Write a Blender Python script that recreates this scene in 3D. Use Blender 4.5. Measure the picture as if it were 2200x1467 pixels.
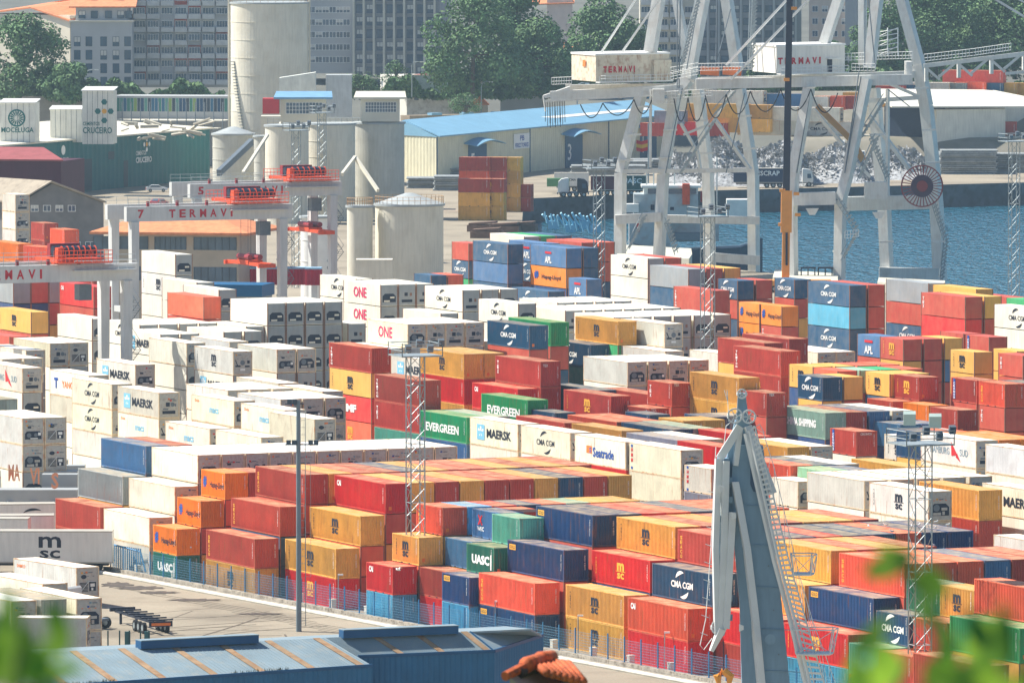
import bpy, math, random
from mathutils import Vector, Matrix
random.seed(7); HAZE_D=0.00007
R_=math.radians
for o in list(bpy.data.objects): bpy.data.objects.remove(o)
SC=bpy.context.scene; COL=SC.collection
# ---------------- camera (calibrated from the container sizes) ----------------
F=17702.6; PIT=0.0616311; ROLL=-0.000434; HC=72.3; AZ=0.4227
cp,sp=math.cos(PIT),math.sin(PIT)
FW=Vector((0,cp,-sp)); R0=Vector((1,0,0)); U0=Vector((0,sp,cp))
RR=R0*math.cos(ROLL)+U0*math.sin(ROLL); UU=U0*math.cos(ROLL)-R0*math.sin(ROLL)
C0=Vector((0,0,HC))
EX=Vector((math.sin(AZ),-math.cos(AZ),0)); EY=Vector((math.cos(AZ),math.sin(AZ),0)); O0=Vector((0,800,0))
cam=bpy.data.cameras.new('camera'); co=bpy.data.objects.new('camera',cam); COL.objects.link(co)
cam.sensor_width=36; cam.lens=F/2200*36; cam.clip_start=1; cam.clip_end=20000
M=Matrix((RR,UU,-FW)).transposed().to_4x4(); M.translation=C0; co.matrix_world=M
cam.dof.use_dof=True; cam.dof.focus_distance=950; cam.dof.aperture_fstop=5.6
SC.camera=co
SC.render.resolution_x=1024; SC.render.resolution_y=682
# ---------------- light ----------------
SUN_AZ=Vector((-0.93,0.36,0)).normalized(); SUN_EL=R_(50)
W=bpy.data.worlds.new('World'); SC.world=W; W.use_nodes=True
nt=W.node_tree; bg=nt.nodes['Background']; sky=nt.nodes.new('ShaderNodeTexSky'); sky.sky_type='NISHITA'
sky.sun_disc=False; sky.sun_elevation=SUN_EL; sky.sun_rotation=math.atan2(SUN_AZ.x,SUN_AZ.y)
sky.air_density=1.0; sky.dust_density=0.5; sky.ozone_density=3.0
nt.links.new(sky.outputs[0],bg.inputs[0]); bg.inputs[1].default_value=0.08
sl=bpy.data.lights.new('sun','SUN'); sl.energy=5.0; sl.angle=R_(0.5); sl.color=(1,0.95,0.86)
so=bpy.data.objects.new('sun',sl); COL.objects.link(so)
sd=SUN_AZ*math.cos(SUN_EL)+Vector((0,0,math.sin(SUN_EL)))
so.rotation_euler=sd.to_track_quat('Z','Y').to_euler()
SC.view_settings.view_transform='Standard'; SC.view_settings.look='None'
SC.view_settings.exposure=0.66; SC.view_settings.gamma=1
# ---------------- geometry helpers ----------------
def at(x,y,z=0.0):
    d=FW+RR*((x-1100)/F)-UU*((y-733.5)/F); return C0+d*((z-HC)/d.z)
def PD(x,y,Z):
    return C0+(FW+RR*((x-1100)/F)-UU*((y-733.5)/F))*Z
def uvw(U,V,z=0): return O0+EX*U+EY*V+Vector((0,0,z))
def pix(P):
    d=P-C0; q=d.dot(FW); return 1100+F*d.dot(RR)/q, 733.5-F*d.dot(UU)/q, q
def lin(c): return tuple((v/255/12.92 if v/255<=.04045 else ((v/255+.055)/1.055)**2.4) for v in c)
class MB:
    def __init__(s): s.v=[]; s.f=[]; s.m=[]; s.mi=0
    def add(s,vs,fs):
        n=len(s.v); s.v+= [tuple(v) for v in vs]
        for f in fs: s.f.append([i+n for i in f]); s.m.append(s.mi)
        return s
    def hexa(s,p): # 8 pts bottom ccw then top ccw
        return s.add(p,[(3,2,1,0),(4,5,6,7),(0,1,5,4),(1,2,6,5),(2,3,7,6),(3,0,4,7)])
    def box(s,a,b):
        x0,y0,z0=a;x1,y1,z1=b
        return s.hexa([(x0,y0,z0),(x1,y0,z0),(x1,y1,z0),(x0,y1,z0),(x0,y0,z1),(x1,y0,z1),(x1,y1,z1),(x0,y1,z1)])
    def obox(s,o,ax,ay,az):
        o,ax,ay,az=map(Vector,(o,ax,ay,az))
        return s.hexa([o,o+ax,o+ax+ay,o+ay,o+az,o+ax+az,o+ax+ay+az,o+ay+az])
    def beam(s,p,q,w,h=None,up=None,w2=None,h2=None):
        p,q=Vector(p),Vector(q); h=h or w; d=(q-p)
        if d.length<1e-6: return s
        d.normalize(); u=Vector(up) if up else (Vector((0,0,1)) if abs(d.z)<.9 else EY)
        a=d.cross(u).normalized(); b=a.cross(d).normalized(); w2=w2 or w; h2=h2 or h
        r=[]
        for c,ww,hh in ((p,w,h),(q,w2,h2)):
            r+=[c-a*ww/2-b*hh/2,c+a*ww/2-b*hh/2,c+a*ww/2+b*hh/2,c-a*ww/2+b*hh/2]
        return s.hexa(r)
    def tube(s,pts,r,n=5):
        pts=[Vector(p) for p in pts]; rs=r if isinstance(r,(list,tuple)) else [r]*len(pts); vs=[];fs=[]
        for i,p in enumerate(pts):
            d=(pts[min(i+1,len(pts)-1)]-pts[max(i-1,0)]).normalized()
            u=Vector((0,0,1)) if abs(d.z)<.9 else Vector((1,0,0)); a=d.cross(u).normalized(); b=a.cross(d)
            for k in range(n):
                t=2*math.pi*k/n; vs.append(p+(a*math.cos(t)+b*math.sin(t))*rs[i])
        for i in range(len(pts)-1):
            for k in range(n):
                fs.append((i*n+k,i*n+(k+1)%n,(i+1)*n+(k+1)%n,(i+1)*n+k))
        fs.append(tuple(range(n-1,-1,-1))); fs.append(tuple((len(pts)-1)*n+k for k in range(n)))
        return s.add(vs,fs)
    def cyl(s,c,r,z0,z1,n=48,r2=None):
        r2=r if r2 is None else r2; vs=[];c=Vector(c)
        for z,rr in ((z0,r),(z1,r2)):
            for k in range(n):
                t=2*math.pi*k/n; vs.append((c.x+rr*math.cos(t),c.y+rr*math.sin(t),z))
        fs=[(k,(k+1)%n,n+(k+1)%n,n+k) for k in range(n)]+[tuple(range(n-1,-1,-1)),tuple(range(n,2*n))]
        return s.add(vs,fs)
    def prism(s,pts,dz): # polygon (3d) extruded by vector
        pts=[Vector(p) for p in pts]; n=len(pts); dz=Vector(dz)
        return s.add(pts+[p+dz for p in pts],[tuple(range(n-1,-1,-1)),tuple(range(n,2*n))]+[(i,(i+1)%n,n+(i+1)%n,n+i) for i in range(n)])
    def quad(s,a,b,c,d): return s.add([a,b,c,d],[(0,1,2,3)])
    def mesh(s,name,mats,smooth=False):
        me=bpy.data.meshes.new(name); me.from_pydata([tuple(v) for v in s.v],[],s.f)
        if not isinstance(mats,(list,tuple)): mats=[mats]
        for m in mats: me.materials.append(m)
        me.polygons.foreach_set('material_index',s.m)
        if smooth: me.polygons.foreach_set('use_smooth',[True]*len(s.f))
        me.update(); return me
    def build(s,name,mats,parent=None,smooth=False,**k):
        return link(name,s.mesh(name,mats,smooth),parent,**k)
def link(name,me,parent=None,label=None,cat=None,group=None,kind=None,loc=None,rz=None,col=None):
    o=bpy.data.objects.new(name,me); COL.objects.link(o)
    if parent is not None: o.parent=parent
    tag(o,label,cat,group,kind)
    if loc is not None: o.location=loc
    if rz is not None: o.rotation_euler=(0,0,rz)
    if col is not None: o.color=col
    return o
def tag(o,label=None,cat=None,group=None,kind=None):
    for k,v in (('label',label),('category',cat),('group',group),('kind',kind)):
        if v: o[k]=v
def empty(name,label,cat,group=None,loc=(0,0,0),rz=0):
    return link(name,None,None,label,cat,group,None,loc,rz)
def copy_tree(o,parent=None,**k):
    c=o.copy(); COL.objects.link(c)
    if parent is not None: c.parent=parent
    for a,b in k.items(): c[a]=b
    for ch in list(o.children): copy_tree(ch,c)
    return c
# ---------------- materials ----------------
MC={}
def mat(name,c,rough=.6,noise=.12,nscale=.6,c2=None,amt=.0,metal=0,bump=0,streak=False,objcol=False,dust_lift=0,rust=0,spec=.3,fine=0):
    if name in MC: return MC[name]
    m=bpy.data.materials.new(name); m.use_nodes=True; MC[name]=m
    nt=m.node_tree; N=nt.nodes; L=nt.links; b=N['Principled BSDF']
    b.inputs['Roughness'].default_value=rough; b.inputs['Metallic'].default_value=metal
    b.inputs['Specular IOR Level'].default_value=spec
    tc=N.new('ShaderNodeTexCoord'); oi=N.new('ShaderNodeObjectInfo')
    mp=N.new('ShaderNodeMapping'); L.new(tc.outputs['Object'],mp.inputs[0])
    ad=N.new('ShaderNodeVectorMath'); ad.operation='ADD'; L.new(mp.outputs[0],ad.inputs[0])
    rv=N.new('ShaderNodeVectorMath'); rv.operation='SCALE'; rv.inputs[0].default_value=(91,57,33); L.new(oi.outputs['Random'],rv.inputs['Scale']); L.new(rv.outputs[0],ad.inputs[1])
    if objcol: base=oi.outputs['Color']
    else:
        rgb=N.new('ShaderNodeRGB'); rgb.outputs[0].default_value=(*lin(c),1); base=rgb.outputs[0]
    def noise_(sc,det=4,vec=None):
        n=N.new('ShaderNodeTexNoise'); n.inputs['Scale'].default_value=sc; n.inputs['Detail'].default_value=det; L.new(vec or ad.outputs[0],n.inputs['Vector']); return n
    def mul(col,fac,lo,hi):
        mr=N.new('ShaderNodeMapRange'); mr.inputs[1].default_value=.3; mr.inputs[2].default_value=.7; mr.inputs[3].default_value=lo; mr.inputs[4].default_value=hi; L.new(fac,mr.inputs[0])
        x=N.new('ShaderNodeVectorMath'); x.operation='SCALE'; L.new(col,x.inputs[0]); L.new(mr.outputs[0],x.inputs['Scale']); return x.outputs[0]
    def mix(col,c2,fac,lo,hi,amt):
        mr=N.new('ShaderNodeMapRange'); mr.inputs[1].default_value=lo; mr.inputs[2].default_value=hi; mr.inputs[3].default_value=0; mr.inputs[4].default_value=amt; L.new(fac,mr.inputs[0])
        x=N.new('ShaderNodeMix'); x.data_type='RGBA'; L.new(mr.outputs[0],x.inputs[0]); L.new(col,x.inputs[6]); x.inputs[7].default_value=(*lin(c2),1); return x.outputs[2]
    col=mul(base,noise_(nscale).outputs[0],1-noise,1+noise)
    if objcol: col=mul(col,oi.outputs['Random'],.86,1.1)
    if streak:
        mp2=N.new('ShaderNodeMapping'); mp2.inputs['Scale'].default_value=(1,1,.12); L.new(ad.outputs[0],mp2.inputs[0])
        n2=noise_(2.5,5,mp2.outputs[0]); col=mul(col,n2.outputs[0],.9,1.06)
        if rust: col=mix(col,(150,92,50),n2.outputs[0],.60,.74,rust)
    if dust_lift: col=mix(col,(250,220,172),noise_(.9,6).outputs[0],.2,.8,dust_lift)
    if c2: col=mix(col,c2,noise_(nscale*2.3,7).outputs[0],.5,.68,amt)
    if fine: col=mul(col,noise_(6,3).outputs[0],1-fine,1+fine)
    L.new(col,b.inputs['Base Color'])
    if bump:
        bp=N.new('ShaderNodeBump'); bp.inputs['Strength'].default_value=bump; n=noise_(nscale*3,6); L.new(n.outputs[0],bp.inputs['Height']); L.new(bp.outputs[0],b.inputs['Normal'])
    return m
PAINT=mat('container_paint',(0,0,0),.5,.12,.35,objcol=True,streak=True,rust=.6,spec=.3,dust_lift=.03,c2=(132,84,60),amt=.13,fine=.05)
ROOFR=mat('reefer_roof',(244,242,234),.55,.06,.5,c2=(206,198,180),amt=.35,fine=.03)
ROOFP=mat('container_roof_paint',(0,0,0),.6,.08,.5,objcol=True,dust_lift=.82,c2=(170,120,85),amt=.2,spec=.2)  # pale dust coat; extra strength paints in the brightness of sunlit roofs
FRAMEP=mat('container_frame_paint',(0,0,0),.55,.12,.8,objcol=True,c2=(140,85,55),amt=.5,dust_lift=.15,spec=.2)
RFRAME=mat('reefer_frame',(226,205,170),.5,.1,.7,c2=(205,130,75),amt=.75)
WHITE=mat('white_marking',(240,240,235),.6,.05); BLK=mat('dark_marking',(38,44,58),.6,.05); YEL=mat('yellow_marking',(232,170,60),.6,.05)
PINK=mat('magenta_marking',(225,50,100),.6,.05); LBL=mat('light_blue_marking',(130,195,225),.6,.05); REDM=mat('red_marking',(215,45,50),.6,.05)
BLU=mat('blue_marking',(40,85,165),.6,.05); ORM=mat('orange_marking',(240,130,60),.6,.05); GRYM=mat('grey_marking',(120,150,165),.6,.05)
DARK=mat('dark_recess',(30,42,62),.5,.15,2); GREY=mat('unit_grey',(186,184,176),.5,.08,2,c2=(160,120,90),amt=.35)
MID=mat('mid_grey',(110,120,128),.5,.1,2); STEEL=mat('galvanised_steel',(158,168,170),.45,.15,1.5,metal=.3)
CRANE=mat('crane_light_grey',(220,220,214),.5,.08,.3,c2=(160,130,104),amt=.18,streak=True,rust=.2)
RTG=mat('gantry_grey',(208,209,206),.5,.07,.3,streak=True,rust=.2)
REDO=mat('machine_red_orange',(228,84,44),.5,.15,2); REDD=mat('dark_red_paint',(150,45,50),.5,.15,2)
BLUEP=mat('fence_blue',(55,120,165),.5,.1); RUBBER=mat('rubber',(32,34,38),.8,.1); GLASS=mat('window_glass',(70,94,114),.15,.25,.4,spec=.8)

# ---------------- lettering ----------------
TXT={}
def textgeo(s,bold=.012):
    k=(s,bold)
    if k in TXT: return TXT[k]
    cu=bpy.data.curves.new('lettering','FONT'); cu.body=s; cu.size=1; cu.offset=bold; cu.resolution_u=2; cu.fill_mode='FRONT'
    ob=bpy.data.objects.new('lettering',cu); me=bpy.data.meshes.new_from_object(ob)
    vs=[(v.co.x,v.co.y) for v in me.vertices]; fs=[tuple(p.vertices) for p in me.polygons]
    bpy.data.objects.remove(ob); bpy.data.curves.remove(cu); bpy.data.meshes.remove(me)
    x0=min(v[0] for v in vs);x1=max(v[0] for v in vs);y0=min(v[1] for v in vs);y1=max(v[1] for v in vs)
    TXT[k]=([((a-x0)/(x1-x0),(b-y0)/(y1-y0)) for a,b in vs],fs); return TXT[k]
def put(mb,s,o,ax,ay,bold=.012,mi=0):
    """text filling the parallelogram o, o+ax (reading direction), o+ay (up)"""
    vs,fs=textgeo(s,bold); o,ax,ay=Vector(o),Vector(ax),Vector(ay); mb.mi=mi
    mb.add([o+ax*a+ay*b for a,b in vs],fs)
def disc(mb,c,r,ax,az,n=20,mi=0):
    mb.mi=mi; c=Vector(c);ax,az=Vector(ax),Vector(az)
    mb.add([c+ax*r*math.cos(2*math.pi*k/n)+az*r*math.sin(2*math.pi*k/n) for k in range(n)],[tuple(range(n))])
def arc(mb,c,r,a0,a1,w,ax,az,mi=0,n=10):
    mb.mi=mi;c=Vector(c);ax,az=Vector(ax),Vector(az);vs=[]
    for k in range(n+1):
        t=R_(a0+(a1-a0)*k/n); ww=w*math.sin(math.pi*(k+.35)/(n+.7))
        d=ax*math.cos(t)+az*math.sin(t); vs+=[c+d*(r-ww/2),c+d*(r+ww/2)]
    mb.add(vs,[(2*k,2*k+1,2*k+3,2*k+2) for k in range(n)])
X=Vector((1,0,0));Z=Vector((0,0,1));Yv=Vector((0,1,0))
def logo(code,L,h):
    """marking on the long side (plane y=-.012) seen from -y; returns (MB, mats) or None"""
    mb=MB(); c=Vector((-L/2,-.012,h*.5)); mats=[]
    def T(s,m,dx,dz,w,hh,bold=.02,vert=False):
        if m not in mats: mats.append(m)
        if vert: put(mb,s,c+X*(dx+w/2)+Z*(dz+hh/2) - X*w,-Z*hh,X*w,bold,mats.index(m))
        else: put(mb,s,c+X*(dx-w/2)+Z*(dz-hh/2),X*w,Z*hh,bold,mats.index(m))
    def B(m,dx,dz,w,hh,out=.0):
        if m not in mats: mats.append(m)
        mb.mi=mats.index(m); o=c+X*(dx-w/2)+Z*(dz-hh/2)-Yv*out; mb.quad(o,o+X*w,o+X*w+Z*hh,o+Z*hh)
    def V(s,m,end=-1,z0=.82,hh=None,w=.42): # letters stacked vertically near an end
        dx=end*(L/2-.75); n=len(s); st=h*.72/max(n,4)
        for i,ch in enumerate(s):
            T(ch,m,dx,h*(z0-.5)-st*(i+.4),w,st*.78,.03)
    if code in 'mM':
        m=BLK if code=='m' else YEL; w=1.5 if L>8 else 1.35
        T('m',m,0,.38,w*1.0,.72,.05); T('sc',m,0,-.42,w*.95,.55,.035); B(m,0,-.03,w*1.35,.05)
        T('14872',m,-L/2+.95,.1,.14,1.5,vert=True)
    elif code in 'CD':
        m=WHITE if code=='C' else BLK
        w=4.4 if L>8 else 4.0
        T('CMA CGM',m,0,0,w,.6,.03 if code=='C' else .012)
        if m not in mats: mats.append(m)
        s=1 if code=='C' else .8
        arc(mb,c,1.08,78,150,.34*s,X*1.35,Z,mats.index(m)); arc(mb,c,1.08,-102,-30,.34*s,X*1.35,Z,mats.index(m))
    elif code=='A': T('APL',WHITE,0,-.45,2.2,.95,.04); B(REDM,0,.55,2.1,.3)
    elif code=='K':
        B(LBL,-3.3,0,1.9,1.6); T('*',WHITE,-3.3,-.0,1.4,1.3,.02); mats and [mb.__setattr__('mi',0)]
        for i,v in enumerate(mb.v): pass
        T('MAERSK',BLK,1.3,0,6.2,.95,.03)
    elif code=='E': T('EVERGREEN',WHITE,-.2,-.15,8.6,.95,.035)
    elif code=='H': T('Hapag-Lloyd',BLK,1.0,-.1,3.7 if L<8 else 6.4,.75,.02); T('#',BLU,-2.1 if L<8 else -4,.15,.9 if L<8 else 1.5,1.05,.05)
    elif code=='N': T('ONE',PINK,-.6,.15,4.2,1.35,.02)
    elif code=='s': B(ORM,-2.6,.1,1.3,.75); T('S',BLU,-2.3,.05,.5,.5,.03); T('Seatrade',BLU,.8,-.1,5.0,1.0,.025)
    elif code=='U': T('UASC',WHITE,.1,0,3.9,.85,.05); B(WHITE,2.4,-.1,.25,1.4)
    elif code=='Y': T('YANG MING',ORM,1.2,-.05,7,.8,.02); T('T',BLU,-4.1,0,1.2,1.2,.06)
    elif code=='q': T('macs',LBL,.4,0,2.6,.55,.02); T('Dole',ORM,-4.5,.85,1.2,.3)
    elif code=='h': V('HMM',REDM); B(BLU,-L/2+.75,1.1,.4,.25); B(BLU,-L/2+.75,-1.1,.4,.25)
    elif code=='W': pass
    elif code=='S': V('SEACO',YEL,-1)
    elif code=='t': V('TRITON',WHITE,-1)
    elif code=='X': V('TEX',WHITE,-1)
    elif code=='c':
        B(BLU,-L/2+.75,.1,.5,2.2); V('CRONOS',WHITE,-1)
        for i in range(len(mb.v)): pass
    elif code=='O': T('CAI',WHITE,-L/2+1.1,.75,.95,.55,.05)
    elif code=='G': B(YEL,-L/2+1.1,.85,1.35,.5); T('GOLD',BLK,-L/2+1.1,.85,1.1,.3)
    elif code=='z': T('MMF',WHITE,-.5,0,4.6,.9,.06)
    elif code=='x': T('X',REDM,-1.2,.35,1.1,.9,.06); T('WEC',WHITE,-1.1,-.45,1.5,.4,.03)
    elif code=='I': T('CHINA SHIPPING',WHITE,.2,.1,7.4,.85,.05); V('CHINASHIP',WHITE,-1)
    elif code=='u': T('HAMBURG',GRYM,-1.9,0,4.2,.7,.0); T('SUD',GRYM,3.4,0,1.8,.7,.0); \
        mats.append(REDM); setattr(mb,'mi',mats.index(REDM)); mb.add([c+X*.6+Z*1.0,c+X*2.0-Z*.3,c+X*.7-Z*.45,c+X*1.9-Z*.1,c+X*2.7-Z*1.0,c+X*1.6-Z*.5],[(0,2,1),(3,5,4)])
    elif code=='p': T('DAMCO',ORM,-L/2+1.5,.8,1.6,.3)
    else: return None
    if not mb.v: return None
    # layered pieces: later pieces stand a little prouder
    return mb,mats
CMESH={}
HREF={40:2.85,20:2.6}
def container_meshes(Lk,typ,h):
    key=(Lk,typ,h)
    if key in CMESH: return CMESH[key]
    L=12.19 if Lk==40 else 6.06; W=2.44; D={}
    # side walls
    mb=MB()
    def corr(y0,y1,x0,x1,z0,z1,pitch,axis='x'):
        n=int(round((x1-x0)/pitch)); p=(x1-x0)/n; pts=[]
        for i in range(n):
            a=x0+i*p; pts+=[(a,y0),(a+.32*p,y0),(a+.5*p,y1),(a+.82*p,y1)]
        pts.append((x1,y0)); vs=[]
        for a,b in pts:
            q=(a,b) if axis=='x' else (b,a); vs+=[(q[0],q[1],z0),(q[0],q[1],z1)]
        mb.add(vs,[(2*i,2*i+2,2*i+3,2*i+1) if axis=='x' else (2*i,2*i+2,2*i+3,2*i+1) for i in range(len(pts)-1)])
    dry=typ in('dry','door')
    dp=.058 if dry else .012; pt=.28 if dry else .38
    corr(.012,.012+dp,-L+.1,-.1,.12,h-.07,pt); corr(W-.012,W-.012-dp,-L+.1,-.1,.12,h-.07,pt)
    corr(-L+.012,-L+.012+dp,.1,W-.1,.12,h-.07,pt,'y')
    D['side_wall']=mb.mesh('side_wall',PAINT)
    mb=MB(); mb.box((-L+.04,.04,h-.06),(-.04,W-.04,h-.025))
    if dry:
        n=int(L/.55)
        for i in range(n):
            x=-L+.3+i*(L-.6)/n; mb.box((x,.14,h-.026),(x+.22,W-.14,h-.008))
    D['roof']=mb.mesh('roof',ROOFP if dry else ROOFR)
    mb=MB()
    for x in (-L,-.11):
        for y in (0,W-.11): mb.box((x,y,.0),(x+.11,y+.11,h))
    for y in (0.003,W-.063):
        mb.box((-L+.11,y,h-.075),(-.11,y+.06,h-.003)); mb.box((-L+.11,y,.02),(-.11,y+.06,.13))
    for x in (-L+.003,-.073):
        mb.box((x,.11,h-.11),(x+.07,W-.11,h-.003)); mb.box((x,.11,.02),(x+.07,W-.11,.16))
    for x in (-L-.004,-.174):
        for y in (-.004,W-.166):
            for z in (-.0,h-.12): mb.box((x,y,z),(x+.178,y+.17,z+.124))
    if Lk==20:
        mb.mi=1
        for x in (-L/2-1.0,-L/2+.7): mb.box((x,-.001,.025),(x+.35,.01,.11))
    D['frame']=mb.mesh('frame',[FRAMEP if dry else RFRAME,DARK])
    if typ=='dry':
        mb=MB(); corr(-.015,-.06,.1,W-.1,.15,h-.1,.26,'y'); D['end_wall']=mb.mesh('end_wall',PAINT)
    if typ=='door':
        mb=MB(); mb.box((-.06,.12,.17),(-.02,W/2-.01,h-.12)); D['door']=mb.mesh('door',PAINT)
        mb=MB(); mb.box((-.06,W/2+.01,.17),(-.02,W-.12,h-.12)); D['door2']=mb.mesh('door',PAINT)
        mb=MB()
        for y in (.35,.9,W-.9,W-.35): mb.tube([(.0,y,.1),(.0,y,h-.08)],.025,5); mb.box((-.02,y-.02,1.0),(.03,y+.2,1.06))
        D['lock_bars']=mb.mesh('lock_bars',STEEL)
    CMESH[key]=D; return D
def reefer_units():
    if 'units' in CMESH: return CMESH['units']
    W=2.44; out=[]
    for k in range(5):
        h=2.85; D={}
        mb=MB(); mb.box((-.09,.12,.14),(-.035,W-.12,h-.1)); mb.box((-.035,.2,h-.75),(-.015,W-.2,h-.18)); mb.box((-.035,.16,.2),(-.02,W-.16,.42))
        mb.mi=1; 
        for y in (.5,1.15,1.75): mb.box((-.035,y,h-.9+.03*(k==1)),(-.005,y+.18,h-.84))
        D['panel']=mb.mesh('unit_panel',[GREY,ORM if k==0 else MID])
        mb=MB()
        if k==0: # wide dark recess with chamfered corners
            p=[(0,.28,.55),(0,W-.28,.55),(0,W-.28,1.35),(0,W-.62,1.68),(0,.62,1.68),(0,.28,1.35)]
            mb.prism([(-.03,a[1],a[2]) for a in p],(.02,0,0)); D['recess']=mb.mesh('machinery_recess',DARK)
            mb=MB(); mb.add([(.0,.85+.33*math.cos(t*math.pi/8),1.28+.33*math.sin(t*math.pi/8)) for t in range(16)],[tuple(range(16))]); D['fan']=mb.mesh('fan',MID)
            mb=MB(); mb.box((-.01,1.35,1.05),(.03,1.95,1.3)); mb.box((-.01,.5,.6),(.02,1.3,.85)); mb.box((-.01,1.45,.62),(.02,1.7,.95)); D['control_box']=mb.mesh('control_box',GREY)
        elif k==1:
            mb.box((-.035,.85,1.3),(-.01,1.3,1.75)); mb.box((-.035,.45,.5),(-.01,1.95,.85)); D['recess']=mb.mesh('machinery_recess',DARK)
            mb=MB(); mb.add([(.0,1.62+.24*math.cos(t*math.pi/8),1.52+.24*math.sin(t*math.pi/8)) for t in range(16)],[tuple(range(16))]); D['fan']=mb.mesh('fan',MID)
            mb=MB(); mb.box((-.01,.5,.95),(.02,1.1,1.12)); mb.box((-.01,1.9,1.3),(.02,2.05,1.6)); D['control_box']=mb.mesh('control_box',MID)
        elif k==3:
            for j in range(7): mb.box((-.035,.35,.55+j*.13),(-.01,1.25,.62+j*.13))
            mb.box((-.035,1.4,.6),(-.01,2.1,1.45)); D['recess']=mb.mesh('machinery_recess',DARK)
            mb=MB(); mb.add([(.0,.8+.3*math.cos(t*math.pi/8),1.95+.2*math.sin(t*math.pi/8)) for t in range(16)],[tuple(range(16))]); D['fan']=mb.mesh('fan',DARK)
            mb=MB(); mb.box((-.01,1.5,1.0),(.03,1.95,1.3)); mb.tube([(.0,.4,.5),(.02,1.3,1.5),(.0,2.05,1.5)],.03,4); mb.box((-.01,1.6,.65),(.02,1.8,.9)); D['control_box']=mb.mesh('control_box',WHITE)
        elif k==4:
            mb.prism([(-.03,.3,.6),(-.03,W-.3,.6),(-.03,W-.3,1.2),(-.03,W-.5,1.45),(-.03,.5,1.45),(-.03,.3,1.2)],(.02,0,0)); mb.box((-.03,.6,1.75),(-.01,1.0,1.95)); D['recess']=mb.mesh('machinery_recess',DARK)
            mb=MB(); mb.add([(.0,.75+.25*math.cos(t*math.pi/8),1.02+.25*math.sin(t*math.pi/8)) for t in range(16)],[tuple(range(16))]); mb.add([(.0,1.5+.2*math.cos(t*math.pi/8),1.05+.2*math.sin(t*math.pi/8)) for t in range(16)],[tuple(range(16))]); D['fan']=mb.mesh('fan',MID)
            mb=MB(); mb.box((-.01,1.75,1.0),(.03,2.05,1.3)); mb.box((-.01,.9,.64),(.02,1.7,.74)); D['control_box']=mb.mesh('control_box',WHITE)
        else:
            mb.prism([(-.03,.35,1.85),(-.03,.62,1.2),(-.03,.5,1.2),(-.03,.25,1.8)],(.02,0,0)); mb.prism([(-.03,.3,1.0),(-.03,.95,1.0),(-.03,.95,1.2),(-.03,.3,1.2)],(.02,0,0)); mb.box((-.03,1.5,.95),(-.01,2.1,1.15)); mb.box((-.03,1.8,1.4),(-.01,2.1,1.75))
            D['recess']=mb.mesh('machinery_recess',DARK)
            mb=MB(); mb.add([(.0,1.2+.3*math.cos(t*math.pi/8),1.5+.3*math.sin(t*math.pi/8)) for t in range(16)],[tuple(range(16))]); D['fan']=mb.mesh('fan',MID)
            mb=MB(); mb.box((-.01,.9,.55),(.02,1.5,.8)); D['control_box']=mb.mesh('control_box',WHITE)
        out.append(D)
    CMESH['units']=out; return out
CC={'r':(200,76,62),'R':(222,36,44),'o':(250,140,36),'y':(238,180,84),'b':(26,88,126),'B':(66,118,166),'n':(8,72,128),'g':(30,172,108),'t':(158,196,170),
 'T':(96,184,164),'S':(20,124,106),'c':(82,180,212),'k':(156,164,168),'W':(238,233,216),'G':(220,220,214),'O':(236,98,66)}
CN={'r':'maroon','R':'bright red','o':'orange','y':'mustard yellow','b':'navy blue','B':'mid blue','n':'deep blue','g':'bright green','t':'pale grey green','T':'sea green','S':'dark green','c':'cyan','k':'grey','W':'white','G':'pale grey','O':'orange red'}
LN={'m':'black stacked lettering','M':'yellow stacked lettering','C':'white lettering between two arcs','D':'dark lettering between two arcs','A':'white letters under a red bar','K':'a light blue star square and black capitals',
 'E':'large white capitals','H':'dark lettering and a blue mark','N':'three magenta capitals','s':'an orange square and blue lettering','U':'four white capitals','Y':'orange capitals','q':'small pale blue lettering','h':'red vertical letters between blue squares',
 'S':'yellow vertical letters','t':'white vertical letters','X':'short white vertical letters','c':'white letters on a blue strip','O':'a small white mark','G':'a small yellow plate','z':'slanted white letters','x':'a red cross mark','I':'two faded white words','u':'a red split flag and grey capitals','d':'end doors with lock bars','p':'small orange lettering'}
def colr(ch,j=.1):
    c=lin(CC[ch]); f=1+random.uniform(-j,j); 
    if ch in 'WG': f=random.uniform(.8,1.05); return (c[0]*f,c[1]*f*random.uniform(.97,1.01),c[2]*f*random.uniform(.86,1.06),1)
    return (c[0]*f,c[1]*f*random.uniform(.93,1.07),c[2]*f*random.uniform(.9,1.1),1)
LOGOC={}
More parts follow.
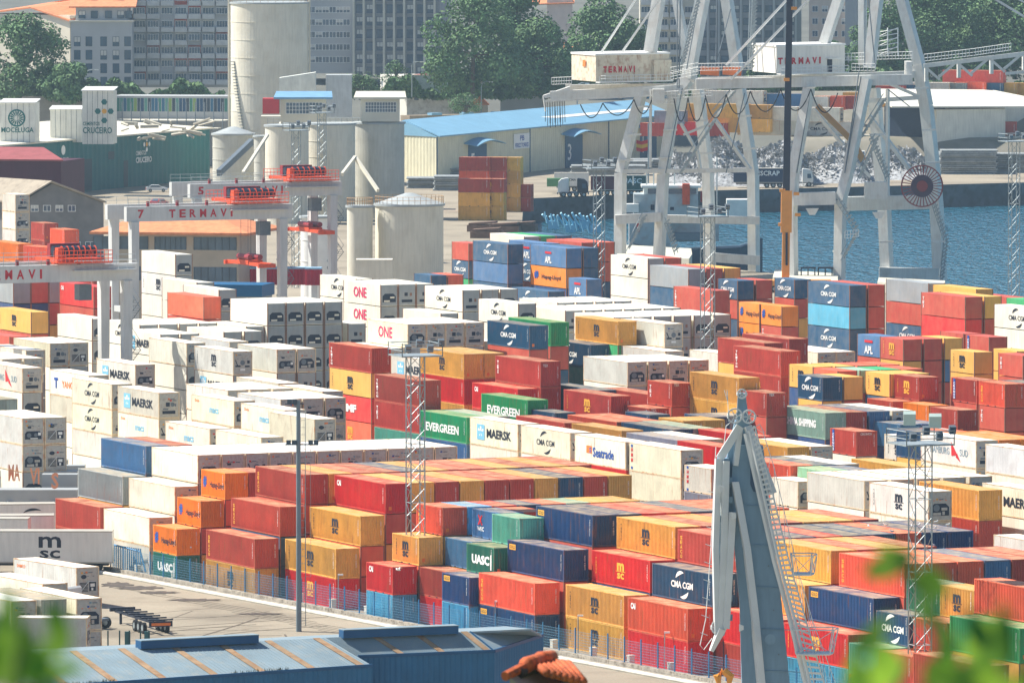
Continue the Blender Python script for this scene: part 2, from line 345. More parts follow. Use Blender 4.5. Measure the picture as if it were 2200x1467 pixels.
def make_container(tok,P,rz,h,sz=1.0,detail=2):
    ch=tok[0]; lg=tok[1] if len(tok)>1 and not tok[1].isdigit() else ''; Lk=20 if tok.endswith('2') else 40; L=12.19 if Lk==40 else 6.06
    reef=ch in 'WG' and lg!='d'; typ='reefer' if reef else('door' if lg=='d' else 'dry'); hr=HREF[Lk]
    root=bpy.data.objects.new('shipping_container' if not reef else 'refrigerated_container',None); COL.objects.link(root)
    root.location=P; root.rotation_euler=(0,0,rz); root.scale=(1,1,h/hr)
    col=colr(ch); D=container_meshes(Lk,typ,hr)
    for nm,me in D.items():
        o=link(nm.replace('2',''),me,root,col=col)
    if reef:
        U=reefer_units()[random.choice([0,0,1,1,2,3,4])]
        p=link('refrigeration_unit',U['panel'],root); q=link('machinery_recess',U['recess'],p); link('fan',U['fan'],p); link('control_box',U['control_box'],p)
        if 'stk' not in LOGOC:
            LOGOC['stk']=[]
            for cm in (ORM,BLU,REDM,YEL,GRYM):
                mb=MB(); mb.box((-.03,0,0),(-.008,.2,.16)); mb.mi=1; mb.box((-.03,.3,.02),(-.009,.75,.1)); LOGOC['stk'].append(mb.mesh('sticker',[cm,MID]))
        for _ in range(random.choice([1,2,2])): link('sticker',random.choice(LOGOC['stk']),p,loc=(.022,random.uniform(.3,1.5),random.uniform(1.85,2.45)))
        if Lk==20:
            for x in (p,): x.scale=(1,1,hr/2.85)
    if lg and lg!='d':
        if (lg,Lk) not in LOGOC:
            r=logo(lg,L,hr); LOGOC[(lg,Lk)]=None
            if r:
                mb,mats=r
                # lift every later material a few mm so that layered pieces never share a plane
                lift={}
                for f,m in zip(mb.f,mb.m):
                    for i in f: lift[i]=m
                mb.v=[(v[0],v[1]-.004*lift.get(i,0),v[2]) for i,v in enumerate(mb.v)]
                LOGOC[(lg,Lk)]=mb.mesh('logo_marking',mats)
        me=LOGOC[(lg,Lk)]
        if me: link('logo_marking',me,root)
    if not reef and typ=='dry':
        if 'code' not in LOGOC:
            mb=MB(); put(mb,'TGHU 452916',(-.62,-.012,2.45),Vector((0,0,-1.5)),Vector((.16,0,0)),0); put(mb,'GESU 318075',(.0,2.02,2.3),Vector((0,0,-1.3)),Vector((0,.13,0)),0)
            LOGOC['code']=mb.mesh('code_marking',WHITE)
            mb=MB(); put(mb,'TEX',(.0,.3,2.25),Vector((0,.62,0)),Vector((0,0,.3)),.02); LOGOC['tex']=mb.mesh('end_lettering',WHITE)
            mb=MB(); put(mb,'CRONOS',(.0,.5,2.2),Vector((0,1.3,0)),Vector((0,0,.24)),.02); LOGOC['cro']=mb.mesh('end_lettering',WHITE)
            mb=MB(); mb.box((-.012,.35,.35),(.004,.65,.68)); LOGOC['plate']=mb.mesh('notice_plate',ORM)
        link('code_marking',LOGOC['code'],root)
        if lg=='X': link('end_lettering',LOGOC['tex'],root)
        elif lg=='c': link('end_lettering',LOGOC['cro'],root)
        elif random.random()<.35: link('notice_plate',LOGOC['plate'],root)
    return root
def simple_box(mb,tok,P,rz,h,SM):
    Lk=20 if tok.endswith('2') else 40; L=12.19 if Lk==40 else 6.06
    ca,sa=math.cos(rz),math.sin(rz); ax=Vector((ca,sa,0)); ay=Vector((-sa,ca,0)); P=Vector(P)
    mb.mi=SM[tok[0]]; mb.obox(P-ax*(L-.03)+ay*.03+Vector((0,0,.06)),ax*(L-.06),ay*2.38,(0,0,h-.1))
    if tok[0] in 'WG':
        mb.mi=SM['k']; mb.obox(P-ax*.02+ay*.12+Vector((0,0,.14)),ax*.03,ay*2.2,(0,0,h-.24))
        mb.mi=SM['d']; rr_=random.random(); o_=P+ax*.014
        if rr_<.6:
            mb.prism([o_+ay*.3+Z*.55,o_+ay*2.14+Z*.55,o_+ay*2.14+Z*1.35,o_+ay*1.8+Z*1.66,o_+ay*.64+Z*1.66,o_+ay*.3+Z*1.35],ax*.01); mb.mi=SM['W']; mb.obox(o_+ax*.012+ay*1.35+Z*1.05,ax*.01,ay*.6,(0,0,.22)); mb.obox(o_+ax*.012+ay*.5+Z*.6,ax*.01,ay*.8,(0,0,.2))
        else:
            mb.obox(o_+ay*.85+Z*1.3,ax*.01,ay*.45,(0,0,.45)); mb.obox(o_+ay*.45+Z*.5,ax*.01,ay*1.5,(0,0,.35)); mb.mi=SM['f']; mb.obox(o_+ay*1.6+Z*1.3,ax*.01,ay*.3,(0,0,.4))
    mb.mi=SM['f']
    for x in (-L,-.1):
        for y in (0,2.34): mb.obox(P+ax*x+ay*y,ax*.1,ay*.1,(0,0,h))
# ---------------- container yard ----------------
DATA='''
# front block
F 214.4 1089 2 r/r
F 263.2 1023.4 3 k
F 312.8 957.8 4 B r
F 320.9 1111.4 2 W/W
F 375.3 1045 3 W
F 424.7 977.2 4 W W W W W W W W W W W >983.5
F 378.9 1136.2 2 oH2/SU2
F 431.1 1076 3 oH2
F 483.1 1016.2 4 oH2 r2
F 547.2 1157.5 2 rS/ym
F 601.3 1088.4 3 rS
F 654 1019.3 4 rS y r r b y r r y r y r >1271
F 720.9 1178.3 2 ym/RM
F 774.3 1108.4 3 ym
F 827.8 1039 4 RO y r y r r y b r y >1358.8
F 843.2 1217.5 2 RO2/c2
F 899.4 1154.5 3 ym2
F 950.9 1090.4 4 OS2 c2 R2 b2 O2 t2 y2 y2 >1375
F 959 1227.7 2 r2/R2
F 1023.1 1239.6 2 nG2/c2
F 1014.6 1163.7 3 B2
F 1077.6 1176.6 3 SU2
F 1071.9 1101.6 4 Bx2 O2
F 1128 1113.6 4 T2
F 1148.5 1252.6 2 OS/nG
F 1205.3 1180.1 3 nG
F 1261.6 1107 4 nG n R O b O O O >1696
F 1340.1 1278.8 2 ym/ym
F 1396.3 1203.9 3 RM
F 1450.5 1131.4 4 ym r y r r y y r >1888
F 1477.7 1307.4 2 OO/R
F 1530.5 1233 3 bC
F 1586 1159 4 rS r n R b b O n n >2092
F 1671 1331 2 RM/r
F 1729 1257 3 y
F 1785.3 1182.5 4 y r y r
F 1822 1362.9 2 RM/c
F 1878.4 1284.6 3 nG
F 1941 1211 4 OS O O B r r
F 1895 1393 2 T2/r2
F 1954.2 1323.2 3 bC2
F 2019 1255 4 S2
F 1960 1410 2 r2/r2
F 2036 1338.5 3 r2
F 2094 1268.6 4 ym2
F 2190 1349 3 g
F 2110 1430 2 r
F 2240 1268 4 O
# middle row
M 1112.5 910.8 4 WK/W
M 1225 929.4 4 WD/W
M 1343.8 948.9 4 Ws/R/W
M 1463 966.7 4 Wh/W
M 1527.6 1006.7 4 Wh2/k2
M 1725 1033 4 W2
M 1855.3 1031.9 4 W W W W W >2138
M 1994.8 1055.3 4 Wm/W
M 2056 1061 4 B2/r2
M 2114.4 1052.7 4 y/r
M 2185.3 1094.3 3 ym2/B2
M 2270 1170 3 W
M 2240 1056 4 WK
M 1951 1003 4 y
M 1698.5 1000.4 4 O b W >1839
M 1769 1011.6 4@11.4 t2 B2
M 1691.4 960.5 4 y W >1791.5
M 1957.2 940 4 Wm2/W2
M 2096.7 946.5 4 Wu/W
M 2144.6 944.7 4 o o
M 2240 971 4 G/W
M 1839.4 926.8 4 rc2/W2
M 1767.6 887 4 tI r B W >1965
M 1934 911.8 4 B2 B2
M 1985 929.2 4@11.4 b2 O2
M 1212.6 908 4 r
M 1335.4 925 4 y
M 1327 906.3 4 O O >1424
M 1440 922 4 b t
M 1471.9 903.8 4 y2 y2 >1560
M 1521 895.8 4 b2 k2
M 1456.8 945.4 4 k W >1557
M 1568 963 4 R
M 1610 937 4 R
M 1002 896.5 4@11.2 gE/B t/B
M 902 817.4 5 rt/rX/T
M 797.5 748.1 5 rt/ym/Rz/OM
M 838 748 4 W
M 930 775 4 WK/O
M 996.8 760.5 5 ym/R/y y/r >1082
M 1111.6 835.3 4 RO/r
M 1161.3 776.8 5 rX/r
M 1133 859.4 4 gE
M 1192.3 886.8 4 b2
M 1137.3 699.7 5 bC/r
M 1182.5 692.7 5 g/rX/b
M 1273 740.5 4 bC/S
M 1323 690.9 5 ym/g
M 1290 838 4 bC
M 1330.5 850.5 4 rM r >1416
M 1392 877 4 rX2
M 1395 891 4 b2
M 1440.9 823 5 rX2/rc2
M 1581.8 812 5 ym/ym
M 1348.2 777.7 4 G W W W >1525
M 1427.6 695.7 5 G/W
M 1428.5 754.4 4 W
M 1578 763 4 W
M 1641.5 737 5 rT/y
M 1694.7 728.2 5 r
M 1677.8 754.8 5 rt/rM
M 1648 843.5 5 rX2/r2/r2
# mid left reefers
L 66.5 670 4 ym/r
L 20.4 723 4 r
L 28.4 606 5 k/n r/n k/r >126
L 201.1 615.9 5 RO/r
L 197.6 684.2 4 W/W
L 300 697.5 4 WD W W W >469
L 345 718 4 WK W >430
L 400.8 737 4 G/W
L 500.9 755 4 Gm/WK
L 492.9 733.8 4 G
L 480.5 712.5 4 W W >567.3
L 530 701 4 W
L 594.8 750.6 4 G/W W >680.8
L 573.5 651.4 5 W/W W/W W/W W/W >737
L 747 695 4 W
L 437 638 5 O
L 469.9 622 5 W/W
L 422.6 606.8 5 W
L 376.6 546.5 6 W/Gm
L 107.2 737.3 4 W/W W/W >189.6
L 55.8 752.4 4 W
L 5 771 4 W W >95.7
L 47.8 790.5 4 Wu/W
L 190.5 806.5 4 WY/W
L 290.6 783.4 4 WK/W
L 240 825 4 WD/WD/W
L 341 843.5 4 WK/Wq
L -8 858 4 kd/kd/kd
L 48 898 4 G/G G/G >143
L 489.4 838 4 W W W >632.9
L 598 823 4 W
L 693 840.8 4 W
L 502.7 861 4 Wq/W
L 602.8 857.6 4 G W W/W >745
L 611.7 880.6 4 Wq
L 675.4 900 4 W/W
L 450.4 920.5 4 Wq
L 561.2 939 4 W
L 764.7 599 5 WD/W
L 817.3 611.6 5 WN/WN W/W W/W >932
L 926 591.3 4 b2 O2
L 994 623 5 WD/W W W >1114
L 947 673 4 W
L 870 696.7 5 WN WY W W >1042
L 1039.4 733 4 Wm
L 1113.4 652 5 WD/W
L 1197.6 650 4 W W W W >1360
L 1214.4 667 4 W W W W W W >1466.6
L 1319.5 681.5 4 W W W/W W/W W/W W/W >1574.7
# back
K 1006.6 522.7 5 r2/bC2/g2
K 1090.8 524.9 5 bC/B/b
K 1169 523 5 BA/bC
K 1216.5 533.6 5 BA/oH b/b >1288
K 1250 521 5 r/b O/O >1324
K 1126 508 5 W g b
K 1260 600 4 BA2/b2
K 1177.8 626 4 bC
K 1392 554.8 5 WD/W r/r >1465.7
K 1444.4 585.8 5 RO2/ym2
K 1479 577.8 5 k/b r y >1593.3
K 1532 624 4@12.2 rt
K 1584.4 602.7 5 bC2/r2/b2 r2/r2 >1663
K 1632.3 653 5 oH2/oH2
K 1678.7 658.2 5 oH2/rX2
K 1706.7 600.6 5 bC2/r2
K 1825.3 613 5 bC/c/bC r/r/r >1903.8
K 1757 757 4 W W >1799
K 1891 722.5 5 BA2/r2
K 1940.8 729 5 rM2/y2 r2/rX2 y2/B2 >2072
K 1746.3 787.7 5 ym2 y2 O2 O2 >1937.7
K 1799.5 796.6 5 O2 t2 g2 O2 >1987.4
K 1766.7 810.8 5 bC2/y2 y2/r2 >1857
K 1910.3 803.7 5 ym2 y2
K 1971.4 809.9 5 rM2
K 2093.2 756 5 ym2/y2
K 2186 754 5 y2
K 2197.7 764 5 rX2/r2
K 2070 716.7 5 r2
K 2125 723.8 5 rc2
K 2073.7 637.8 5 rX/R y/r >2155.4
K 1994.8 608.6 5 k/r/bC
K 2097.6 621 5 y
K 2184 640 4 r
K 2260 650 5 g
K 2235 664 5 WD/W
K 2098.5 817 5 rc2/r2
K 2158.7 825 5 OS2/rX2 b2/b2
K 2056.8 880.9 5 r2
K 1995 871 4 o2
K 1922.7 862 4 r2
'''
def uv(x,y,z):
    P=at(x,y,z)-O0; return P.dot(EX),P.dot(EY)
cols=[]  # [U,V,ztop,n,tokens list,row id, idx]
for li,ln in enumerate(DATA.strip().splitlines()):
    w=ln.split('#')[0].split()
    if not w: continue
    x,y,t=float(w[1]),float(w[2]),w[3]; x2=None; toks=[]
    for k in w[4:]:
        if k[0]=='>': x2=float(k[1:])
        else: toks.append(k)
    hh=2.6 if toks[0].split('/')[0].endswith('2') else 2.85
    n,z=(int(t.split('@')[0]),float(t.split('@')[1])) if '@' in t else (int(t),int(t)*hh)
    U,V=uv(x,y,z); pitch=2.55
    if x2:
        lo,hi=V,V+90
        for _ in range(40):
            m=(lo+hi)/2
            if pix(uvw(U,m,z))[0]<x2: lo=m
            else: hi=m
        pitch=max((lo-V+.06)/len(toks),2.47)
    for i,k in enumerate(toks): cols.append([U,V+i*pitch,z,n,k.split('/'),li,i,len(toks),w[0]])
# nudge neighbouring stacks apart where the reading of the photo was a little off
def LL(c): return 6.06 if c[4][0].endswith('2') else 12.19
for it in range(12):
    for i in range(len(cols)):
        for j in range(i+1,len(cols)):
            a,b=cols[i],cols[j]
            du=min(a[0],b[0])-max(a[0]-LL(a),b[0]-LL(b)); dv=2.46-abs(a[1]-b[1])
            if du>.02 and dv>.005:
                if dv<=du:
                    s=dv/2+.002; 
                    if a[1]<b[1]: a[1]-=s;b[1]+=s
                    else: a[1]+=s;b[1]-=s
                else:
                    s=du/2+.01
                    if a[0]<b[0]: a[0]-=s;b[0]+=s
                    else: a[0]+=s;b[0]-=s
RZ=AZ-math.pi/2
items=[]
for c in cols:
    n=c[3]; h=c[2]/n; Lc=LL(c)
    for k in range(n):
        z0=c[2]-(k+1)*h
        if k<len(c[4]): items.append(dict(tok=c[4][k],P=uvw(c[0],c[1],z0),h=h-.012,z=z0,c=c,k=k,vis=True))
        else:
            ch=c[4][0][0]; f='W' if ch in 'WG' else random.choice('rrybOrn'); 
            f=f+('2' if c[4][0].endswith('2') else ''); items.append(dict(tok=f,P=uvw(c[0],c[1],z0),h=h-.012,z=z0,c=c,k=k,vis=False))
for it in items:
    q=pix(it['P']+Vector((0,0,it['h']))); it['px']=q; L=6.06 if it['tok'].endswith('2') else 12.19
    on=-90<q[0]<2290 and q[1]<1560
    it['rank']=(0 if it['vis'] and on else 1, q[2]+ (60 if it['k'] else 0)+(-0 if L>7 else 90))
items.sort(key=lambda d:d['rank'])
SM={}; smats=[]
for ch in CC:
    SM[ch]=len(smats); smats.append(mat('stack_'+CN[ch].replace(' ','_'),CC[ch],.55,.12,.35,streak=True,rust=.3,dust_lift=.12))
SM['d']=len(smats); smats.append(DARK)
SM['f']=len(smats); smats.append(mat('stack_frame',(150,110,90),.6,.2,1))
smb=MB(); used={}
AREA={'F':'front block by the fence','M':'middle block','L':'refrigerated block','K':'back block by the quay'}
ORD=['bottom','second','third','fourth','fifth','sixth']
NTH=['first','second','third','fourth','fifth','sixth','seventh','eighth','ninth','tenth','eleventh','twelfth']
def desc(tok):
    lg=tok[1] if len(tok)>1 and not tok[1].isdigit() else ''
    return CN[tok[0]],LN.get(lg,'')
nind=0
def above_txt(c,k):
    if k==0: return 'on top of its stack'
    return 'directly under the %s one'%CN[c[4][k-1][0]]
cand=[]
for it in items:
    if it['vis'] and nind<300 and it['rank'][0]==0:
        r=make_container(it['tok'],it['P'],RZ,it['h']); nind+=1; it['made']=1
        cand.append((r,it))
    else: simple_box(smb,it['tok'],it['P'],RZ,it['h'],SM)
def stuff_logo(it):
    tok=it['tok']; lg=tok[1] if len(tok)>1 and not tok[1].isdigit() else ''
    if not lg or lg=='d' or not it['vis']: return
    Lk=20 if tok.endswith('2') else 40; r=logo(lg,12.19 if Lk==40 else 6.06,it['h'])
    if not r: return
    mb,mats=r; ca,sa=math.cos(RZ),math.sin(RZ); ax=Vector((ca,sa,0)); ay=Vector((-sa,ca,0)); P=it['P']; n0=len(smb.v)
    lift={}
    for f,m in zip(mb.f,mb.m):
        for i in f: lift[i]=m
    smb.v+=[tuple(P+ax*v[0]+ay*(v[1]-.004*lift.get(i,0)-.01)+Vector((0,0,v[2]))) for i,v in enumerate(mb.v)]
    for f,m in zip(mb.f,mb.m):
        if mats[m] not in smats: smats.append(mats[m])
        smb.f.append([i+n0 for i in f]); smb.m.append(smats.index(mats[m]))
for r_ in items:
    if 'made' not in r_: stuff_logo(r_)
smb.build('stacked_containers',smats,label='remaining shipping containers stacked below and behind the nearer ones',cat='containers',kind='stuff')
# labels that single each container out
bycol={}
for r,it in cand: bycol.setdefault((it['tok'][0],it['tok'][1:2] if not it['tok'][1:2].isdigit() else ''),[]).append((r,it))
for key,lst in bycol.items():
    lst.sort(key=lambda e:(e[1]['px'][0]))
    for r,it in lst:
        c=it['c']; cn,ln=desc(it['tok']); short='short ' if it['tok'].endswith('2') else ''
        rowc=[q for q in cols if q[5]==c[5]]
        base=f"{short}{cn} container" + (f" with {ln}" if ln else '')
        i=c[6]; nb=''
        if len(rowc)>1:
            l=CN[rowc[i-1][4][0][0]] if i>0 else None; rr=CN[rowc[i+1][4][0][0]] if i<len(rowc)-1 else None
            if l and rr: nb=f"between {l} and {rr} ones"
            elif rr: nb=f"left end of its row, beside {rr}"
            elif l: nb=f"right end of its row, beside {l}"
        ab=above_txt(c,it['k'])
        it['lab']=[base,ab,nb]
def nth(i):
    return NTH[i] if i<12 else '%dth'%(i+1)
seen={}
for r,it in cand:
    a=', '.join(x for x in it['lab'] if x); seen.setdefault(a,[]).append((r,it))
CW=['far left','left','centre left','just left of centre','just right of centre','centre right','right','far right']
RW_=['upper','upper middle','middle','lower middle','lower','bottom']
cells={}
for a,lst in seen.items():
    if len(lst)==1 and len(a.split())<=16: lst[0][0]['label']=a
    else:
        for r,it in lst:
            q=it['px']; b=it['lab'][0]; w=CW[min(7,max(0,int(q[0]/275)))]+', '+RW_[min(5,max(0,int((q[1]-480)/165)))]
            k='on top' if it['k']==0 else 'under another'
            if len(b.split())>6: b=' '.join(b.split()[:7]).rstrip(' and of a')
            cells.setdefault(b+' '+k+', '+w,[]).append((r,it))
for k,lst in cells.items():
    lst.sort(key=lambda e:e[1]['px'][0])
    for i,(r,it) in enumerate(lst):
        r['label']=k if len(lst)==1 else k+', '+nth(i)+' of %d'%len(lst)
        if len(r['label'].split())>16: r['label']=' '.join((k.split()[:12]))+', '+nth(i)
for r,it in cand:
    r['category']='container'; r['group']={'F':'containers in the front block','M':'containers in the middle block','L':'containers in the refrigerated block','K':'containers in the back block by the quay'}[it['c'][8]]
def free_container(tok,P,rz,h,label,group='containers standing apart'):
    r=make_container(tok,P,rz,h); r['label']=label; r['category']='container'; r['group']=group; return r

# ---------------- ground, water ----------------
CONC=mat('yard_concrete',(158,147,128),.85,.16,.04,c2=(112,102,88),amt=.55,fine=.1)
ASPH=mat('yard_asphalt',(122,118,112),.9,.15,.1,c2=(160,152,140),amt=.5)
QW=mat('quay_wall',(92,100,104),.9,.3,.3,c2=(60,70,72),amt=.7)
gp=[at(-600,2300),at(2800,2300),at(2800,690),at(2250,648),at(1720,594),at(1330,552),at(1120,505),at(1125,427),at(1544,409),at(2250,391),at(3600,372)]
far=[Vector((900,2400,0)),Vector((-900,2400,0))]
mb=MB(); P=gp+far
mb.add([(p.x,p.y,0) for p in P],[tuple(range(len(P)))])
edge=gp[2:11]
mb.mi=1
for a,b in zip(edge[:-1],edge[1:]): mb.quad((a.x,a.y,0),(a.x,a.y,-9),(b.x,b.y,-9),(b.x,b.y,0))
mb.build('ground',[CONC,QW],kind='structure')
def terrain(name,x0,x1,y0,y1,nx,ny,fz,m,**k):
    mb=MB(); vs=[(x0+(x1-x0)*i/nx,y0+(y1-y0)*j/ny) for j in range(ny+1) for i in range(nx+1)]
    mb.add([(x,y,fz(x,y)) for x,y in vs],[(j*(nx+1)+i,j*(nx+1)+i+1,(j+1)*(nx+1)+i+1,(j+1)*(nx+1)+i) for j in range(ny) for i in range(nx)])
    return mb.build(name,m,smooth=True,kind='structure',**k)
terrain('terrace',60,760,1750,1850,20,40,lambda x,y:-.3+min(7.1,max(0,(y-1762)/9*7.1))+max(0,min(1,(y-1795)/45))*7.6,mat('terrace_ground',(138,132,118),.9,.2,.06,c2=(96,100,80),amt=.5))
GRASS=mat('hill_grass',(86,104,58),.95,.3,.02,c2=(120,115,80),amt=.6)
terrain('hillside',-500,500,-60,560,30,24,lambda x,y:max(-1.5,69.5-1.5*math.sin(x*.03)-max(0,y-12)*.134),GRASS)
terrain('town_ground',-1500,1500,1830,6500,20,26,lambda x,y:-1+min(1,(y-1830)/60)*14+max(0,y-2300)*.02,mat('town_paving',(104,104,96),.9,.2,.05))
wm=bpy.data.materials.new('harbour_water'); wm.use_nodes=True; N=wm.node_tree.nodes; Lk_=wm.node_tree.links; b=N['Principled BSDF']
b.inputs['Base Color'].default_value=(*lin((42,106,128)),1); b.inputs['Roughness'].default_value=.04; b.inputs['Specular IOR Level'].default_value=.5; b.inputs['IOR'].default_value=1.33
tc=N.new('ShaderNodeTexCoord'); mp=N.new('ShaderNodeMapping'); mp.inputs['Scale'].default_value=(1,.33,1); Lk_.new(tc.outputs['Object'],mp.inputs[0])
nz=N.new('ShaderNodeTexNoise'); nz.inputs['Scale'].default_value=.78; nz.inputs['Detail'].default_value=2; nz.inputs['Roughness'].default_value=.5; Lk_.new(mp.outputs[0],nz.inputs[0])
bp=N.new('ShaderNodeBump'); bp.inputs['Strength'].default_value=1; bp.inputs['Distance'].default_value=1.6; Lk_.new(nz.outputs[0],bp.inputs['Height']); Lk_.new(bp.outputs[0],b.inputs['Normal'])
mb=MB(); mb.quad((-100,1150,-4.6),(1600,1150,-4.6),(1600,1900,-4.6),(-100,1900,-4.6)); mb.build('harbour_water',wm,kind='structure')
TM=mat('tyre_mark',(104,94,82),.9,.25,1.5)
rnd=random.Random(12)
for k in range(34):
    x,y=rnd.uniform(260,760),0; y=1290+(x-240)*.2+rnd.uniform(8,95); p=at(x,y,.004); th=rnd.uniform(-.5,.9)+math.pi*.15; L_=rnd.uniform(7,22); cv=rnd.uniform(-.05,.05); w_=rnd.uniform(.12,.3); mb=MB(); vs=[]; q=Vector((p.x,p.y,.004+.0006*k))
    for j in range(9):
        d_=Vector((math.cos(th),math.sin(th),0)); nn_=Vector((-d_.y,d_.x,0)); vs+=[q-nn_*w_/2,q+nn_*w_/2]; q=q+d_*(L_/8); th+=cv*2.2
    mb.add(vs,[(2*j,2*j+2,2*j+3,2*j+1) for j in range(8)]); mb.build('tyre_mark',TM,kind='structure')
JT=mat('slab_joint',(96,88,76),.9,.2)
for k in range(9):
    p=fl0=at(250+k*62,1262+k*13,.012); mb=MB(); mb.beam(p+Vector((0,0,.0)),p+Vector((14,-22,.0)),.12,.01); mb.build('slab_joint',JT,kind='structure')
STN=mat('damp_stain',(86,78,70),.6,.3,1.2,c2=(120,104,86),amt=.6)
for k,(x,y,w_,h_) in enumerate(((300,1262,60,2.0),(250,1255,40,2.6),(340,1272,50,1.4),(420,1288,70,1.2),(560,1318,60,.9))):
    p=at(x,y,.03); mb=MB(); vs=[]
    for j in range(20): a_=6.283*j/20; r_=1+.3*math.sin(j*2.7+k); vs.append((p.x+math.cos(a_)*w_*.035*r_,p.y+math.sin(a_)*h_*r_,.03+.002*k))
    mb.add(vs,[tuple(range(20))]); mb.build('damp_stain',STN,kind='structure')
# ---------------- front fence and kerb ----------------
fl=[at(150,1216),at(238,1229),at(511,1267),at(736,1311),at(950,1352),at(1180,1395),at(1449,1447),at(1760,1512),at(2250,1615)]
d=(fl[-2]-fl[1]); d.z=0; fd=d.normalized(); fn=Vector((fd.y,-fd.x,0)); f0=fl[1]-fd*0; Lf=(fl[-1]-fl[1]).length
def fp(s,off=0,z=0): return f0+fd*s+fn*off+Vector((0,0,z))
mb=MB(); mb.obox(fp(-14,-.25),fd*(Lf+14),fn*.5,(0,0,.5)); mb.obox(fp(-14,.35),fd*(Lf+14),fn*.9,(0,0,.18)); mb.build('kerb_wall',mat('old_concrete_wall',(168,160,146),.9,.25,1.2,c2=(96,84,70),amt=.7),label='low stained concrete wall under the blue wire fence',cat='wall')
mb=MB(); mb.tube([fp(-12,1.6,.12),fp(Lf,1.6,.12)],.22,8); mb.build('ground_pipe',mat('pale_pipe',(200,196,184),.7,.15,1),label='long pale pipe lying beside the low wall',cat='pipe')
MESH=mat('wire_mesh_blue',(110,160,190),.5,.05)
fr=empty('wire_fence','blue wire mesh fence along the front of the container yard','fence',loc=(0,0,0))
s=0;k=0; panel=None
mbp=MB(); st=3.0
for j in range(9): z=.55+j*.235; mbp.box((0,-.008,z),(st,.008,z+.016))
for j in range(21): x=j*.145; mbp.box((x,-.005,.55),(x+.008,.005,2.45))
pm=mbp.mesh('mesh_panel',MESH); mbq=MB(); mbq.box((-.05,-.05,.4),(.05,.05,2.75)); qm=mbq.mesh('fence_post',BLUEP)
ang=math.atan2(fd.y,fd.x); i=0
while s<min(Lf,150):
    p=fp(s); link('mesh_panel',pm,fr,loc=p,rz=ang); link('fence_post',qm,fr,loc=p,rz=ang); s+=3.0
mb=MB(); mb.box((-.25,-.25,0),(.25,.25,.95)); mb.box((-.28,-.28,.95),(.28,.28,1.05)); ub=mb.mesh('cabinet',mat('cabinet_cream',(225,218,200),.6,.1)); 
n=0
for (x,y) in [(505,1262),(573,1282),(645,1298),(715,1310),(790,1325),(1190,1398),(1274,1415),(1355,1432),(1442,1448),(296,1236),(375,1249)]:
    p=at(x,y); n+=1; link('utility_cabinet',ub,None,'small cream cabinet on the low wall, %s from the left'%NTH[sorted([505,573,645,715,790,1190,1274,1355,1442,296,375]).index(x)],'utility box','cream cabinets along the wall',loc=p,rz=ang)
lampx=[(402,1250),(561,1280),(727,1312),(1064,1372),(1242,1404),(1428,1442)]
for j,(x,y) in enumerate(lampx):
    p=at(x,y); r=empty('yard_lamp','thin grey lamp post behind the fence, %s from the left'%NTH[j],'lamp','thin lamp posts along the fence',loc=p)
    mb=MB(); mb.tube([(0,0,0),(0,0,3.4)],.06,6); mb.build('lamp_post',STEEL,r)
    mb=MB(); mb.obox((-.05,-.08,3.32),(.5,0,0),(0,.2,0),(0,0,.14)); mb.build('lamp_head',WHITE,r)
# sliding gate in front of the white stack
mb=MB(); ga,gb=at(243,1226),at(302,1235)
for j in range(16):
    p=ga.lerp(gb,j/15); mb.tube([p+Vector((0,0,.3)),p+Vector((0,0,2.6))],.06,4)
mb.tube([ga+Vector((0,0,.3)),gb+Vector((0,0,.3))],.07,4); mb.tube([ga+Vector((0,0,2.6)),gb+Vector((0,0,2.3))],.09,4)
mb.tube([gb+Vector((0,0,2.3)),gb+fd*1.2+Vector((0,0,.4))],.09,4)
mb.build('yard_gate',BLUEP,label='blue barred gate leaf at the left end of the fence',cat='gate')
# ---------------- lattice masts ----------------
def mast(px,yb,H,w,label,head='lamps',tri=False,tz=0,name='lattice_mast'):
    b=at(px,yb,tz); r=empty(name,label,'mast','steel lattice light masts',loc=b,rz=R_(20))
    mb=MB(); c=[(-w/2,-w/2),(w/2,-w/2),(w/2,w/2),(-w/2,w/2)]
    for x,y in c: mb.tube([(x,y,0),(x,y,H)],.065,4)
    n=int(H/(w*1.0)); st=H/n
    for i in range(n):
        z=i*st
        for k in range(4):
            a=c[k];b2=c[(k+1)%4]
            if i%2: a,b2=b2,a
            mb.tube([(a[0],a[1],z),(b2[0],b2[1],z+st)],.035,3)
            if i%4==0: mb.tube([(a[0],a[1],z),(b2[0],b2[1],z)],.035,3)
    mb.build('lattice_shaft',STEEL,r)
    if head=='lamps':
        q=w*1.45; mb=MB(); mb.box((-q,-q,H),(q,q,H+.12))
        for z in (H+.6,H+1.2):
            for k in range(4):
                a=[(-q,-q),(q,-q),(q,q),(-q,q)][k]; b2=[(q,-q),(q,q),(-q,q),(-q,-q)][k]; mb.tube([(a[0],a[1],z),(b2[0],b2[1],z)],.04,4); mb.tube([(a[0],a[1],H),(a[0],a[1],H+1.3)],.05,4)
        mb.build('platform',STEEL,r)
        for k in range(4):
            x=(-.8+.55*k)*q; mb=MB(); mb.obox((x,-q*.9,H+.4+.5*(k%2)),(.55,0,0),(0,.3,.15),(0,-.1,.6)); mb.mi=1; mb.obox((x+.05,-q*.9-.02,H+.45+.5*(k%2)),(.45,0,0),(0,.02,0),(0,-.09,.5)); mb.build('floodlight',[MID,GLASS],r)
    else:
        mb=MB(); mb.tube([(-w,0,H),(w,0,H)],.06,4); mb.build('crossbar',STEEL,r)
    return r
mast(893,1330,24.3,1.35,'lattice light mast rising among the front containers, left of centre')
mast(1520,900,25,1.35,'tall lattice mast left of the grey crane jib, above white boxes')
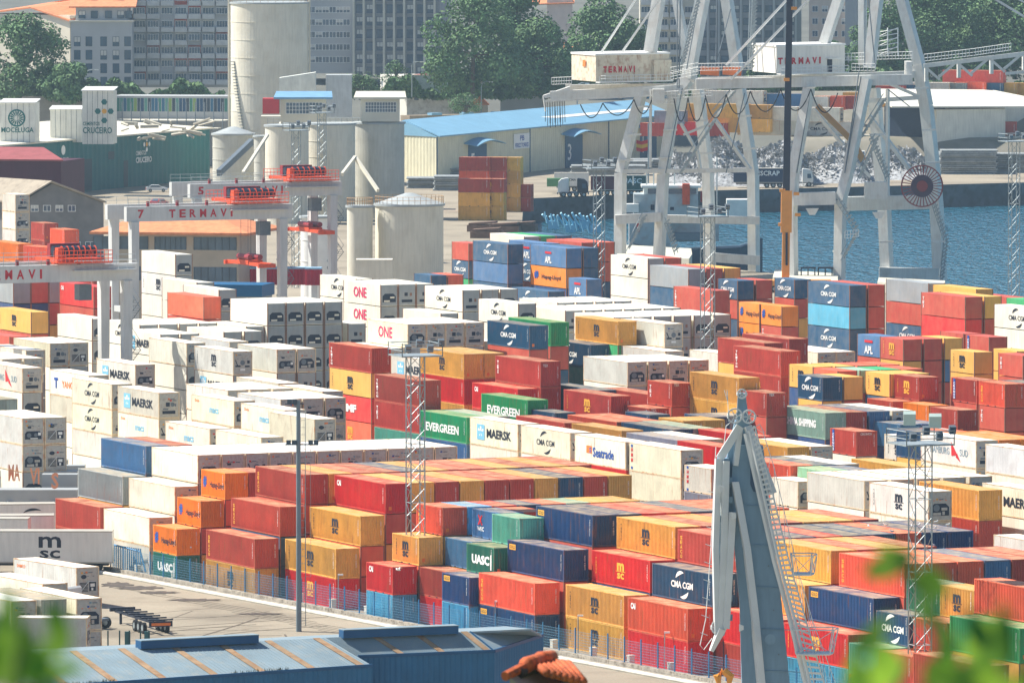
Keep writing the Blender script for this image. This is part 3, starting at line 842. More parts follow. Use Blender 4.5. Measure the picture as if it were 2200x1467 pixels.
mast(1287,742,25,1.25,'lattice mast with square lamp frames in front of the moored ship')
mast(1976,1540,22.4,1.45,'lattice light mast at right with two large square floodlights')
mast(2178,665,25.5,1.3,'lattice mast at the right edge against the water')
mast(637,618,25,1.15,'lattice mast in front of the round white silos, left one')
mast(692,560,25,1.15,'lattice mast in front of the round white silos, right one')
mast(1100,236,25,1.5,'slender lattice mast standing before the large trees',head='bar')
# big square floodlights on the right mast
b=at(1976,1540)
for j,(dx,dz) in enumerate(((-.95,24.0),(1.15,23.8))):
    mb=MB(); p=b+Vector((dx,-1,dz)); mb.obox(p-Vector((.5,0,0)),(1.0,0,0),(0,.3,.25),(0,-.25,.95)); mb.build('floodlight',[mat('lamp_glass',(196,214,205),.3,.1)],label=['left','right'][j]+' square floodlight on top of the right hand mast',cat='floodlight')
# tall solid pole
b=at(642,1356); r=empty('light_pole','tall plain grey pole with lamps and ladder in the front yard','light pole',loc=b)
mb=MB(); mb.tube([(0,0,0),(0,0,21)],[.26,.2],10); mb.build('pole',mat('pole_grey',(120,134,142),.5,.1),r)
mb=MB()
for j in range(30): mb.tube([(.25,0,1+j*.65),(.62,0,1+j*.65)],.02,3)
mb.tube([(.62,0,.5),(.62,0,20.5)],.035,4)
for z in (5,9,13): mb.tube([(.62,0,z),(1.1,0,z),(1.1,0,z+4),(.62,0,z+4)],.02,3)
mb.build('ladder',STEEL,r)
for z,xs in ((20.9,(-1,-.55)),(17.2,(-1.1,-.6,.9,1.4))):
    mb=MB(); mb.tube([(-1.2,0,z-.2),(1.8 if z<20 else .5,0,z-.2)],.06,4)
    for x in xs: mb.box((x,-.25,z-.25),(x+.42,.1,z+.2))
    mb.build('lamp_bracket',mat('lamp_dark',(70,84,96),.5,.1),r)
# ---------------- blue shed in the foreground ----------------
RFB=mat('shed_roof_blue_grey',(136,154,162),.6,.12,.4,c2=(170,165,150),amt=.4,streak=False)
SKY_=mat('rusty_roof_sheet',(168,138,106),.75,.2,.8,c2=(150,100,60),amt=.6); SW=mat('shed_wall_blue',(38,104,146),.55,.12,.5,streak=True); SR=mat('shed_ridge_blue',(24,84,128),.5,.1)
sh=empty('blue_shed','long blue metal shed with brown striped roof in the foreground','shed')
ra,rm,rb=at(20,1405,9.0),at(700,1369,9.0),at(1010,1356,9.0); e1a,e1b=at(110,1475,7.2),at(800,1429,7.2); e2a,eb=at(769,1410,7.6),at(1062,1398,7.6); tip=at(1166,1364,7.6); rt_=at(1140,1350,8.8)
def roofpt(s,t):
    if s<1: return ra.lerp(rm,s).lerp(e1a.lerp(e1b,s),t)
    s-=1; return rm.lerp(rb,s).lerp(e2a.lerp(eb,s),t)
mb=MB()
for j in range(30): mb.prism([roofpt(j/30,0),roofpt(j/30,1),roofpt((j+1)/30-1e-6,1),roofpt((j+1)/30-1e-6,0)],(0,0,-.15))
for j in range(14): mb.prism([roofpt(1+j/14,0),roofpt(1+j/14,1),roofpt(1+(j+1)/14,1),roofpt(1+(j+1)/14,0)],(0,0,-.15))
mb.prism([rb,eb,tip],(0,0,-.15)); mb.prism([rb,tip,rt_],(0,0,-.15)); mb.build('roof_slope',RFB,sh)
mb=MB(); back=Vector((-2,10,-.75))
mb.prism([ra,rt_,rt_+back,ra+back],(0,0,-.15)); mb.build('roof_slope',RFB,sh)
mb=MB()
for j in range(150):
    s=j/149*1.99; a=roofpt(s,.01)+Vector((0,0,.012)); e=roofpt(s,.99)+Vector((0,0,.012)); mb.beam(a,e,.035,.035)
mb.build('roof_rib',RFB,sh)
for s0 in (.035,.185,.335,.495,.645,.80,.955,1.30,1.60,1.93):
    w_=.022 if s0<1 else .045
    mb=MB(); q=[roofpt(s0,.02),roofpt(s0,.98),roofpt(s0+w_,.98),roofpt(s0+w_,.02)]; mb.prism([p+Vector((0,0,.045)) for p in q],(0,0,.03)); mb.build('roof_light_strip',SKY_,sh)
for (x0,y0,x1,y1) in ((297,1384,550,1371),(733,1361,980,1351)):
    p,q=at(x0,y0,9.25),at(x1,y1,9.25); mb=MB(); mb.beam(p,q,1.0,.62); mb.build('ridge_vent',SR,sh)
    mb=MB(); mb.beam(p+Vector((0,0,.34)),q+Vector((0,0,.34)),1.15,.06); mb.build('vent_cap',RFB,sh)
def wallstrip(mb,a,b_,zt,zb,mi=0,n=None):
    mb.mi=mi; n=n or max(2,int((b_-a).length/.45)); d=(b_-a)/n; nn=Vector((d.y,-d.x,0)).normalized()*.06
    for j in range(n):
        p=a+d*j; q=p+d*.7; r2=p+d
        for u,v_,w_ in ((p,q,0),(q,r2,1)):
            o1=nn*w_; za=zt if not callable(zt) else zt(0)
            mb.quad(Vector((u.x,u.y,zb))+o1*0,Vector((v_.x,v_.y,zb))+(o1),Vector((v_.x,v_.y,za))+(o1),Vector((u.x,u.y,za)))
mb=MB(); wallstrip(mb,e1a,e1b,7.1,0); wallstrip(mb,e1b,Vector((e2a.x+.6,e2a.y+.3,7)),7.1,0); wallstrip(mb,e2a,eb,7.5,0); wallstrip(mb,eb,tip,7.5,0); mb.build('wall',SW,sh)
mb=MB(); mb.beam(e1a,e1b,.18,.26); mb.beam(e2a,eb,.18,.26); mb.beam(eb,tip,.18,.26); mb.beam(rb,eb,.12,.1); mb.build('gutter',SR,sh)
# moss tufts on the eave
TUFT=mat('dry_grass',(96,92,60),.9,.3,3); mb=MB()
for j in range(260):
    s=random.choice([random.uniform(.02,.2),random.uniform(.56,.74)]); p=roofpt(s,.985); a=random.uniform(0,6.28); h=random.uniform(.1,.4)
    mb.add([p+Vector((-.03,0,0)),p+Vector((.03,0,0)),p+Vector((math.cos(a)*.15,math.sin(a)*.15,h))],[(0,1,2)])
mb.build('dry_grass',TUFT,kind='stuff',label='dry grass tufts growing along the shed eave',cat='grass')
# clay roof ridge in the near foreground
CLAY=mat('clay_tile',(206,104,62),.8,.25,4,c2=(96,70,58),amt=.7); MORT=mat('dark_mortar',(84,78,72),.9,.3,5)
D_=160.0; rt=empty('tile_roof_ridge','weathered clay tile roof peak poking up at the bottom edge','roof')
def pd(x,y,dz=0): return PD(x,y,D_+dz)
mb=MB()
pk=pd(1168,1418)
ridge=[pd(1130,1428,-.6),pd(1160,1416,0),pd(1187,1410,.6)]
for i in range(2):
    mb.tube([ridge[i],ridge[i+1]],[.16,.13],10)
mb.build('ridge_tile',CLAY,rt,smooth=True)
mb=MB(); mb.tube([pd(1085,1452,-1),pd(1128,1430,-.5)],[.1,.1],8); mb.build('verge_tile',CLAY,rt)
mb=MB(); mb.tube([pd(1112,1446,-.7),pd(1145,1428,-.2),pd(1150,1436,0)],[.13,.15,.12],7); mb.build('mortar_bed',MORT,rt)
for j in range(7):
    x=1150+j*13; 
    mb=MB(); mb.tube([pd(x-8,1420+j*.8,.3),pd(x+26,1449+j*3.2-4,-1.2)],[.085,.085],8); mb.build('roof_tile',CLAY,rt,smooth=True)
mb=MB(); mb.prism([pd(1095,1455,-1),pd(1140,1432,0),pd(1190,1418,1),pd(1240,1470,-1),pd(1240,1560,-1),pd(1095,1560,-1)],(0,1.5,-.2)); mb.build('gable_wall',mat('gable_plaster',(190,170,150),.9,.2),rt)

# ---------------- left front: parked trailers, boxes, truck ----------------
def wheel_mesh():
    mb=MB(); n=18
    for y0,y1,r,mi in ((-.15,.15,.52,0),(-.17,.17,.28,1)):
        mb.mi=mi; vs=[];
        for y in (y0,y1): vs+=[(r*math.cos(6.283*k/n),y,r*math.sin(6.283*k/n)) for k in range(n)]
        mb.add(vs,[(k,(k+1)%n,n+(k+1)%n,n+k) for k in range(n)]+[tuple(range(n-1,-1,-1)),tuple(range(n,2*n))])
    return mb.mesh('wheel',[RUBBER,STEEL])
WHEEL=wheel_mesh()
TRW=mat('trailer_white',(232,230,222),.45,.06,.3,streak=True,rust=.1)
def semitrailer(Pr,dirv,L,h,m,label,mark=None,mcol=BLK,under=True,cab=None,grp='parked lorry trailers',zb=1.15,texts=()):
    """Pr: near right bottom corner on ground; dirv: unit vector towards the left end"""
    rz=math.atan2(-dirv.y,-dirv.x); r=empty('lorry_trailer',label,'trailer',grp,loc=Pr,rz=rz)
    mb=MB(); mb.box((-L,0,zb),(0,2.5,h)); mb.build('cargo_box',m,r)
    mb=MB(); mb.box((-L-.01,-.01,h-.1),(.01,2.51,h+.02)); mb.box((-L-.01,-.01,zb-.12),(.01,2.51,zb+.02)); mb.build('edge_rail',mat('trailer_rail',(190,184,170),.5,.1),r)
    mb=MB(); mb.box((-L+.5,.5,.75),(-.4,2.0,zb-.13)); mb.build('chassis',mat('chassis_dark',(60,62,70),.6,.15),r)
    for x in (-1.6,-2.9,-4.2):
        for y in (.2,2.3): link('wheel',WHEEL,r,loc=(x,y,.52))
    for (s,x,z,w,hh,mm) in texts:
        mb=MB(); put(mb,s,Vector((x-w/2,-.015,z-hh/2)),X*w,Z*hh,.02); mb.build('lettering',mm,r)
    return r
vL=Vector((-1,.03,0)).normalized()
semitrailer(at(241,1232),vL,15.2,4.15,TRW,'long pale trailer with black stacked letters, parked before the gate',texts=(('m',-6.1,3.1,2.2,1.1,BLK),('sc',-6.1,1.9,2.0,.8,BLK)))
r=semitrailer(at(120,1168),Vector((-1,-.12,0)).normalized(),13,4.1,TRW,'pale trailer with dark capitals and arcs, behind the longer trailer',texts=(('CMA CGM',-2.4,2.55,3.2,.5,BLK),))
mb=MB(); arc(mb,(-2.2,-.02,2.6),.95,60,140,.25,X*1.5,Z,0); arc(mb,(-2.6,-.02,2.5),.95,-120,-40,.25,X*1.5,Z,0); mb.build('arc_mark',BLK,r)
semitrailer(at(116,1190),Vector((-1,-.05,0)).normalized(),9,3.9,TRW,'small pale box trailer at the left edge of the yard')
semitrailer(at(60,1200),Vector((-1,.06,0)).normalized(),10,4.0,TRW,'white roofed trailer nearly hidden behind the long one')
GB='white containers standing at the lower left'
def BC(tok,x,y,n,rzd,label,z0=None,h=2.85):
    z=h if z0 is None else z0+h
    P=at(x,y,z); P=Vector((P.x,P.y,z-h)); return free_container(tok,P,RZ+R_(rzd),h,label,GB)
BC('Gp',164,1219,1,8,'white container with doors, standing alone beyond the reefers',z0=.9)
BC('Gd',164.5,1219,1,8,'x') if False else None
for i,(x,tok,lb) in enumerate(((24,'G','leftmost upper white box of the lower left trio'),(88,'Gd','middle upper white box with doors, lower left trio'),(164,'W','right upper white box of the lower left trio, dark machinery'))):
    BC(tok,x,1291-i*2.5,2,3,lb,z0=2.85); BC('W',x,1291-i*2.5+ (2.85*24.6),2,3,lb.replace('upper','lower').replace(', dark machinery','').replace('with doors, ',''),z0=0)
BC('W',92,1254,1,4,'white roofed container behind the lower left trio',z0=2.85)
BC('G2',187,1327,1,62,'short white container turned side on, lower left',z0=2.85); BC('G2',187,1327+70,1,62,'short pale container under the side on one, lower left',z0=0)
# truck cab (white, seen from behind) and skeletal chassis
def truck(P,rz,label,cabm,trailer=None,stripe=None,grp=None,name='truck'):
    r=empty(name,label,'truck',grp,loc=P,rz=rz)
    mb=MB(); pts=[(0,0,.9),(2.15,0,.9),(2.25,0,1.6),(2.05,0,3.0),(1.5,0,3.55),(.2,0,3.75),(0,0,3.6)]
    mb.prism(pts,(0,2.5,0)); mb.build('cab',cabm,r)
    mb=MB(); mb.prism([(2.265,.2,1.75),(2.08,.2,2.85),(2.08,2.3,2.85),(2.265,2.3,1.75)],(.012,0,0)); mb.quad((1.0,-.012,1.8),(1.85,-.012,1.8),(1.7,-.012,2.7),(1.0,-.012,2.7)); mb.build('window',GLASS,r)
    mb=MB(); mb.box((-3.4,.7,.75),(2.0,1.8,1.0)); mb.build('chassis',MID,r)
    for x in (1.35,-1.5,-2.7):
        for y in (.15,2.35): link('wheel',WHEEL,r,loc=(x,y,.52))
    mb=MB(); mb.box((2.1,.1,.5),(2.35,2.4,.95)); mb.build('bumper',MID,r)
    if stripe:
        mb=MB()
        for j,mm in enumerate((1,0)): mb.mi=mm; mb.quad((.1+.3*j,-.015,.95),(.5+.3*j,-.015,.95),(1.7+.25*j,-.015,2.0),(1.35+.25*j,-.015,2.0))
        mb.build('stripe',[ORM,BLU],r)
    return r
truck(at(176,1345),R_(150),'white lorry tractor parked beside the white containers, facing left',TRW)
c0=at(235,1338); dv=(at(377,1388)-at(232,1342)); dv.z=0; dv.normalize(); r=empty('skeletal_trailer','empty dark container chassis parked on the front yard','trailer',loc=c0,rz=math.atan2(dv.y,dv.x))
DKM=mat('chassis_blue_black',(52,58,72),.6,.2,2); mb=MB()
for y in (.5,1.5): mb.box((0,y,1.0),(12.2,y+.14,1.28))
for x in range(0,13,2): mb.box((x,0,1.29),(x+.18,2.4,1.42))
mb.box((0,0,1.1),(.3,2.4,1.45)); mb.build('frame',DKM,r)
mb=MB(); mb.box((12.2,.1,.75),(12.32,2.3,1.25)); mb.mi=1; mb.box((12.33,.3,.85),(12.36,2.1,1.1)); mb.build('rear_board',[DKM,ORM],r)
for x in (8,9.3,10.6):
    for y in (.1,2.25): link('wheel',WHEEL,r,loc=(x,y,.52))
mb=MB(); mb.box((2.2,.3,.1),(2.4,.5,1.1)); mb.box((2.2,1.8,.1),(2.4,2.0,1.1)); mb.build('landing_leg',DKM,r)
for j,x in enumerate((232,257,278,302,320)):
    p=at(x,1402); mb=MB(); mb.tube([p,p+Vector((0,0,2.0))],.07,5); mb.build('gate_post',mat('dark_green_post',(50,84,84),.5,.1),label='short dark post behind the shed roof, %s from the left'%NTH[j],cat='post',group='dark posts behind the shed')
for j,x in enumerate((268,310)):
    p=at(x,1402); mb=MB(); mb.obox(p,(.5,0,0),(0,.25,0),(0,0,1.9)); mb.build('green_cabinet',mat('cabinet_green',(60,110,112),.5,.1),label=['left','right'][j]+' narrow green cabinet behind the shed roof',cat='utility box')
# sign beams with relief letters at the left edge
SGN=mat('sign_grey',(168,172,172),.6,.06); PEACH=mat('letter_peach',(236,160,120),.6,.08)
sg=empty('gate_sign','grey stepped gate canopy with peach letters at the left edge','sign')
def signpiece(x0,y0,x1,y1,z,dep,txt,xa,xb,ya,yb,Zd):
    mb=MB(); a,b_=PD(x0,y0,Zd),PD(x1,y0,Zd); c=PD(x0,y1,Zd); mb.obox(a,b_-a,Vector((0,dep,0)),c-a); mb.build('canopy_block',SGN,sg)
    if txt:
        Zd=849; mb=MB(); o=PD(xa,yb,Zd); put(mb,txt,o,PD(xb,yb,Zd)-o,PD(xa,ya,Zd)-o,.03); mb.build('relief_letters',PEACH,sg)
signpiece(-40,988,145,1005,0,2,None,0,0,0,0,905)
signpiece(-40,1000,182,1018,0,2,None,0,0,0,0,890)
signpiece(-40,1003,14,1042,0,2,'R',-22,3,997,1028,872)
signpiece(0,1010,58,1052,0,2,'MA',18,43,997,1033,866)
signpiece(45,1012,166,1058,0,2,'VI',64,85,1005,1040,861)
signpiece(90,1019,166,1062,0,2,'S',110,126,1015,1050,856)
signpiece(-40,1052,166,1078,0,3,None,0,0,0,0,851)
for x in (20,70,118,150):
    mb=MB(); p=at(x,1160); p=PD(x,1076,851); mb.beam(p,Vector((p.x,p.y,0)),.6,.6); mb.build('canopy_post',SGN,sg)
# ---------------- harbour crane jib in the foreground ----------------
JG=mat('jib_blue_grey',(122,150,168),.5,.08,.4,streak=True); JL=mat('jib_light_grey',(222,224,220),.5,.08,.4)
J=empty('crane_jib','big blue grey crane jib with ladder rising from the bottom edge','crane'); ZJ=640.
def jp(x,y,dz=0): return PD(x,y,ZJ+dz)
def plate(mb,pts,th,dz=0): 
    q=[jp(x,y,dz) for x,y in pts]; mb.prism(q,(0,th,0))
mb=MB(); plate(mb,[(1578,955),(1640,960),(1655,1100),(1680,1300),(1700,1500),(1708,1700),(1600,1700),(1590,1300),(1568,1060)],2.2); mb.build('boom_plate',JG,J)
mb=MB(); Lp=[(1560,1035),(1582,1180),(1596,1330),(1606,1500),(1616,1700)]; Rp=[(1574,1035),(1600,1180),(1618,1330),(1634,1500),(1650,1700)]
for i in range(4):
    q=[jp(*Lp[i],3.0),jp(*Lp[i+1],3.0),jp(*Rp[i+1],-.8),jp(*Rp[i],-.8)]; mb.prism(q,(.5,.3,0))
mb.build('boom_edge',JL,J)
mb=MB()
for k in range(6): p=jp(1640+k*11,1120+k*95,-.12); mb.prism([p+Vector((.06*math.cos(t*.785),0,.06*math.sin(t*.785))) for t in range(8)],(0,-.05,0))
for (x,y) in ((1596,1080),(1592,1090),(1600,1110),(1604,1150),(1598,1142),(1608,1200),(1612,1240),(1606,1232),(1612,1290)): p=jp(x,y,-.1); mb.prism([p+Vector((.05*math.cos(t*1.05),0,.08*math.sin(t*1.05))) for t in range(6)],(0,-.03,0))
mb.build('bolt_heads',MID,J)
mb=MB(); q=[jp(1612,1005),jp(1612,1040),jp(1618,1055),jp(1628,1058),(jp(1634,1040)),jp(1630,1005)]; mb.prism([p-Vector((0,.06,0)) for p in q],(0,.03,0)); mb.build('slot_recess',mat('jib_recess',(60,84,108),.6,.1),J)
mb=MB()
for y in (1085,1170,1260,1350,1440): x=1588+(y-1040)*.115; mb.beam(jp(x+8,y,-.05),jp(x+88+(y-1040)*.06,y+4,-.05),.06,.05)
mb.build('weld_seam',JG,J)
mb=MB(); plate(mb,[(1580,905),(1606,905),(1642,1030),(1648,1120),(1560,1120),(1556,1010)],2.0,.6); mb.build('head_plate',JG,J)
mb=MB(); mb.beam(jp(1590,915),jp(1546,985),.35,.6); mb.beam(jp(1606,915),jp(1660,1060),.35,.6); mb.beam(jp(1590,920),jp(1580,1000),.25,.4); mb.build('head_edge',JL,J)
mb=MB(); mb.prism([jp(1586,845),jp(1602,845),jp(1612,930),jp(1580,930)],(0,.8,0)); mb.build('jib_nose',JG,J)
for (x,y,r_) in ((1594,846,.34),(1579,893,.55),(1609,895,.5),(1544,1347,.55)):
    mb=MB(); n=20; p=jp(x,y,-.5); R2=r_
    for k in range(n):
        a,b_=6.283*k/n,6.283*(k+1)/n; mb.beam(p+Vector((R2*math.cos(a),0,R2*math.sin(a))),p+Vector((R2*math.cos(b_),0,R2*math.sin(b_))),.16,.12)
    for k in range(6): a=6.283*k/6; mb.beam(p,p+Vector((R2*math.cos(a),0,R2*math.sin(a))),.07,.07)
    mb.build('sheave',JL,J)
# hinged arm hanging left
mb=MB(); mb.prism([jp(1536,990,2.2),jp(1538,1180,2.2),jp(1544,1350,2.0),jp(1551,1352,-.6),jp(1552,1180,-.6),jp(1548,990,-.6)],(.3,.2,0)); mb.build('arm_face',JL,J)
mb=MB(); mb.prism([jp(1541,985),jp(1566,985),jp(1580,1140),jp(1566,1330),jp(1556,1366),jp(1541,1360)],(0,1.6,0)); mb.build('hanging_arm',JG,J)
mb=MB()
for a,b_ in (((1543,985),(1537,1180)),((1537,1180),(1541,1360)),((1560,990),(1555,1190)),((1555,1190),(1547,1350)),((1574,1100),(1560,1350))): mb.beam(jp(*a,-.5),jp(*b_,-.5),.28,.5)
mb.beam(jp(1550,1350,-.5),jp(1528,1398,-.5),.5,.6,w2=.25,h2=.3); mb.build('arm_flange',JL,J)
for y in range(1030,1340,42): mb=MB(); mb.beam(jp(1545,y,-.2),jp(1574,y+2,-.2),.1,.5); mb.build('arm_stiffener',JG,J)
mb=MB()
for k in range(9):
    y=1060+k*38; x=1538-k*2.2; mb.tube([jp(x,y),jp(x-16,y-6)],.03,3)
mb.tube([jp(1538,960),jp(1527,1180),jp(1516,1330),jp(1504,1385),jp(1512,1395),jp(1530,1370)],.035,4); mb.build('arm_handrail',JL,J)
# ladder with truss down the right side
la=[(1610,925),(1640,1060),(1672,1200),(1707,1330),(1748,1500),(1775,1620)]
lb=[(1622,918),(1660,1060),(1694,1200),(1735,1345),(1780,1500),(1808,1620)]
mb=MB()
for A in (la,): mb.tube([jp(x,y,-.8) for x,y in A],.13,5)
mb.tube([jp(x+9,y,-.8) for x,y in la],.05,4); mb.tube([jp(x,y,-.8) for x,y in lb],.06,4)
def along(A,t):
    t*=len(A)-1; i=min(int(t),len(A)-2); f=t-i; return (A[i][0]*(1-f)+A[i+1][0]*f,A[i][1]*(1-f)+A[i+1][1]*f)
for k in range(64):
    t=k/64; a=along(la,t); b_=along(lb,t); mb.beam(jp(a[0]+2,a[1],-.8),jp(b_[0],b_[1]-3,-.8),.12,.16)
mb.build('ladder',JL,J)
mb=MB(); mb.tube([jp(x-8,y+6,-.3) for x,y in la],.22,6); mb.build('ladder_rail',JL,J)
mb=MB(); o=[(1640,930),(1662,1000),(1690,1120),(1716,1230),(1745,1330),(1800,1480)]
mb.tube([jp(x,y,-1) for x,y in o],.03,4)
for k in range(14):
    a=along(o,k/14); b_=along(lb,k/14); mb.tube([jp(*a,-1),jp(*b_,-.8)],.025,3)
mb.tube([jp(1612,925),jp(1632,911),jp(1642,930)],.035,4); mb.tube([jp(1590,890),jp(1560,915),jp(1552,985)],.03,4); mb.tube([jp(1563,860),jp(1556,838),jp(1562,838),jp(1566,905)],.03,4)
mb.build('outer_handrail',JL,J)
def basket(cx,cy,w,h):
    mb=MB(); p=[]
    for z,s in ((0,1),(h,1.25)):
        for x,y in ((-w/2,-1),(w/2,-1),(w/2+.3,.2),(w/2,1),(-w/2,1)): p.append(jp(cx,cy)+Vector((x*s,y*s-.8,z)))
    for k in range(5):
        mb.tube([p[k],p[(k+1)%5]],.06,4); mb.tube([p[5+k],p[5+(k+1)%5]],.045,4); mb.tube([p[k],p[5+k]],.045,4); mb.tube([p[k],p[5+(k+1)%5]],.03,3)
    mb.prism(p[:5],(0,0,-.08)); mb.build('platform_cage',JL,J)
basket(1745,1400,2.6,1.9); basket(1722,1230,1.3,1.5); 
mb=MB(); c=jp(1655,1372,-1.3); mb.tube([c,c+Vector((0,-.12,0))],.42,20) if False else None
vs=[(c.x+.42*math.cos(6.283*k/24),c.y,c.z+.42*math.sin(6.283*k/24)) for k in range(24)]; mb.prism(vs,(0,-.1,0)); mb.build('pin_cover',JG,J)
mb=MB(); mb.tube([jp(1554,1375,-.6),jp(1555,1440,-.6)],.035,4); mb.build('hoist_rope',DARK,J)
mb=MB(); mb.tube([jp(1555,1440,-.6),jp(1541,1452,-.6),jp(1545,1474,-.6)],[.3,.34,.1],8); mb.tube([jp(1555,1440,-.6),jp(1569,1452,-.6),jp(1566,1474,-.6)],[.3,.34,.1],8); mb.build('lifting_hook',mat('hook_yellow',(236,160,60),.5,.1),label='yellow lifting hook hanging under the grey jib',cat='hook')
for (x,y) in ((1572,1108),(1588,1348),(1545,1050)):
    mb=MB(); p=jp(x,y,-1.2); mb.prism([p+Vector((0,0,-.3)),p+Vector((.35,0,-.15)),p+Vector((.35,0,.15)),p+Vector((0,0,.3))],(0,.15,0)); mb.build('lifting_lug',JL,J)
# ---------------- gulls ----------------
GW=mat('gull_white',(238,236,228),.7,.04); GG=mat('gull_grey',(150,156,164),.7,.05)
def gull(P,rz,label,fly=False):
    r=empty('gull',label,'bird','gulls',loc=P,rz=rz)
    mb=MB()
    pts=[(-.22,0,.16),(-.1,0,.17),(.06,0,.19),(.14,0,.24),(.18,0,.31),(.27,0,.30)]; mb.tube(pts,[.015,.07,.085,.05,.045,.008],8); mb.build('body',GW,r,smooth=True)
    mb=MB()
    if fly:
        for s in (-1,1): mb.add([(.08,0,.22),(-.08,0,.22),(-.06,s*.35,.36),(.06,s*.35,.36),(-.12,s*.75,.24),(-.04,s*.72,.25)],[(0,1,2,3),(3,2,4,5)])
    else:
        for s in (-1,1): mb.tube([(.08,s*.06,.21),(-.1,s*.07,.2),(-.26,s*.02,.17)],[.03,.045,.01],6)
    mb.build('wing',GG if not fly else GW,r)
    if not fly:
        mb=MB(); mb.tube([(0,.03,.0),(0,.03,.12)],.008,3); mb.tube([(0,-.03,.0),(0,-.03,.12)],.008,3); mb.build('leg',ORM,r)
for j,(x,y) in enumerate(((1866,1131),(1903,1128),(1916,1142),(1960,1131),(1975,1128),(2011,1122),(2036,1128),(2006,1172),(1420,845),(2010,1135))):
    if x==1420: continue
    gull(at(x,y+3,11.41),random.uniform(0,6),'white gull standing on the blue and red roofs, %s from the left'%NTH[sorted([1866,1903,1916,1960,1975,2011,2036,2006,2010]).index(x)])
gull(PD(856,1228,700),R_(160),'white gull flying in front of the red container',fly=True)
# ---------------- foreground leaves ----------------
LF=bpy.data.materials.new('leaf'); LF.use_nodes=True; N=LF.node_tree.nodes; Lk_=LF.node_tree.links; b=N['Principled BSDF']
oi=N.new('ShaderNodeTexNoise'); oi.inputs['Scale'].default_value=9; cr=N.new('ShaderNodeValToRGB'); cr.color_ramp.elements[0].position=.38; cr.color_ramp.elements[1].position=.62
cr.color_ramp.elements[0].color=(.04,.17,.025,1); cr.color_ramp.elements[1].color=(.34,.55,.06,1); tc=N.new('ShaderNodeTexCoord'); Lk_.new(tc.outputs['Object'],oi.inputs[0]); Lk_.new(oi.outputs[0],cr.inputs[0]); Lk_.new(cr.outputs[0],b.inputs['Base Color'])
b.inputs['Roughness'].default_value=.45
tr=N.new('ShaderNodeBsdfTranslucent'); Lk_.new(cr.outputs[0],tr.inputs[0]); ms=N.new('ShaderNodeMixShader'); ms.inputs[0].default_value=.45; Lk_.new(b.outputs[0],ms.inputs[1]); Lk_.new(tr.outputs[0],ms.inputs[2]); Lk_.new(ms.outputs[0],N['Material Output'].inputs[0])
def leafy(label,spots,dist,seed,twigs):
    rnd=random.Random(seed); r=empty('leafy_branch',label,'branch','blurred branches close to the viewpoint',loc=PD(spots[0][0],spots[0][1],dist)); inv=-r.location
    mb=MB()
    for (x,y,ln,a,w) in spots:
        Zd=dist+rnd.uniform(-.8,.8); c=PD(x,y,Zd); px=Zd/F; ln*=px*.85; w*=px*.8; ux=Vector((math.cos(a),rnd.uniform(-.4,.4),math.sin(a))).normalized(); vx=Vector((-math.sin(a),rnd.uniform(-.8,.8),math.cos(a))).normalized()
        L_=[]; 
        for t,ww in ((-.5,.0),(-.3,.75),(-.05,1),(.2,.8),(.4,.35),(.5,0)): L_.append((t,ww))
        vs=[c+ux*ln*t+vx*w*.5*ww+inv for t,ww in L_]+[c+ux*ln*t-vx*w*.5*ww+inv for t,ww in L_[1:-1]][::-1]
        mb.add(vs,[tuple(range(len(vs)))])
    mb.build('leaves',LF,r)
    mb=MB()
    for tw in twigs: mb.tube([PD(x,y,dist)+inv for x,y in tw],[.012,.006] if len(tw)==2 else [.012]*len(tw),5)
    mb.build('twig',mat('twig_green',(96,120,60),.7,.1),r)
rnd=random.Random(3)
sp1=[(1350+560,1215,150,.3,75),(1925,1190,120,2.9,60),(1990,1300,110,1.4,60),(2010,1250,110,2.0,70),(1990,1240,80,.4,60)]
sp1+=[(rnd.uniform(1850,2120),rnd.uniform(1370,1480),rnd.uniform(110,190),rnd.uniform(0,3.1),rnd.uniform(55,90)) for _ in range(9)]+[(rnd.uniform(2020,2215),rnd.uniform(1330,1490),rnd.uniform(100,200),rnd.uniform(.4,2.6),rnd.uniform(50,80)) for _ in range(10)]+[(rnd.uniform(1830,2220),rnd.uniform(1450,1510),150,rnd.uniform(0,3),70) for _ in range(8)]
leafy('blurred green leaves filling the lower right corner',sp1,19,5,[[(2060,1520),(2000,1300),(1930,1200)],[(1900,1540),(1960,1400)],[(2150,1540),(2180,1350)]])
sp2=[(rnd.uniform(-40,130),rnd.uniform(1300,1480),rnd.uniform(120,230),rnd.uniform(1.0,2.4),rnd.uniform(60,100)) for _ in range(6)]+[(60,1400,150,1.4,60),(100,1400,160,.7,60),(20,1330,160,1.9,60),(130,1440,150,.2,60)]
leafy('blurred green leaves filling the lower left corner',sp2,18,6,[[(20,1500),(60,1300)],[(100,1520),(40,1400)]])
mb=MB(); mb.tube([PD(-30,1330,22),PD(130,1500,22)],.03,6); mb.build('branch_stub',mat('branch_grey',(96,112,116),.8,.1),label='blurred grey branch crossing the lower left corner',cat='branch')

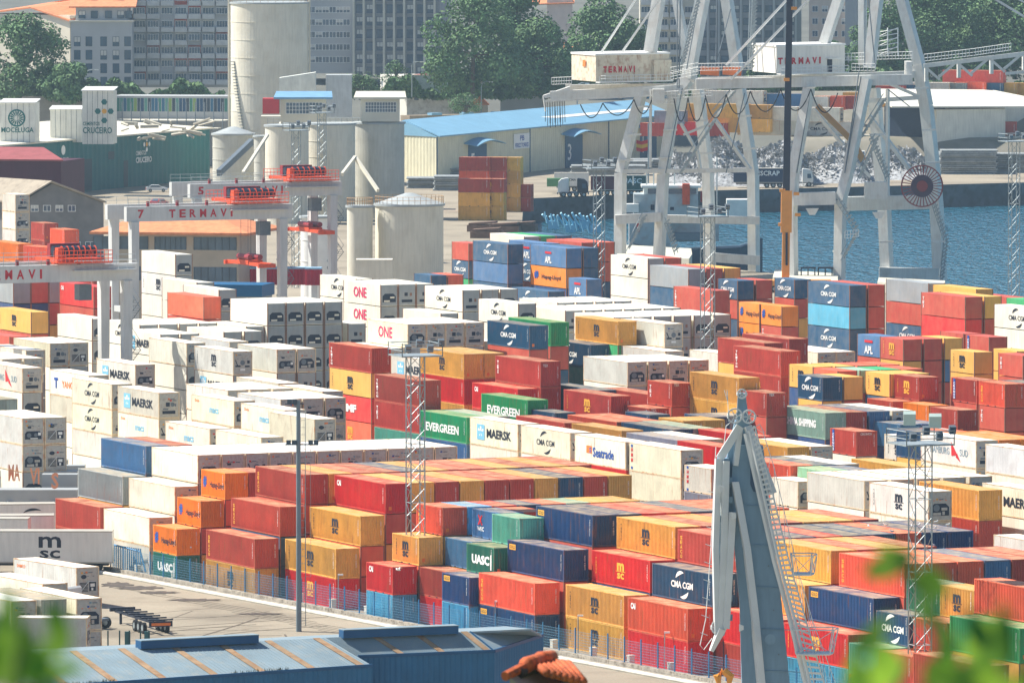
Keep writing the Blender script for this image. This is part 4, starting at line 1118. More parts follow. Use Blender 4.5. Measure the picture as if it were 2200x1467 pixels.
# ---------------- rubber tyred gantry cranes ----------------
def face_text(mb,s,o,ax,az,mi=0,bold=.03): put(mb,s,o,ax,az,bold,mi)
REDT=mat('sign_red',(200,40,52),.6,.05)
def rtg(xl,xr,yl,yr,ztop,num,tx,label,far=True,trol=None,spr=None,H=2.05,zt=None):
    a=at(xl,yl,ztop); b_=a+EY*((at(xr,yr,ztop)-a).length) ; Lb=(b_-a).length
    r=empty('gantry_crane',label,'crane','rubber tyred gantry cranes in the yard',loc=Vector((a.x,a.y,0)),rz=RZ)
    # local: x = EX (toward viewer), y = EY ; near beam at x=0, far beam at x=-7.2
    for x in (0,-7.2):
        mb=MB(); mb.box((x-1.0,-.2,ztop-H),(x,Lb+.2,ztop)); mb.build('main_beam',RTG,r)
    mb=MB()
    if num: put(mb,num,Vector((.02,Lb*tx[0],ztop-H*.78)),Vector((0,.9,0)),Vector((0,0,H*.58)),.03)
    n=len('TERMAVI'); y0,y1=Lb*tx[1],Lb*tx[2]; st=(y1-y0)/n
    for i,ch in enumerate('TERMAVI'):
        w=st*.62*(1 if ch!='I' else .3); put(mb,ch,Vector((.02,y0+i*st,ztop-H*.78)),Vector((0,w,0)),Vector((0,0,H*.55)),.03)
    mb.build('name_lettering',REDT,r)
    for x in (0.15,-7.35):
        for y in (1.0,Lb-1.2):
            mb=MB(); mb.beam((x-.55,y,ztop-H-.003),(x-.55,y,3.2),1.15,1.3,up=(1,0,0),w2=.95,h2=1.1); mb.build('leg',RTG,r)
    for y in (1.0,Lb-1.2):
        mb=MB(); mb.box((-8.6,y-.5,1.6),(1.2,y+.5,2.9)); mb.build('sill_beam',RTG,r)
        mb=MB(); mb.box((-7,y-.35,6.3),(-.6,y+.35,7.1)); mb.build('tie_beam',RTG,r)
        for x in (-7.6,-6.2,-.9,.4): w=link('wheel',WHEEL,r,loc=(x,y,.75)); w.scale=(1.4,1.6,1.4)
    mb=MB()
    for x in (.1,-8.3):
        for z in (.55,1.1): mb.tube([(x,0,ztop+z),(x,Lb,ztop+z)],.035,3)
        for k in range(int(Lb/1.6)): mb.tube([(x,k*1.6,ztop),(x,k*1.6,ztop+1.1)],.03,3)
    mb.build('handrail',STEEL,r)
    mb=MB(); mb.box((.05,Lb*.62,ztop-.75),(.9,Lb*.98,ztop-.65)); 
    for z in (-.1,.45): mb.tube([(.88,Lb*.62,ztop+z),(.88,Lb*.98,ztop+z)],.035,3)
    for k in range(8): y=Lb*(.62+.36*k/7); mb.tube([(.88,y,ztop-.7),(.88,y,ztop+.45)],.03,3)
    mb.build('side_walkway',RTG,r)
    for k in range(4):
        y=Lb*(.12+.18*k); mb=MB(); mb.box((-.6,y,ztop+.0),(-.3,y+.35,ztop+.7)); mb.build('cable_clamp',REDD,r)
    if trol:
        t0,t1=trol; y0,y1=Lb*t0,Lb*t1; tr=bpy.data.objects.new('trolley',None); COL.objects.link(tr); tr.parent=r
        mb=MB(); mb.box((-8,y0+.8,ztop+.25),(-.2,y1-.8,ztop+.7)); mb.box((-.3,y0,ztop+.15),(.9,y1,ztop+.3)); mb.build('trolley_frame',REDO,tr)
        mb=MB(); mb.tube([(-.8,y0+1.5,ztop+1.5),(-.8,y1-1.5,ztop+1.5)],.6,12); mb.tube([(-3.5,y0+1.5,ztop+1.5),(-3.5,y1-1.5,ztop+1.5)],.6,12); mb.build('hoist_drum',DARK,tr)
        mb=MB(); 
        for k in range(7): y=y0+1.6+(y1-y0-3.2)*k/6; mb.tube([(-.8,y-.05,ztop+1.5),(-.8,y+.05,ztop+1.5)],.7,12)
        mb.box((-1.4,y0+1.0,ztop+.7),(-.3,y0+1.9,ztop+2.0)); mb.build('drum_flange',REDO,tr)
        mb=MB()
        for z in (.55,1.0,1.5): mb.tube([(.9,y0,ztop+z+.2),(.9,y1,ztop+z+.2)],.045,3); mb.tube([(-8,y0,ztop+z+.2),(-8,y1,ztop+z+.2)],.045,3)
        for k in range(16): y=y0+(y1-y0)*k/15; mb.tube([(.9,y,ztop+.2),(.9,y,ztop+1.7)],.04,3); mb.tube([(-8,y,ztop+.2),(-8,y,ztop+1.7)],.04,3)
        mb.build('trolley_rail',REDO,tr)
        mb=MB(); mb.box((-5.5,y0+1.6,ztop+.7),(-4.5,y1-2,ztop+2.3)); mb.build('motor',REDD,tr)
        mb=MB(); mb.box((-3.4,y1-3.2,ztop-4.4),(-1.8,y1-1.6,ztop-2.5)); mb.build('operator_cabin',MID,tr)
    if spr:
        s0,s1,zs=spr; y0=Lb*s0
        mb=MB(); mb.box((-9.5,y0+.3,zs),(2.6,y0+.7,zs+.45)); mb.box((-9.5,y0+1.9,zs),(2.6,y0+2.3,zs+.45)); mb.box((-9.9,y0,zs-.15),(-9.3,y0+2.5,zs+.4)); mb.box((2.4,y0,zs-.15),(3.0,y0+2.5,zs+.4)); mb.box((-5.5,y0+.2,zs+.1),(-1.5,y0+2.4,zs+.7)); mb.build('spreader',REDO,r)
        mb=MB(); mb.tube([(-5.6,y0+.5,zs+1.1),(-1.4,y0+.5,zs+1.1)],.4,8); mb.tube([(-5.6,y0+2.0,zs+1.1),(-1.4,y0+2.0,zs+1.1)],.4,8); mb.build('headblock',REDD,r)
        mb=MB()
        for x in (-4.8,-2.2):
            for y in (.5,2.0): mb.tube([(x,y0+y,zs+1.2),(x,y0+y,ztop)],.03,3)
        mb.build('hoist_rope',DARK,r)
    # stair on the right leg
    mb=MB()
    for k in range(6):
        z0=3+k*2.5; a_=(-5.8+(k%2)*4.4,Lb+.2,z0); b2=(-5.8+((k+1)%2)*4.4,Lb+.2,z0+2.5)
        for dy in (0,.8): mb.tube([(a_[0],a_[1]+dy,a_[2]),(b2[0],b2[1]+dy,b2[2])],.05,3); mb.tube([(a_[0],a_[1]+dy,a_[2]+1),(b2[0],b2[1]+dy,b2[2]+1)],.035,3)
        for j in range(8):
            t=j/8; p=Vector(a_).lerp(Vector(b2),t); mb.box((p.x-.12,p.y,p.z),(p.x+.12,p.y+.8,p.z+.04))
    mb.build('stair',MID,r)
    return r
rtg(275,642,445,440,21,'7',(.06,.25,.69),'grey gantry crane numbered 7 in red, tiled office roof behind it',trol=(.61,.97),spr=(.75,.98,12.5))
rtg(411,755,396,393,21,'5',(.045,.23,.66),'grey gantry crane numbered 5, in front of the round silos',trol=(.62,.97),spr=(.8,1,13.5))
rtg(-75,320,574,575,21,'',(0,.03,.5),'grey gantry crane cut by the left edge, red trolley on its beam',trol=(.50,.84))
# ---------------- buildings: helper ----------------
def bldg(name,label,cat,x0,x1,ytop,Z0,Z1,zb,depth,m,roof=None,parent=None,over=0):
    """box building whose front runs from pixel x0 (distance Z0) to x1 (distance Z1); returns (root, a, u, n, w, ztop)"""
    a=PD(x0,ytop,Z0); b_=PD(x1,ytop,Z1); zt=a.z; a=Vector((a.x,a.y,0)); b_=Vector((b_.x,b_.y,0)); u=(b_-a); w=u.length; u.normalize(); n=Vector((-u.y,u.x,0))
    r=empty(name,label,cat,loc=a+Vector((0,0,zb)),rz=math.atan2(u.y,u.x)); h=zt-zb
    mb=MB(); mb.box((0,0,0),(w,depth,h)); mb.build('wall',m,r)
    return r,w,h
def windows(r,xs,zs,w,h,frame=WHITE,glass=GLASS,y=0,per=None,rows=None,skip=0.0,seed=1,bal=None,name='window'):
    mbf=MB(); t=.09
    mbf.box((0,-.06,0),(t,.02,h)); mbf.box((w-t,-.06,0),(w,.02,h)); mbf.box((t,-.06,0),(w-t,.02,t)); mbf.box((t,-.06,h-t),(w-t,.02,h)); mbf.box((w/2-.04,-.05,t),(w/2+.04,.02,h-t))
    mbf.mi=1; mbf.quad((t,-.02,t),(w-t,-.02,t),(w-t,-.02,h-t),(t,-.02,h-t))
    mbf2=MB(); mbf2.v=list(mbf.v); mbf2.f=list(mbf.f); mbf2.m=list(mbf.m); mbf2.mi=2; mbf2.quad((t,-.035,h*.45),(w-t,-.035,h*.45),(w-t,-.035,h-t),(t,-.035,h-t))
    me=mbf.mesh(name,[frame,glass]); me2=mbf2.mesh(name,[frame,glass,mat('blind_cream',(206,204,196),.7,.08)]); rnd=random.Random(seed)
    for z in zs:
        for x in xs:
            if rnd.random()<skip: continue
            link(name,me if rnd.random()<.62 else me2,r,loc=(x,y,z))
def fr(a,b,n): return [a+(b-a)*i/(n-1) for i in range(n)]
BG=mat('facade_grey',(182,184,184),.8,.08,.2); BC_=mat('facade_cream',(214,208,190),.8,.08,.2); BD=mat('facade_brown_grey',(142,144,148),.8,.1,.2); TERRA=mat('terracotta_panel',(166,84,74),.8,.12); ROOFT=mat('tile_roof_orange',(222,142,98),.8,.18,1.2)
BRK=mat('balcony_concrete',(206,206,202),.8,.1); DW=mat('dark_frame',(70,84,96),.5,.1)
# 1 grey flats with tile roof
zt=14.3
r,w,h=bldg('apartment_building','grey flats with orange tiled roof and blank cream side wall','building',152,284,48,1870,1870,zt,16,BG)
windows(r,[w*f for f in (.05,.24,.48,.68,.87)],[h-5.5-3.05*i for i in range(4)],1.5,2.2,frame=DW,glass=GLASS)
windows(r,[w*f for f in (.1,.3,.5,.7,.9)],[h-14.6-2.9+.4],1.2,1.2)
mb=MB(); mb.box((-.3,-.4,h),(w+.3,16,h+.35)); mb.build('cornice',BC_,r)
mb=MB(); mb.box((1,2,h+.35),(w-1,15,h+3.2)); mb.build('attic_wall',BG,r)
windows(r,[w*f for f in (.12,.32,.55,.75,.88)],[h+.8],1.6,1.7,frame=DW,y=1.9)
mb=MB(); mb.prism([(-.5,1.2,h+3.2),(w+.8,1.2,h+3.2),(w+.8,16.4,h+6.2),(-.5,16.4,h+6.2)],(0,0,.3)); mb.build('roof',ROOFT,r)
for x in (3,9): mb=MB(); mb.box((x,8,h+4.5),(x+1.1,9,h+7)); mb.build('chimney',BC_,r)
r2,w2,h2=bldg('apartment_building','blank cream gable wall left of the grey flats, tiled roof','building',-30,150,30,1890,1872,zt,22,mat('gable_cream',(232,222,200),.8,.1,.2))
mb=MB(); q=w2; mb.prism([(-.5,-.5,h2-.2),(q*.55,-.5,h2+1.4),(q+.4,-.6,h2-1.4),(q+.4,22,h2+2),(q*.55,22,h2+4),(-.5,22,h2+2)],(0,0,.35)); mb.build('roof',ROOFT,r2)
# 2 balconied flats
def balcony_block(label,x0,x1,ytop,Z,ny,nx,seed,terra=True,m=BG,Z1=None):
    r,w,h=bldg('apartment_building',label,'building',x0,x1,ytop,Z,Z1 or Z,zt,14,m); fl=3.0; n=min(ny,int((h-1)/fl)); rnd=random.Random(seed); bw=w/nx
    mbw=MB(); mbw.box((0,-1.15,0),(bw*.9,-1.0,.95)); mbw.box((0,-1.15,-.15),(bw*.9,0,0)); mbw.box((0,-1.0,0),(.1,0,.95)); mbw.box((bw*.9-.1,-1.0,0),(bw*.9,0,.95)); bm=mbw.mesh('balcony',BRK)
    wn=MB(); ww=bw*.8
    wn.box((0,-.06,0),(ww,.02,.08)); wn.box((0,-.06,1.42),(ww,.02,1.5))
    for k in range(5): wn.box((ww*k/4-.03,-.06,.08),(ww*k/4+.03,.02,1.42))
    wn.mi=1; wn.quad((0,-.02,.08),(ww,-.02,.08),(ww,-.02,1.42),(0,-.02,1.42)); wm_=wn.mesh('window',[WHITE,GLASS])
    wp=MB(); wp.mi=0; wp.quad((0,-.015,-.9),(bw*.92,-.015,-.9),(bw*.92,-.015,1.9),(0,-.015,1.9)); wpm=wp.mesh('wall_panel',TERRA)
    for i in range(n):
        z=h-2.6-fl*i
        for k in range(nx):
            x=k*bw+bw*.06
            if terra and rnd.random()<.35: link('wall_panel',wpm,r,loc=(x-.1,0,z))
            if (k+i)%4!=3 or rnd.random()<.5: link('balcony',bm,r,loc=(x,0,z-.95))
            o=link('window',wm_,r,loc=(x+bw*.03,-.03 if rnd.random()<.6 else -1.05,z)); 
    return r,w,h
balcony_block('concrete flats with glazed balconies and red panels, left of the tall silo',285,492,-22,1880,7,7,3)
r,w,h=bldg('apartment_building','grey flats with rows of white windows, right of the tall silo','building',655,760,-25,1990,1990,zt,14,BG)
windows(r,fr(.8,w-2.6,6),[h-3.0-3.0*i for i in range(6)],1.7,1.5,seed=4)
r,w,h=bldg('apartment_building','long brown grey flats with dark window columns behind the trees','building',758,945,-25,1984,1980,zt,14,BD)
for k in range(9): mb=MB(); mb.box((k*w/8.6,-.5,0),(k*w/8.6+.5,.0,h)); mb.build('pilaster',BC_,r)
windows(r,[ (k+.35)*w/8.6 for k in range(8)],[h-3.0-3.0*i for i in range(7)],1.6,2.1,frame=DW,seed=5)
mb=MB()
for i in range(7): mb.box((0,-.3,h-3.3-3*i),(w,-.02,h-3.05-3*i))
mb.build('floor_band',BD,r)
balcony_block('pale stepped flats with long balconies behind the left quay crane',1375,1500,-22,1985,7,4,8,terra=False,m=BC_)
r,w,h=bldg('apartment_building','dark grey grid flats behind the crane legs','building',1495,1722,-25,1960,1960,zt,14,BD)
for k in range(10): mb=MB(); mb.box((k*w/9.6,-.4,0),(k*w/9.6+.45,.0,h)); mb.build('pilaster',BG,r)
windows(r,[(k+.3)*w/9.6 for k in range(9)],[h-2.8-3.0*i for i in range(7)],1.7,1.7,frame=DW,seed=6)
r,w,h=bldg('apartment_building','pinkish flats with bay windows between the crane frames','building',1738,1850,-25,2002,1998,zt,14,mat('facade_pink_cream',(214,196,180),.8,.08))
windows(r,fr(.8,w-2.4,5),[h-2.8-3.0*i for i in range(6)],1.5,1.5,seed=7)
mb=MB(); mb.box((w*.72,-1.2,2),(w*.95,0,h)); mb.build('bay',BG,r)
r,w,h=bldg('house','pale house with tiled roof between the big trees','building',1175,1230,0,2060,2060,zt,12,mat('facade_rose',(226,206,192),.8,.06))
mb=MB(); mb.prism([(-8,-.5,h-1.5),(w+.5,-.5,h-1.0),(w+.5,12,h+2),(-8,12,h+2)],(0,0,.3)); mb.build('roof',ROOFT,r)
r,w,h=bldg('house','low house under the trees with tiled roof','building',1195,1260,118,1960,1960,zt-8,10,BG)
mb=MB(); mb.prism([(-1,-.6,h),(w+1,-.6,h),(w*.7,5,h+2.4),(w*.2,5,h+2.4)],(0,0,.25)); mb.build('roof',ROOFT,r)
r,w,h=bldg('house','pale house corner beyond the trees at the upper right','building',2130,2190,-5,2040,2040,zt,10,mat('facade_sand',(222,208,188),.8,.06))
windows(r,[w*.3,w*.7],[h-2.6,h-5.6],1.0,1.5,seed=9)
# white block with red flat roof
r,w,h=bldg('signal_building','white two storey railway block with red flat roof','building',875,975,163,1850,1847,4,9,mat('weathered_white',(216,216,212),.8,.12,.5,c2=(150,146,138),amt=.5))
windows(r,[w*.58,w*.15],[h-2.8,h-5.5,h*.12],1.0,.8,seed=2,frame=DW)
mb=MB(); mb.box((-.2,-.2,h),(w+.2,9.2,h+.15)); mb.mi=1; mb.box((1,1,h+.16),(w-1,8,h+.22)); mb.build('roof',[BC_,TERRA],r)
r3,w3,h3=bldg('signal_building','white wing with a window strip, left of the railway block','building',817,874,160,1864,1850,4,8,mat('weathered_white2',(228,224,212),.8,.1))
windows(r3,fr(.6,w3-1.2,5),[h3-2.6],.9,1.2,seed=3)
# ---------------- trees ----------------
LEAFM=mat('foliage',(88,120,76),.75,.45,.28,c2=(132,156,92),amt=.55,fine=.2); BARK=mat('bark',(92,80,66),.9,.2,2)
def tree(x,yb,rx,H,Z,label,seed,n=5200,wide=1,zb=14,lm=LEAFM,ls=.8,name='tree'):
    rnd=random.Random(seed); P=PD(x,yb,Z); P=Vector((P.x,P.y,zb)); r=empty(name,label,'tree','big trees before the flats',loc=P)
    mb=MB(); mb.tube([(0,0,0),(.2,0,H*.3),(0,.3,H*.6)],[.55,.4,.2],8)
    cl=[]
    for k in range(44):
        u,v=rnd.uniform(0,6.283),rnd.random()**.5; zz=rnd.uniform(.0,1)
        rr=rx*math.sin(math.pi*min(1,.26+.66*zz))*1.12; c=Vector((math.cos(u)*rr*v*.9*wide,math.sin(u)*rr*v*.9,H*(.10+.8*zz)))
        cl.append((c,rx*rnd.uniform(.24,.42)))
    for c,q in cl[:10]: mb.tube([(0,0,H*.35),c*.5+Vector((0,0,H*.2)),c],[.22,.12,.04],5)
    mb.build('trunk',BARK,r)
    mb=MB(); vs=mb.v; 
    for c,q in cl:
        for _ in range(n//len(cl)):
            d=Vector((rnd.gauss(0,1),rnd.gauss(0,1),rnd.gauss(0,1))).normalized(); p=c+Vector((d.x,d.y,d.z*.8))*q*rnd.uniform(.62,1.05)**.6
            a=Vector((rnd.uniform(-1,1),rnd.uniform(-1,1),rnd.uniform(-1,1))).normalized(); nn=(d+Vector((0,0,.5))+a*.9).normalized(); t=nn.cross(a).normalized(); b2=nn.cross(t); s=ls*rnd.uniform(.5,1.15)
            mb.add([p-t*s*.5,p+b2*s*.45,p+t*s*.5,p-b2*s*.4],[(0,1,2,3)])
    mb.build('crown',lm,r); return r
TR=[(45,180,9.5,19,1800,'round dark tree at the upper left edge'),(150,205,5.5,8,1790,'smaller round tree in front of the cream gable wall'),
 (1015,190,10.5,26,1830,'left one of the big plane trees before the flats'),(1100,200,10,25,1850,'tallest plane tree behind the slender lattice mast'),(1160,190,7.5,18,1840,'plane tree leaning against the pale house'),
 (1290,170,10.5,21,1880,'broad plane tree behind the rusty machinery house'),(1345,180,7,15,1890,'small plane tree right of the broad one'),(1215,200,4.5,9,1870,'low tree between the two plane tree groups'),
 (1920,170,10,20,1930,'tree behind the right crane frame'),(2010,190,13,24,1940,'large light green tree beyond the crane boom'),(2095,185,11,20,1960,'dark tree beyond the crane boom'),(2180,190,12,24,1950,'tree at the upper right edge'),(2060,150,10,22,1990,'tree standing behind the two large ones at right'),
 (1790,165,5,9,1950,'small tree between the crane legs')]
for j,(x,y,rx,H,Zt,lb) in enumerate(TR): tree(x,y,rx,H,Zt,lb,j+11,n=int(4500+rx*900))
for j,(x,y,rx,H,Zt,lb) in enumerate(((768,195,2.2,5,1840,'thin young tree left of the railway block'),(795,195,2.6,5,1840,'young tree behind the small hut'),(850,178,3,6,1850,'bush tree above the white wing'),(1000,232,3.5,4,1800,'yellowish bush before the big trees'))): tree(x,y,rx,H,Zt,lb,j+40,n=1600,ls=.4,zb=max(0,PD(x,y,Zt).z-1))
# ---------------- silos ----------------
SIL=mat('silo_cream',(226,220,202),.75,.06,.12,c2=(196,184,160),amt=.3,streak=True,rust=.18); SILG=mat('silo_concrete',(198,196,184),.85,.08,.2,c2=(170,166,150),amt=.3,streak=True)
def silo(x0,x1,yt,Z,label,m=SIL,zb=0,cat='silo',rail=False,cone=0,n=64,rings=0,name='silo'):
    c=PD((x0+x1)/2,yt,Z); rad=(x1-x0)/2*Z/F; c.y+=rad; r=empty(name,label,cat,'cement silos and tanks',loc=(c.x,c.y,zb)); h=c.z-zb
    mb=MB(); mb.cyl((0,0,0),rad,0,h,n)
    if rings:
        for k in range(1,rings+1): mb.cyl((0,0,0),rad+.06,h*k/(rings+1)-.06,h*k/(rings+1)+.06,n)
    me=mb.build('shell',m,r)
    mb=MB(); mb.cyl((0,0,0),rad+.25,h,h+.35,n)
    if cone: mb.cyl((0,0,0),rad,h+.35,h+.35+cone,n,r2=.6)
    mb.build('roof',mat('silo_rim',(170,176,176),.7,.1),r)
    if rail:
        mb=MB()
        for z in (.6,1.15):
            for k in range(n): a,b2=6.283*k/n,6.283*(k+1)/n; mb.tube([(rad*math.cos(a),rad*math.sin(a),h+.35+z),(rad*math.cos(b2),rad*math.sin(b2),h+.35+z)],.04,3)
        for k in range(0,n,2): a=6.283*k/n; mb.tube([(rad*math.cos(a),rad*math.sin(a),h+.35),(rad*math.cos(a),rad*math.sin(a),h+1.5)],.04,3)
        mb.build('railing',mat('rail_ochre',(196,160,120),.7,.1),r)
    return r,rad,h
r,rad,h=silo(492,660,10,1700,'tallest cream silo rising above everything, faint blue writing',rail=True,rings=9)
mb=MB()
for k in range(40): a=R_(205)+k*.018; z=h-12-k*.62; mb.box((rad*math.cos(a)*1.02-.4,rad*math.sin(a)*1.02-.6,z),(rad*math.cos(a)*1.02+.4,rad*math.sin(a)*1.02+.1,z+.12))
mb.build('spiral_stair',MID,r)
mb=MB(); mb.tube([(-rad-.3,-1,0),(-rad-.3,-1,h+1)],.25,6); mb.tube([(rad+.3,-1,0),(rad+.3,-1,h+1)],.25,6); mb.build('downpipe',BC_,r)
r,rad,h=silo(568,662,274,1526,'wide cream silo with blue rim carrying the left hut',n=48)
silo(656,762,270,1536,'middle cream silo between the two hut silos',n=48,rings=5)
r5,rad5,h5=silo(757,868,268,1545,'right cream silo with shadow patch carrying the second hut',m=SILG,n=48)
silo(455,545,292,1540,'left grey banded tank beside the teal warehouse',m=SILG,rings=6,cone=1.2)
silo(545,592,296,1530,'narrow grey banded tank behind the conveyor',m=SILG,rings=6)
silo(805,952,445,1275,'big low cream tank with railing above the white containers',rail=True,cone=1.6,n=72)
silo(745,800,447,1275,'narrow low cream tank left of the big one',rail=True)
silo(645,712,470,1265,'white low tank behind the gantry crane legs',m=mat('tank_white',(236,234,228),.6,.05),rings=3)
mb=MB(); a=PD(765,610,1255); q=1255/F; mb.obox(a,(78*q,0,0),(0,4,0),(0,0,52*q)); 
tb=mb.build('pump_house',SIL,label='small cream pump house with four square openings beside the tank',cat='building')
for k in range(4): m2=MB(); o=PD(785+k*14,572,1254.9); m2.obox(o,(7*q,0,0),(0,.2,0),(0,0,9*q)); m2.build('opening',DARK,tb).matrix_parent_inverse=Matrix()
r,w,h=bldg('silo_tower','cream block joining the hut silos above the gantry cranes','building',598,760,266,1564,1564,0,10,SIL)
for k in range(5): mb=MB(); mb.box((w*k/4.4,-.12,0),(w*k/4.4+.25,-.01,h)); mb.build('panel_joint',BC_,r)
for z in (h*.35,h*.7): mb=MB(); mb.box((w*.3,-.3,z),(w*.42,-.05,z+1.6)); mb.build('vent_opening',DARK,r)
mb=MB()
for z in (.5,1.1): mb.tube([(-2,-1,h+z),(w+2,-1,h+z)],.05,3)
for k in range(18): mb.tube([(-2+k*(w+4)/17,-1,h),(-2+k*(w+4)/17,-1,h+1.1)],.04,3)
mb.box((-2,-1.2,h-.2),(w+2,0,h)); mb.build('roof_walkway',STEEL,r)
mb=MB(); mb.tube([(w*.08,-.4,1),(w*.08,-.4,h+2)],.08,4); mb.tube([(w*.12,-.4,1),(w*.12,-.4,h+2)],.08,4)
for k in range(22): mb.tube([(w*.08,-.4,1+k*.6),(w*.12,-.4,1+k*.6)],.05,3)
mb.build('cage_ladder',mat('ladder_ochre',(206,170,120),.7,.1),r)
r,w,h=bldg('silo_tower','pale service tower behind the left hut','building',560,606,250,1600,1600,0,6,BC_)
def hut(x0,x1,y0,y1,Z,label,ym,blue=True,red=False):
    a=PD(x0,y1,Z); q=Z/F; w=(x1-x0)*q; h=(y1-y0)*q; r=empty('silo_hut',label,'hut','huts on the silos',loc=a)
    mb=MB(); mb.box((0,0,0),(w,6,h)); mb.build('wall',BC_,r)
    mb=MB(); wx0,wx1=w*.12,w*.92; wz0,wz1=h*.42,h*.86; mb.quad((wx0,-.02,wz0),(wx1,-.02,wz0),(wx1,-.02,wz1),(wx0,-.02,wz1)); mb.mi=1
    for k in range(12): x=wx0+(wx1-wx0)*k/11; mb.box((x-.04,-.08,wz0),(x+.04,-.03,wz1))
    for k in range(4): z=wz0+(wz1-wz0)*k/3; mb.box((wx0,-.1,z-.04),(wx1,-.082,z+.04))
    mb.build('window_grid',[GLASS,WHITE],r)
    mb=MB(); mb.prism([(-1.3,-1,h),(w+1.3,-1,h),(w+1,7,h+.9),(-1,7,h+.9)],(0,0,.35)); mb.build('roof',mat('hut_roof_blue',(120,164,196),.6,.1) if blue else BC_,r)
    if red: mb=MB(); mb.box((-3.4,-.6,h-2.8),(-.3,4,h+.1)); mb.build('red_box',mat('red_panel',(204,62,66),.6,.08),r)
    return r
hut(603,700,213,268,1556,'left hut with blue roof and red box on the cream silo',0,red=True)
hut(775,858,213,262,1545,'right hut with cream roof and gridded window',0,blue=False)
mb=MB(); a=PD(600,200,1600); q=1600/F; mb.prism([a,a+Vector((78*q,0,0)),a+Vector((78*q,0,44*q)),a+Vector((0,0,32*q))],(0,5,0)); mb.build('bin_house',mat('ribbed_white',(222,224,214),.6,.1,streak=True),label='white slanted roof bin house behind the left hut',cat='building')
mb=MB(); a=PD(700,252,1590); mb.obox(a,(55*q,0,0),(0,5,0),(0,0,90*q)); mb.build('filter_house',mat('filter_grey',(196,200,198),.6,.1,streak=True),label='grey filter housing between the two huts',cat='building')
mb=MB(); mb.beam(PD(470,372,1500),PD(540,305,1520),.8,1.2); mb.build('conveyor',MID,label='inclined dark conveyor against the grey tanks',cat='conveyor')
mb=MB(); mb.beam(PD(522,372,1490),PD(575,290,1520),.5,.5); mb.beam(PD(735,375,1480),PD(763,338,1490),.5,.6); mb.beam(PD(763,338,1490),PD(812,410,1480),.5,.6); mb.build('strut_frame',BC_,label='white angled tube frame before the right silo',cat='frame')
# teal cement warehouse
TEAL=mat('warehouse_teal',(28,104,104),.6,.08,.4,streak=True); 
a=at(125,417,0); b_=at(452,385,0); u=(b_-a); u.z=0; wl=u.length; rz=math.atan2(u.y,u.x); tw=empty('cement_warehouse','long teal warehouse with white lettering and white roof hoppers','warehouse',loc=a,rz=rz)
hW=10.5; mb=MB(); n=70
vs=[]
for k in range(n+1): vs+=[(wl*k/n,(.0 if k%2 else .12),0),(wl*k/n,(.0 if k%2 else .12),hW)]
mb.add(vs,[(2*k,2*k+2,2*k+3,2*k+1) for k in range(n)]); mb.box((0.0,.13,0),(wl,30,hW-.05)); mb.build('wall',TEAL,tw)
mb=MB(); mb.prism([(-30,-.6,hW),(wl+.5,-.6,hW),(wl+.5,30,hW+1.5),(-30,30,hW+1.5)],(0,0,.3)); mb.build('roof',mat('roof_cream_sheet',(220,214,196),.7,.1,.3),tw)
mb=MB(); mb.box((-30,.15,0),(-.05,30,hW-.05)); mb.build('wall',TEAL,tw)
mb=MB(); put(mb,'CEMENTOS',(wl*.5,-.03,hW*.6),Vector((5.2,0,0)),Vector((0,0,.9)),.01); put(mb,'CRUCEIRO',(wl*.5,-.03,hW*.45),Vector((8,0,0)),Vector((0,0,1.2)),.03); 
for dx,dz in ((0,1.9),(0,-1.2),(-1.3,.35),(1.3,.35)): disc(mb,(wl*.5+5.5+dx,-.04,hW*.78+dz*.7),.5,X,Z,8)
put(mb,'MOCELUGA',(wl*.0+.8,-.03,hW*.62),Vector((4.5,0,0)),Vector((0,0,.7)),.02); disc(mb,(2.5,-.04,hW*.83),1.0,X,Z,12); mb.build('sign_lettering',WHITE,tw)
mb=MB(); disc(mb,(wl*.5+5.5,-.045,hW*.78+.25),.5,X,Z,10); mb.build('emblem_centre',YEL,tw)
for x,w_,h_ in ((wl*.16,4.2,6.5),(wl*.42,2.2,5.5),(wl*.32,3.0,1.6)): mb=MB(); mb.quad((x,-.02,.1 if h_>3 else 6),(x+w_,-.02,.1 if h_>3 else 6),(x+w_,-.02,h_ if h_>3 else 7.6),(x,-.02,h_ if h_>3 else 7.6)); mb.build('door',mat('door_dark_teal',(24,60,72),.5,.1),tw)
RW=mat('ribbed_white_box',(226,226,216),.6,.08,.5,streak=True); GRNL=mat('letter_green',(34,108,104),.6,.05)
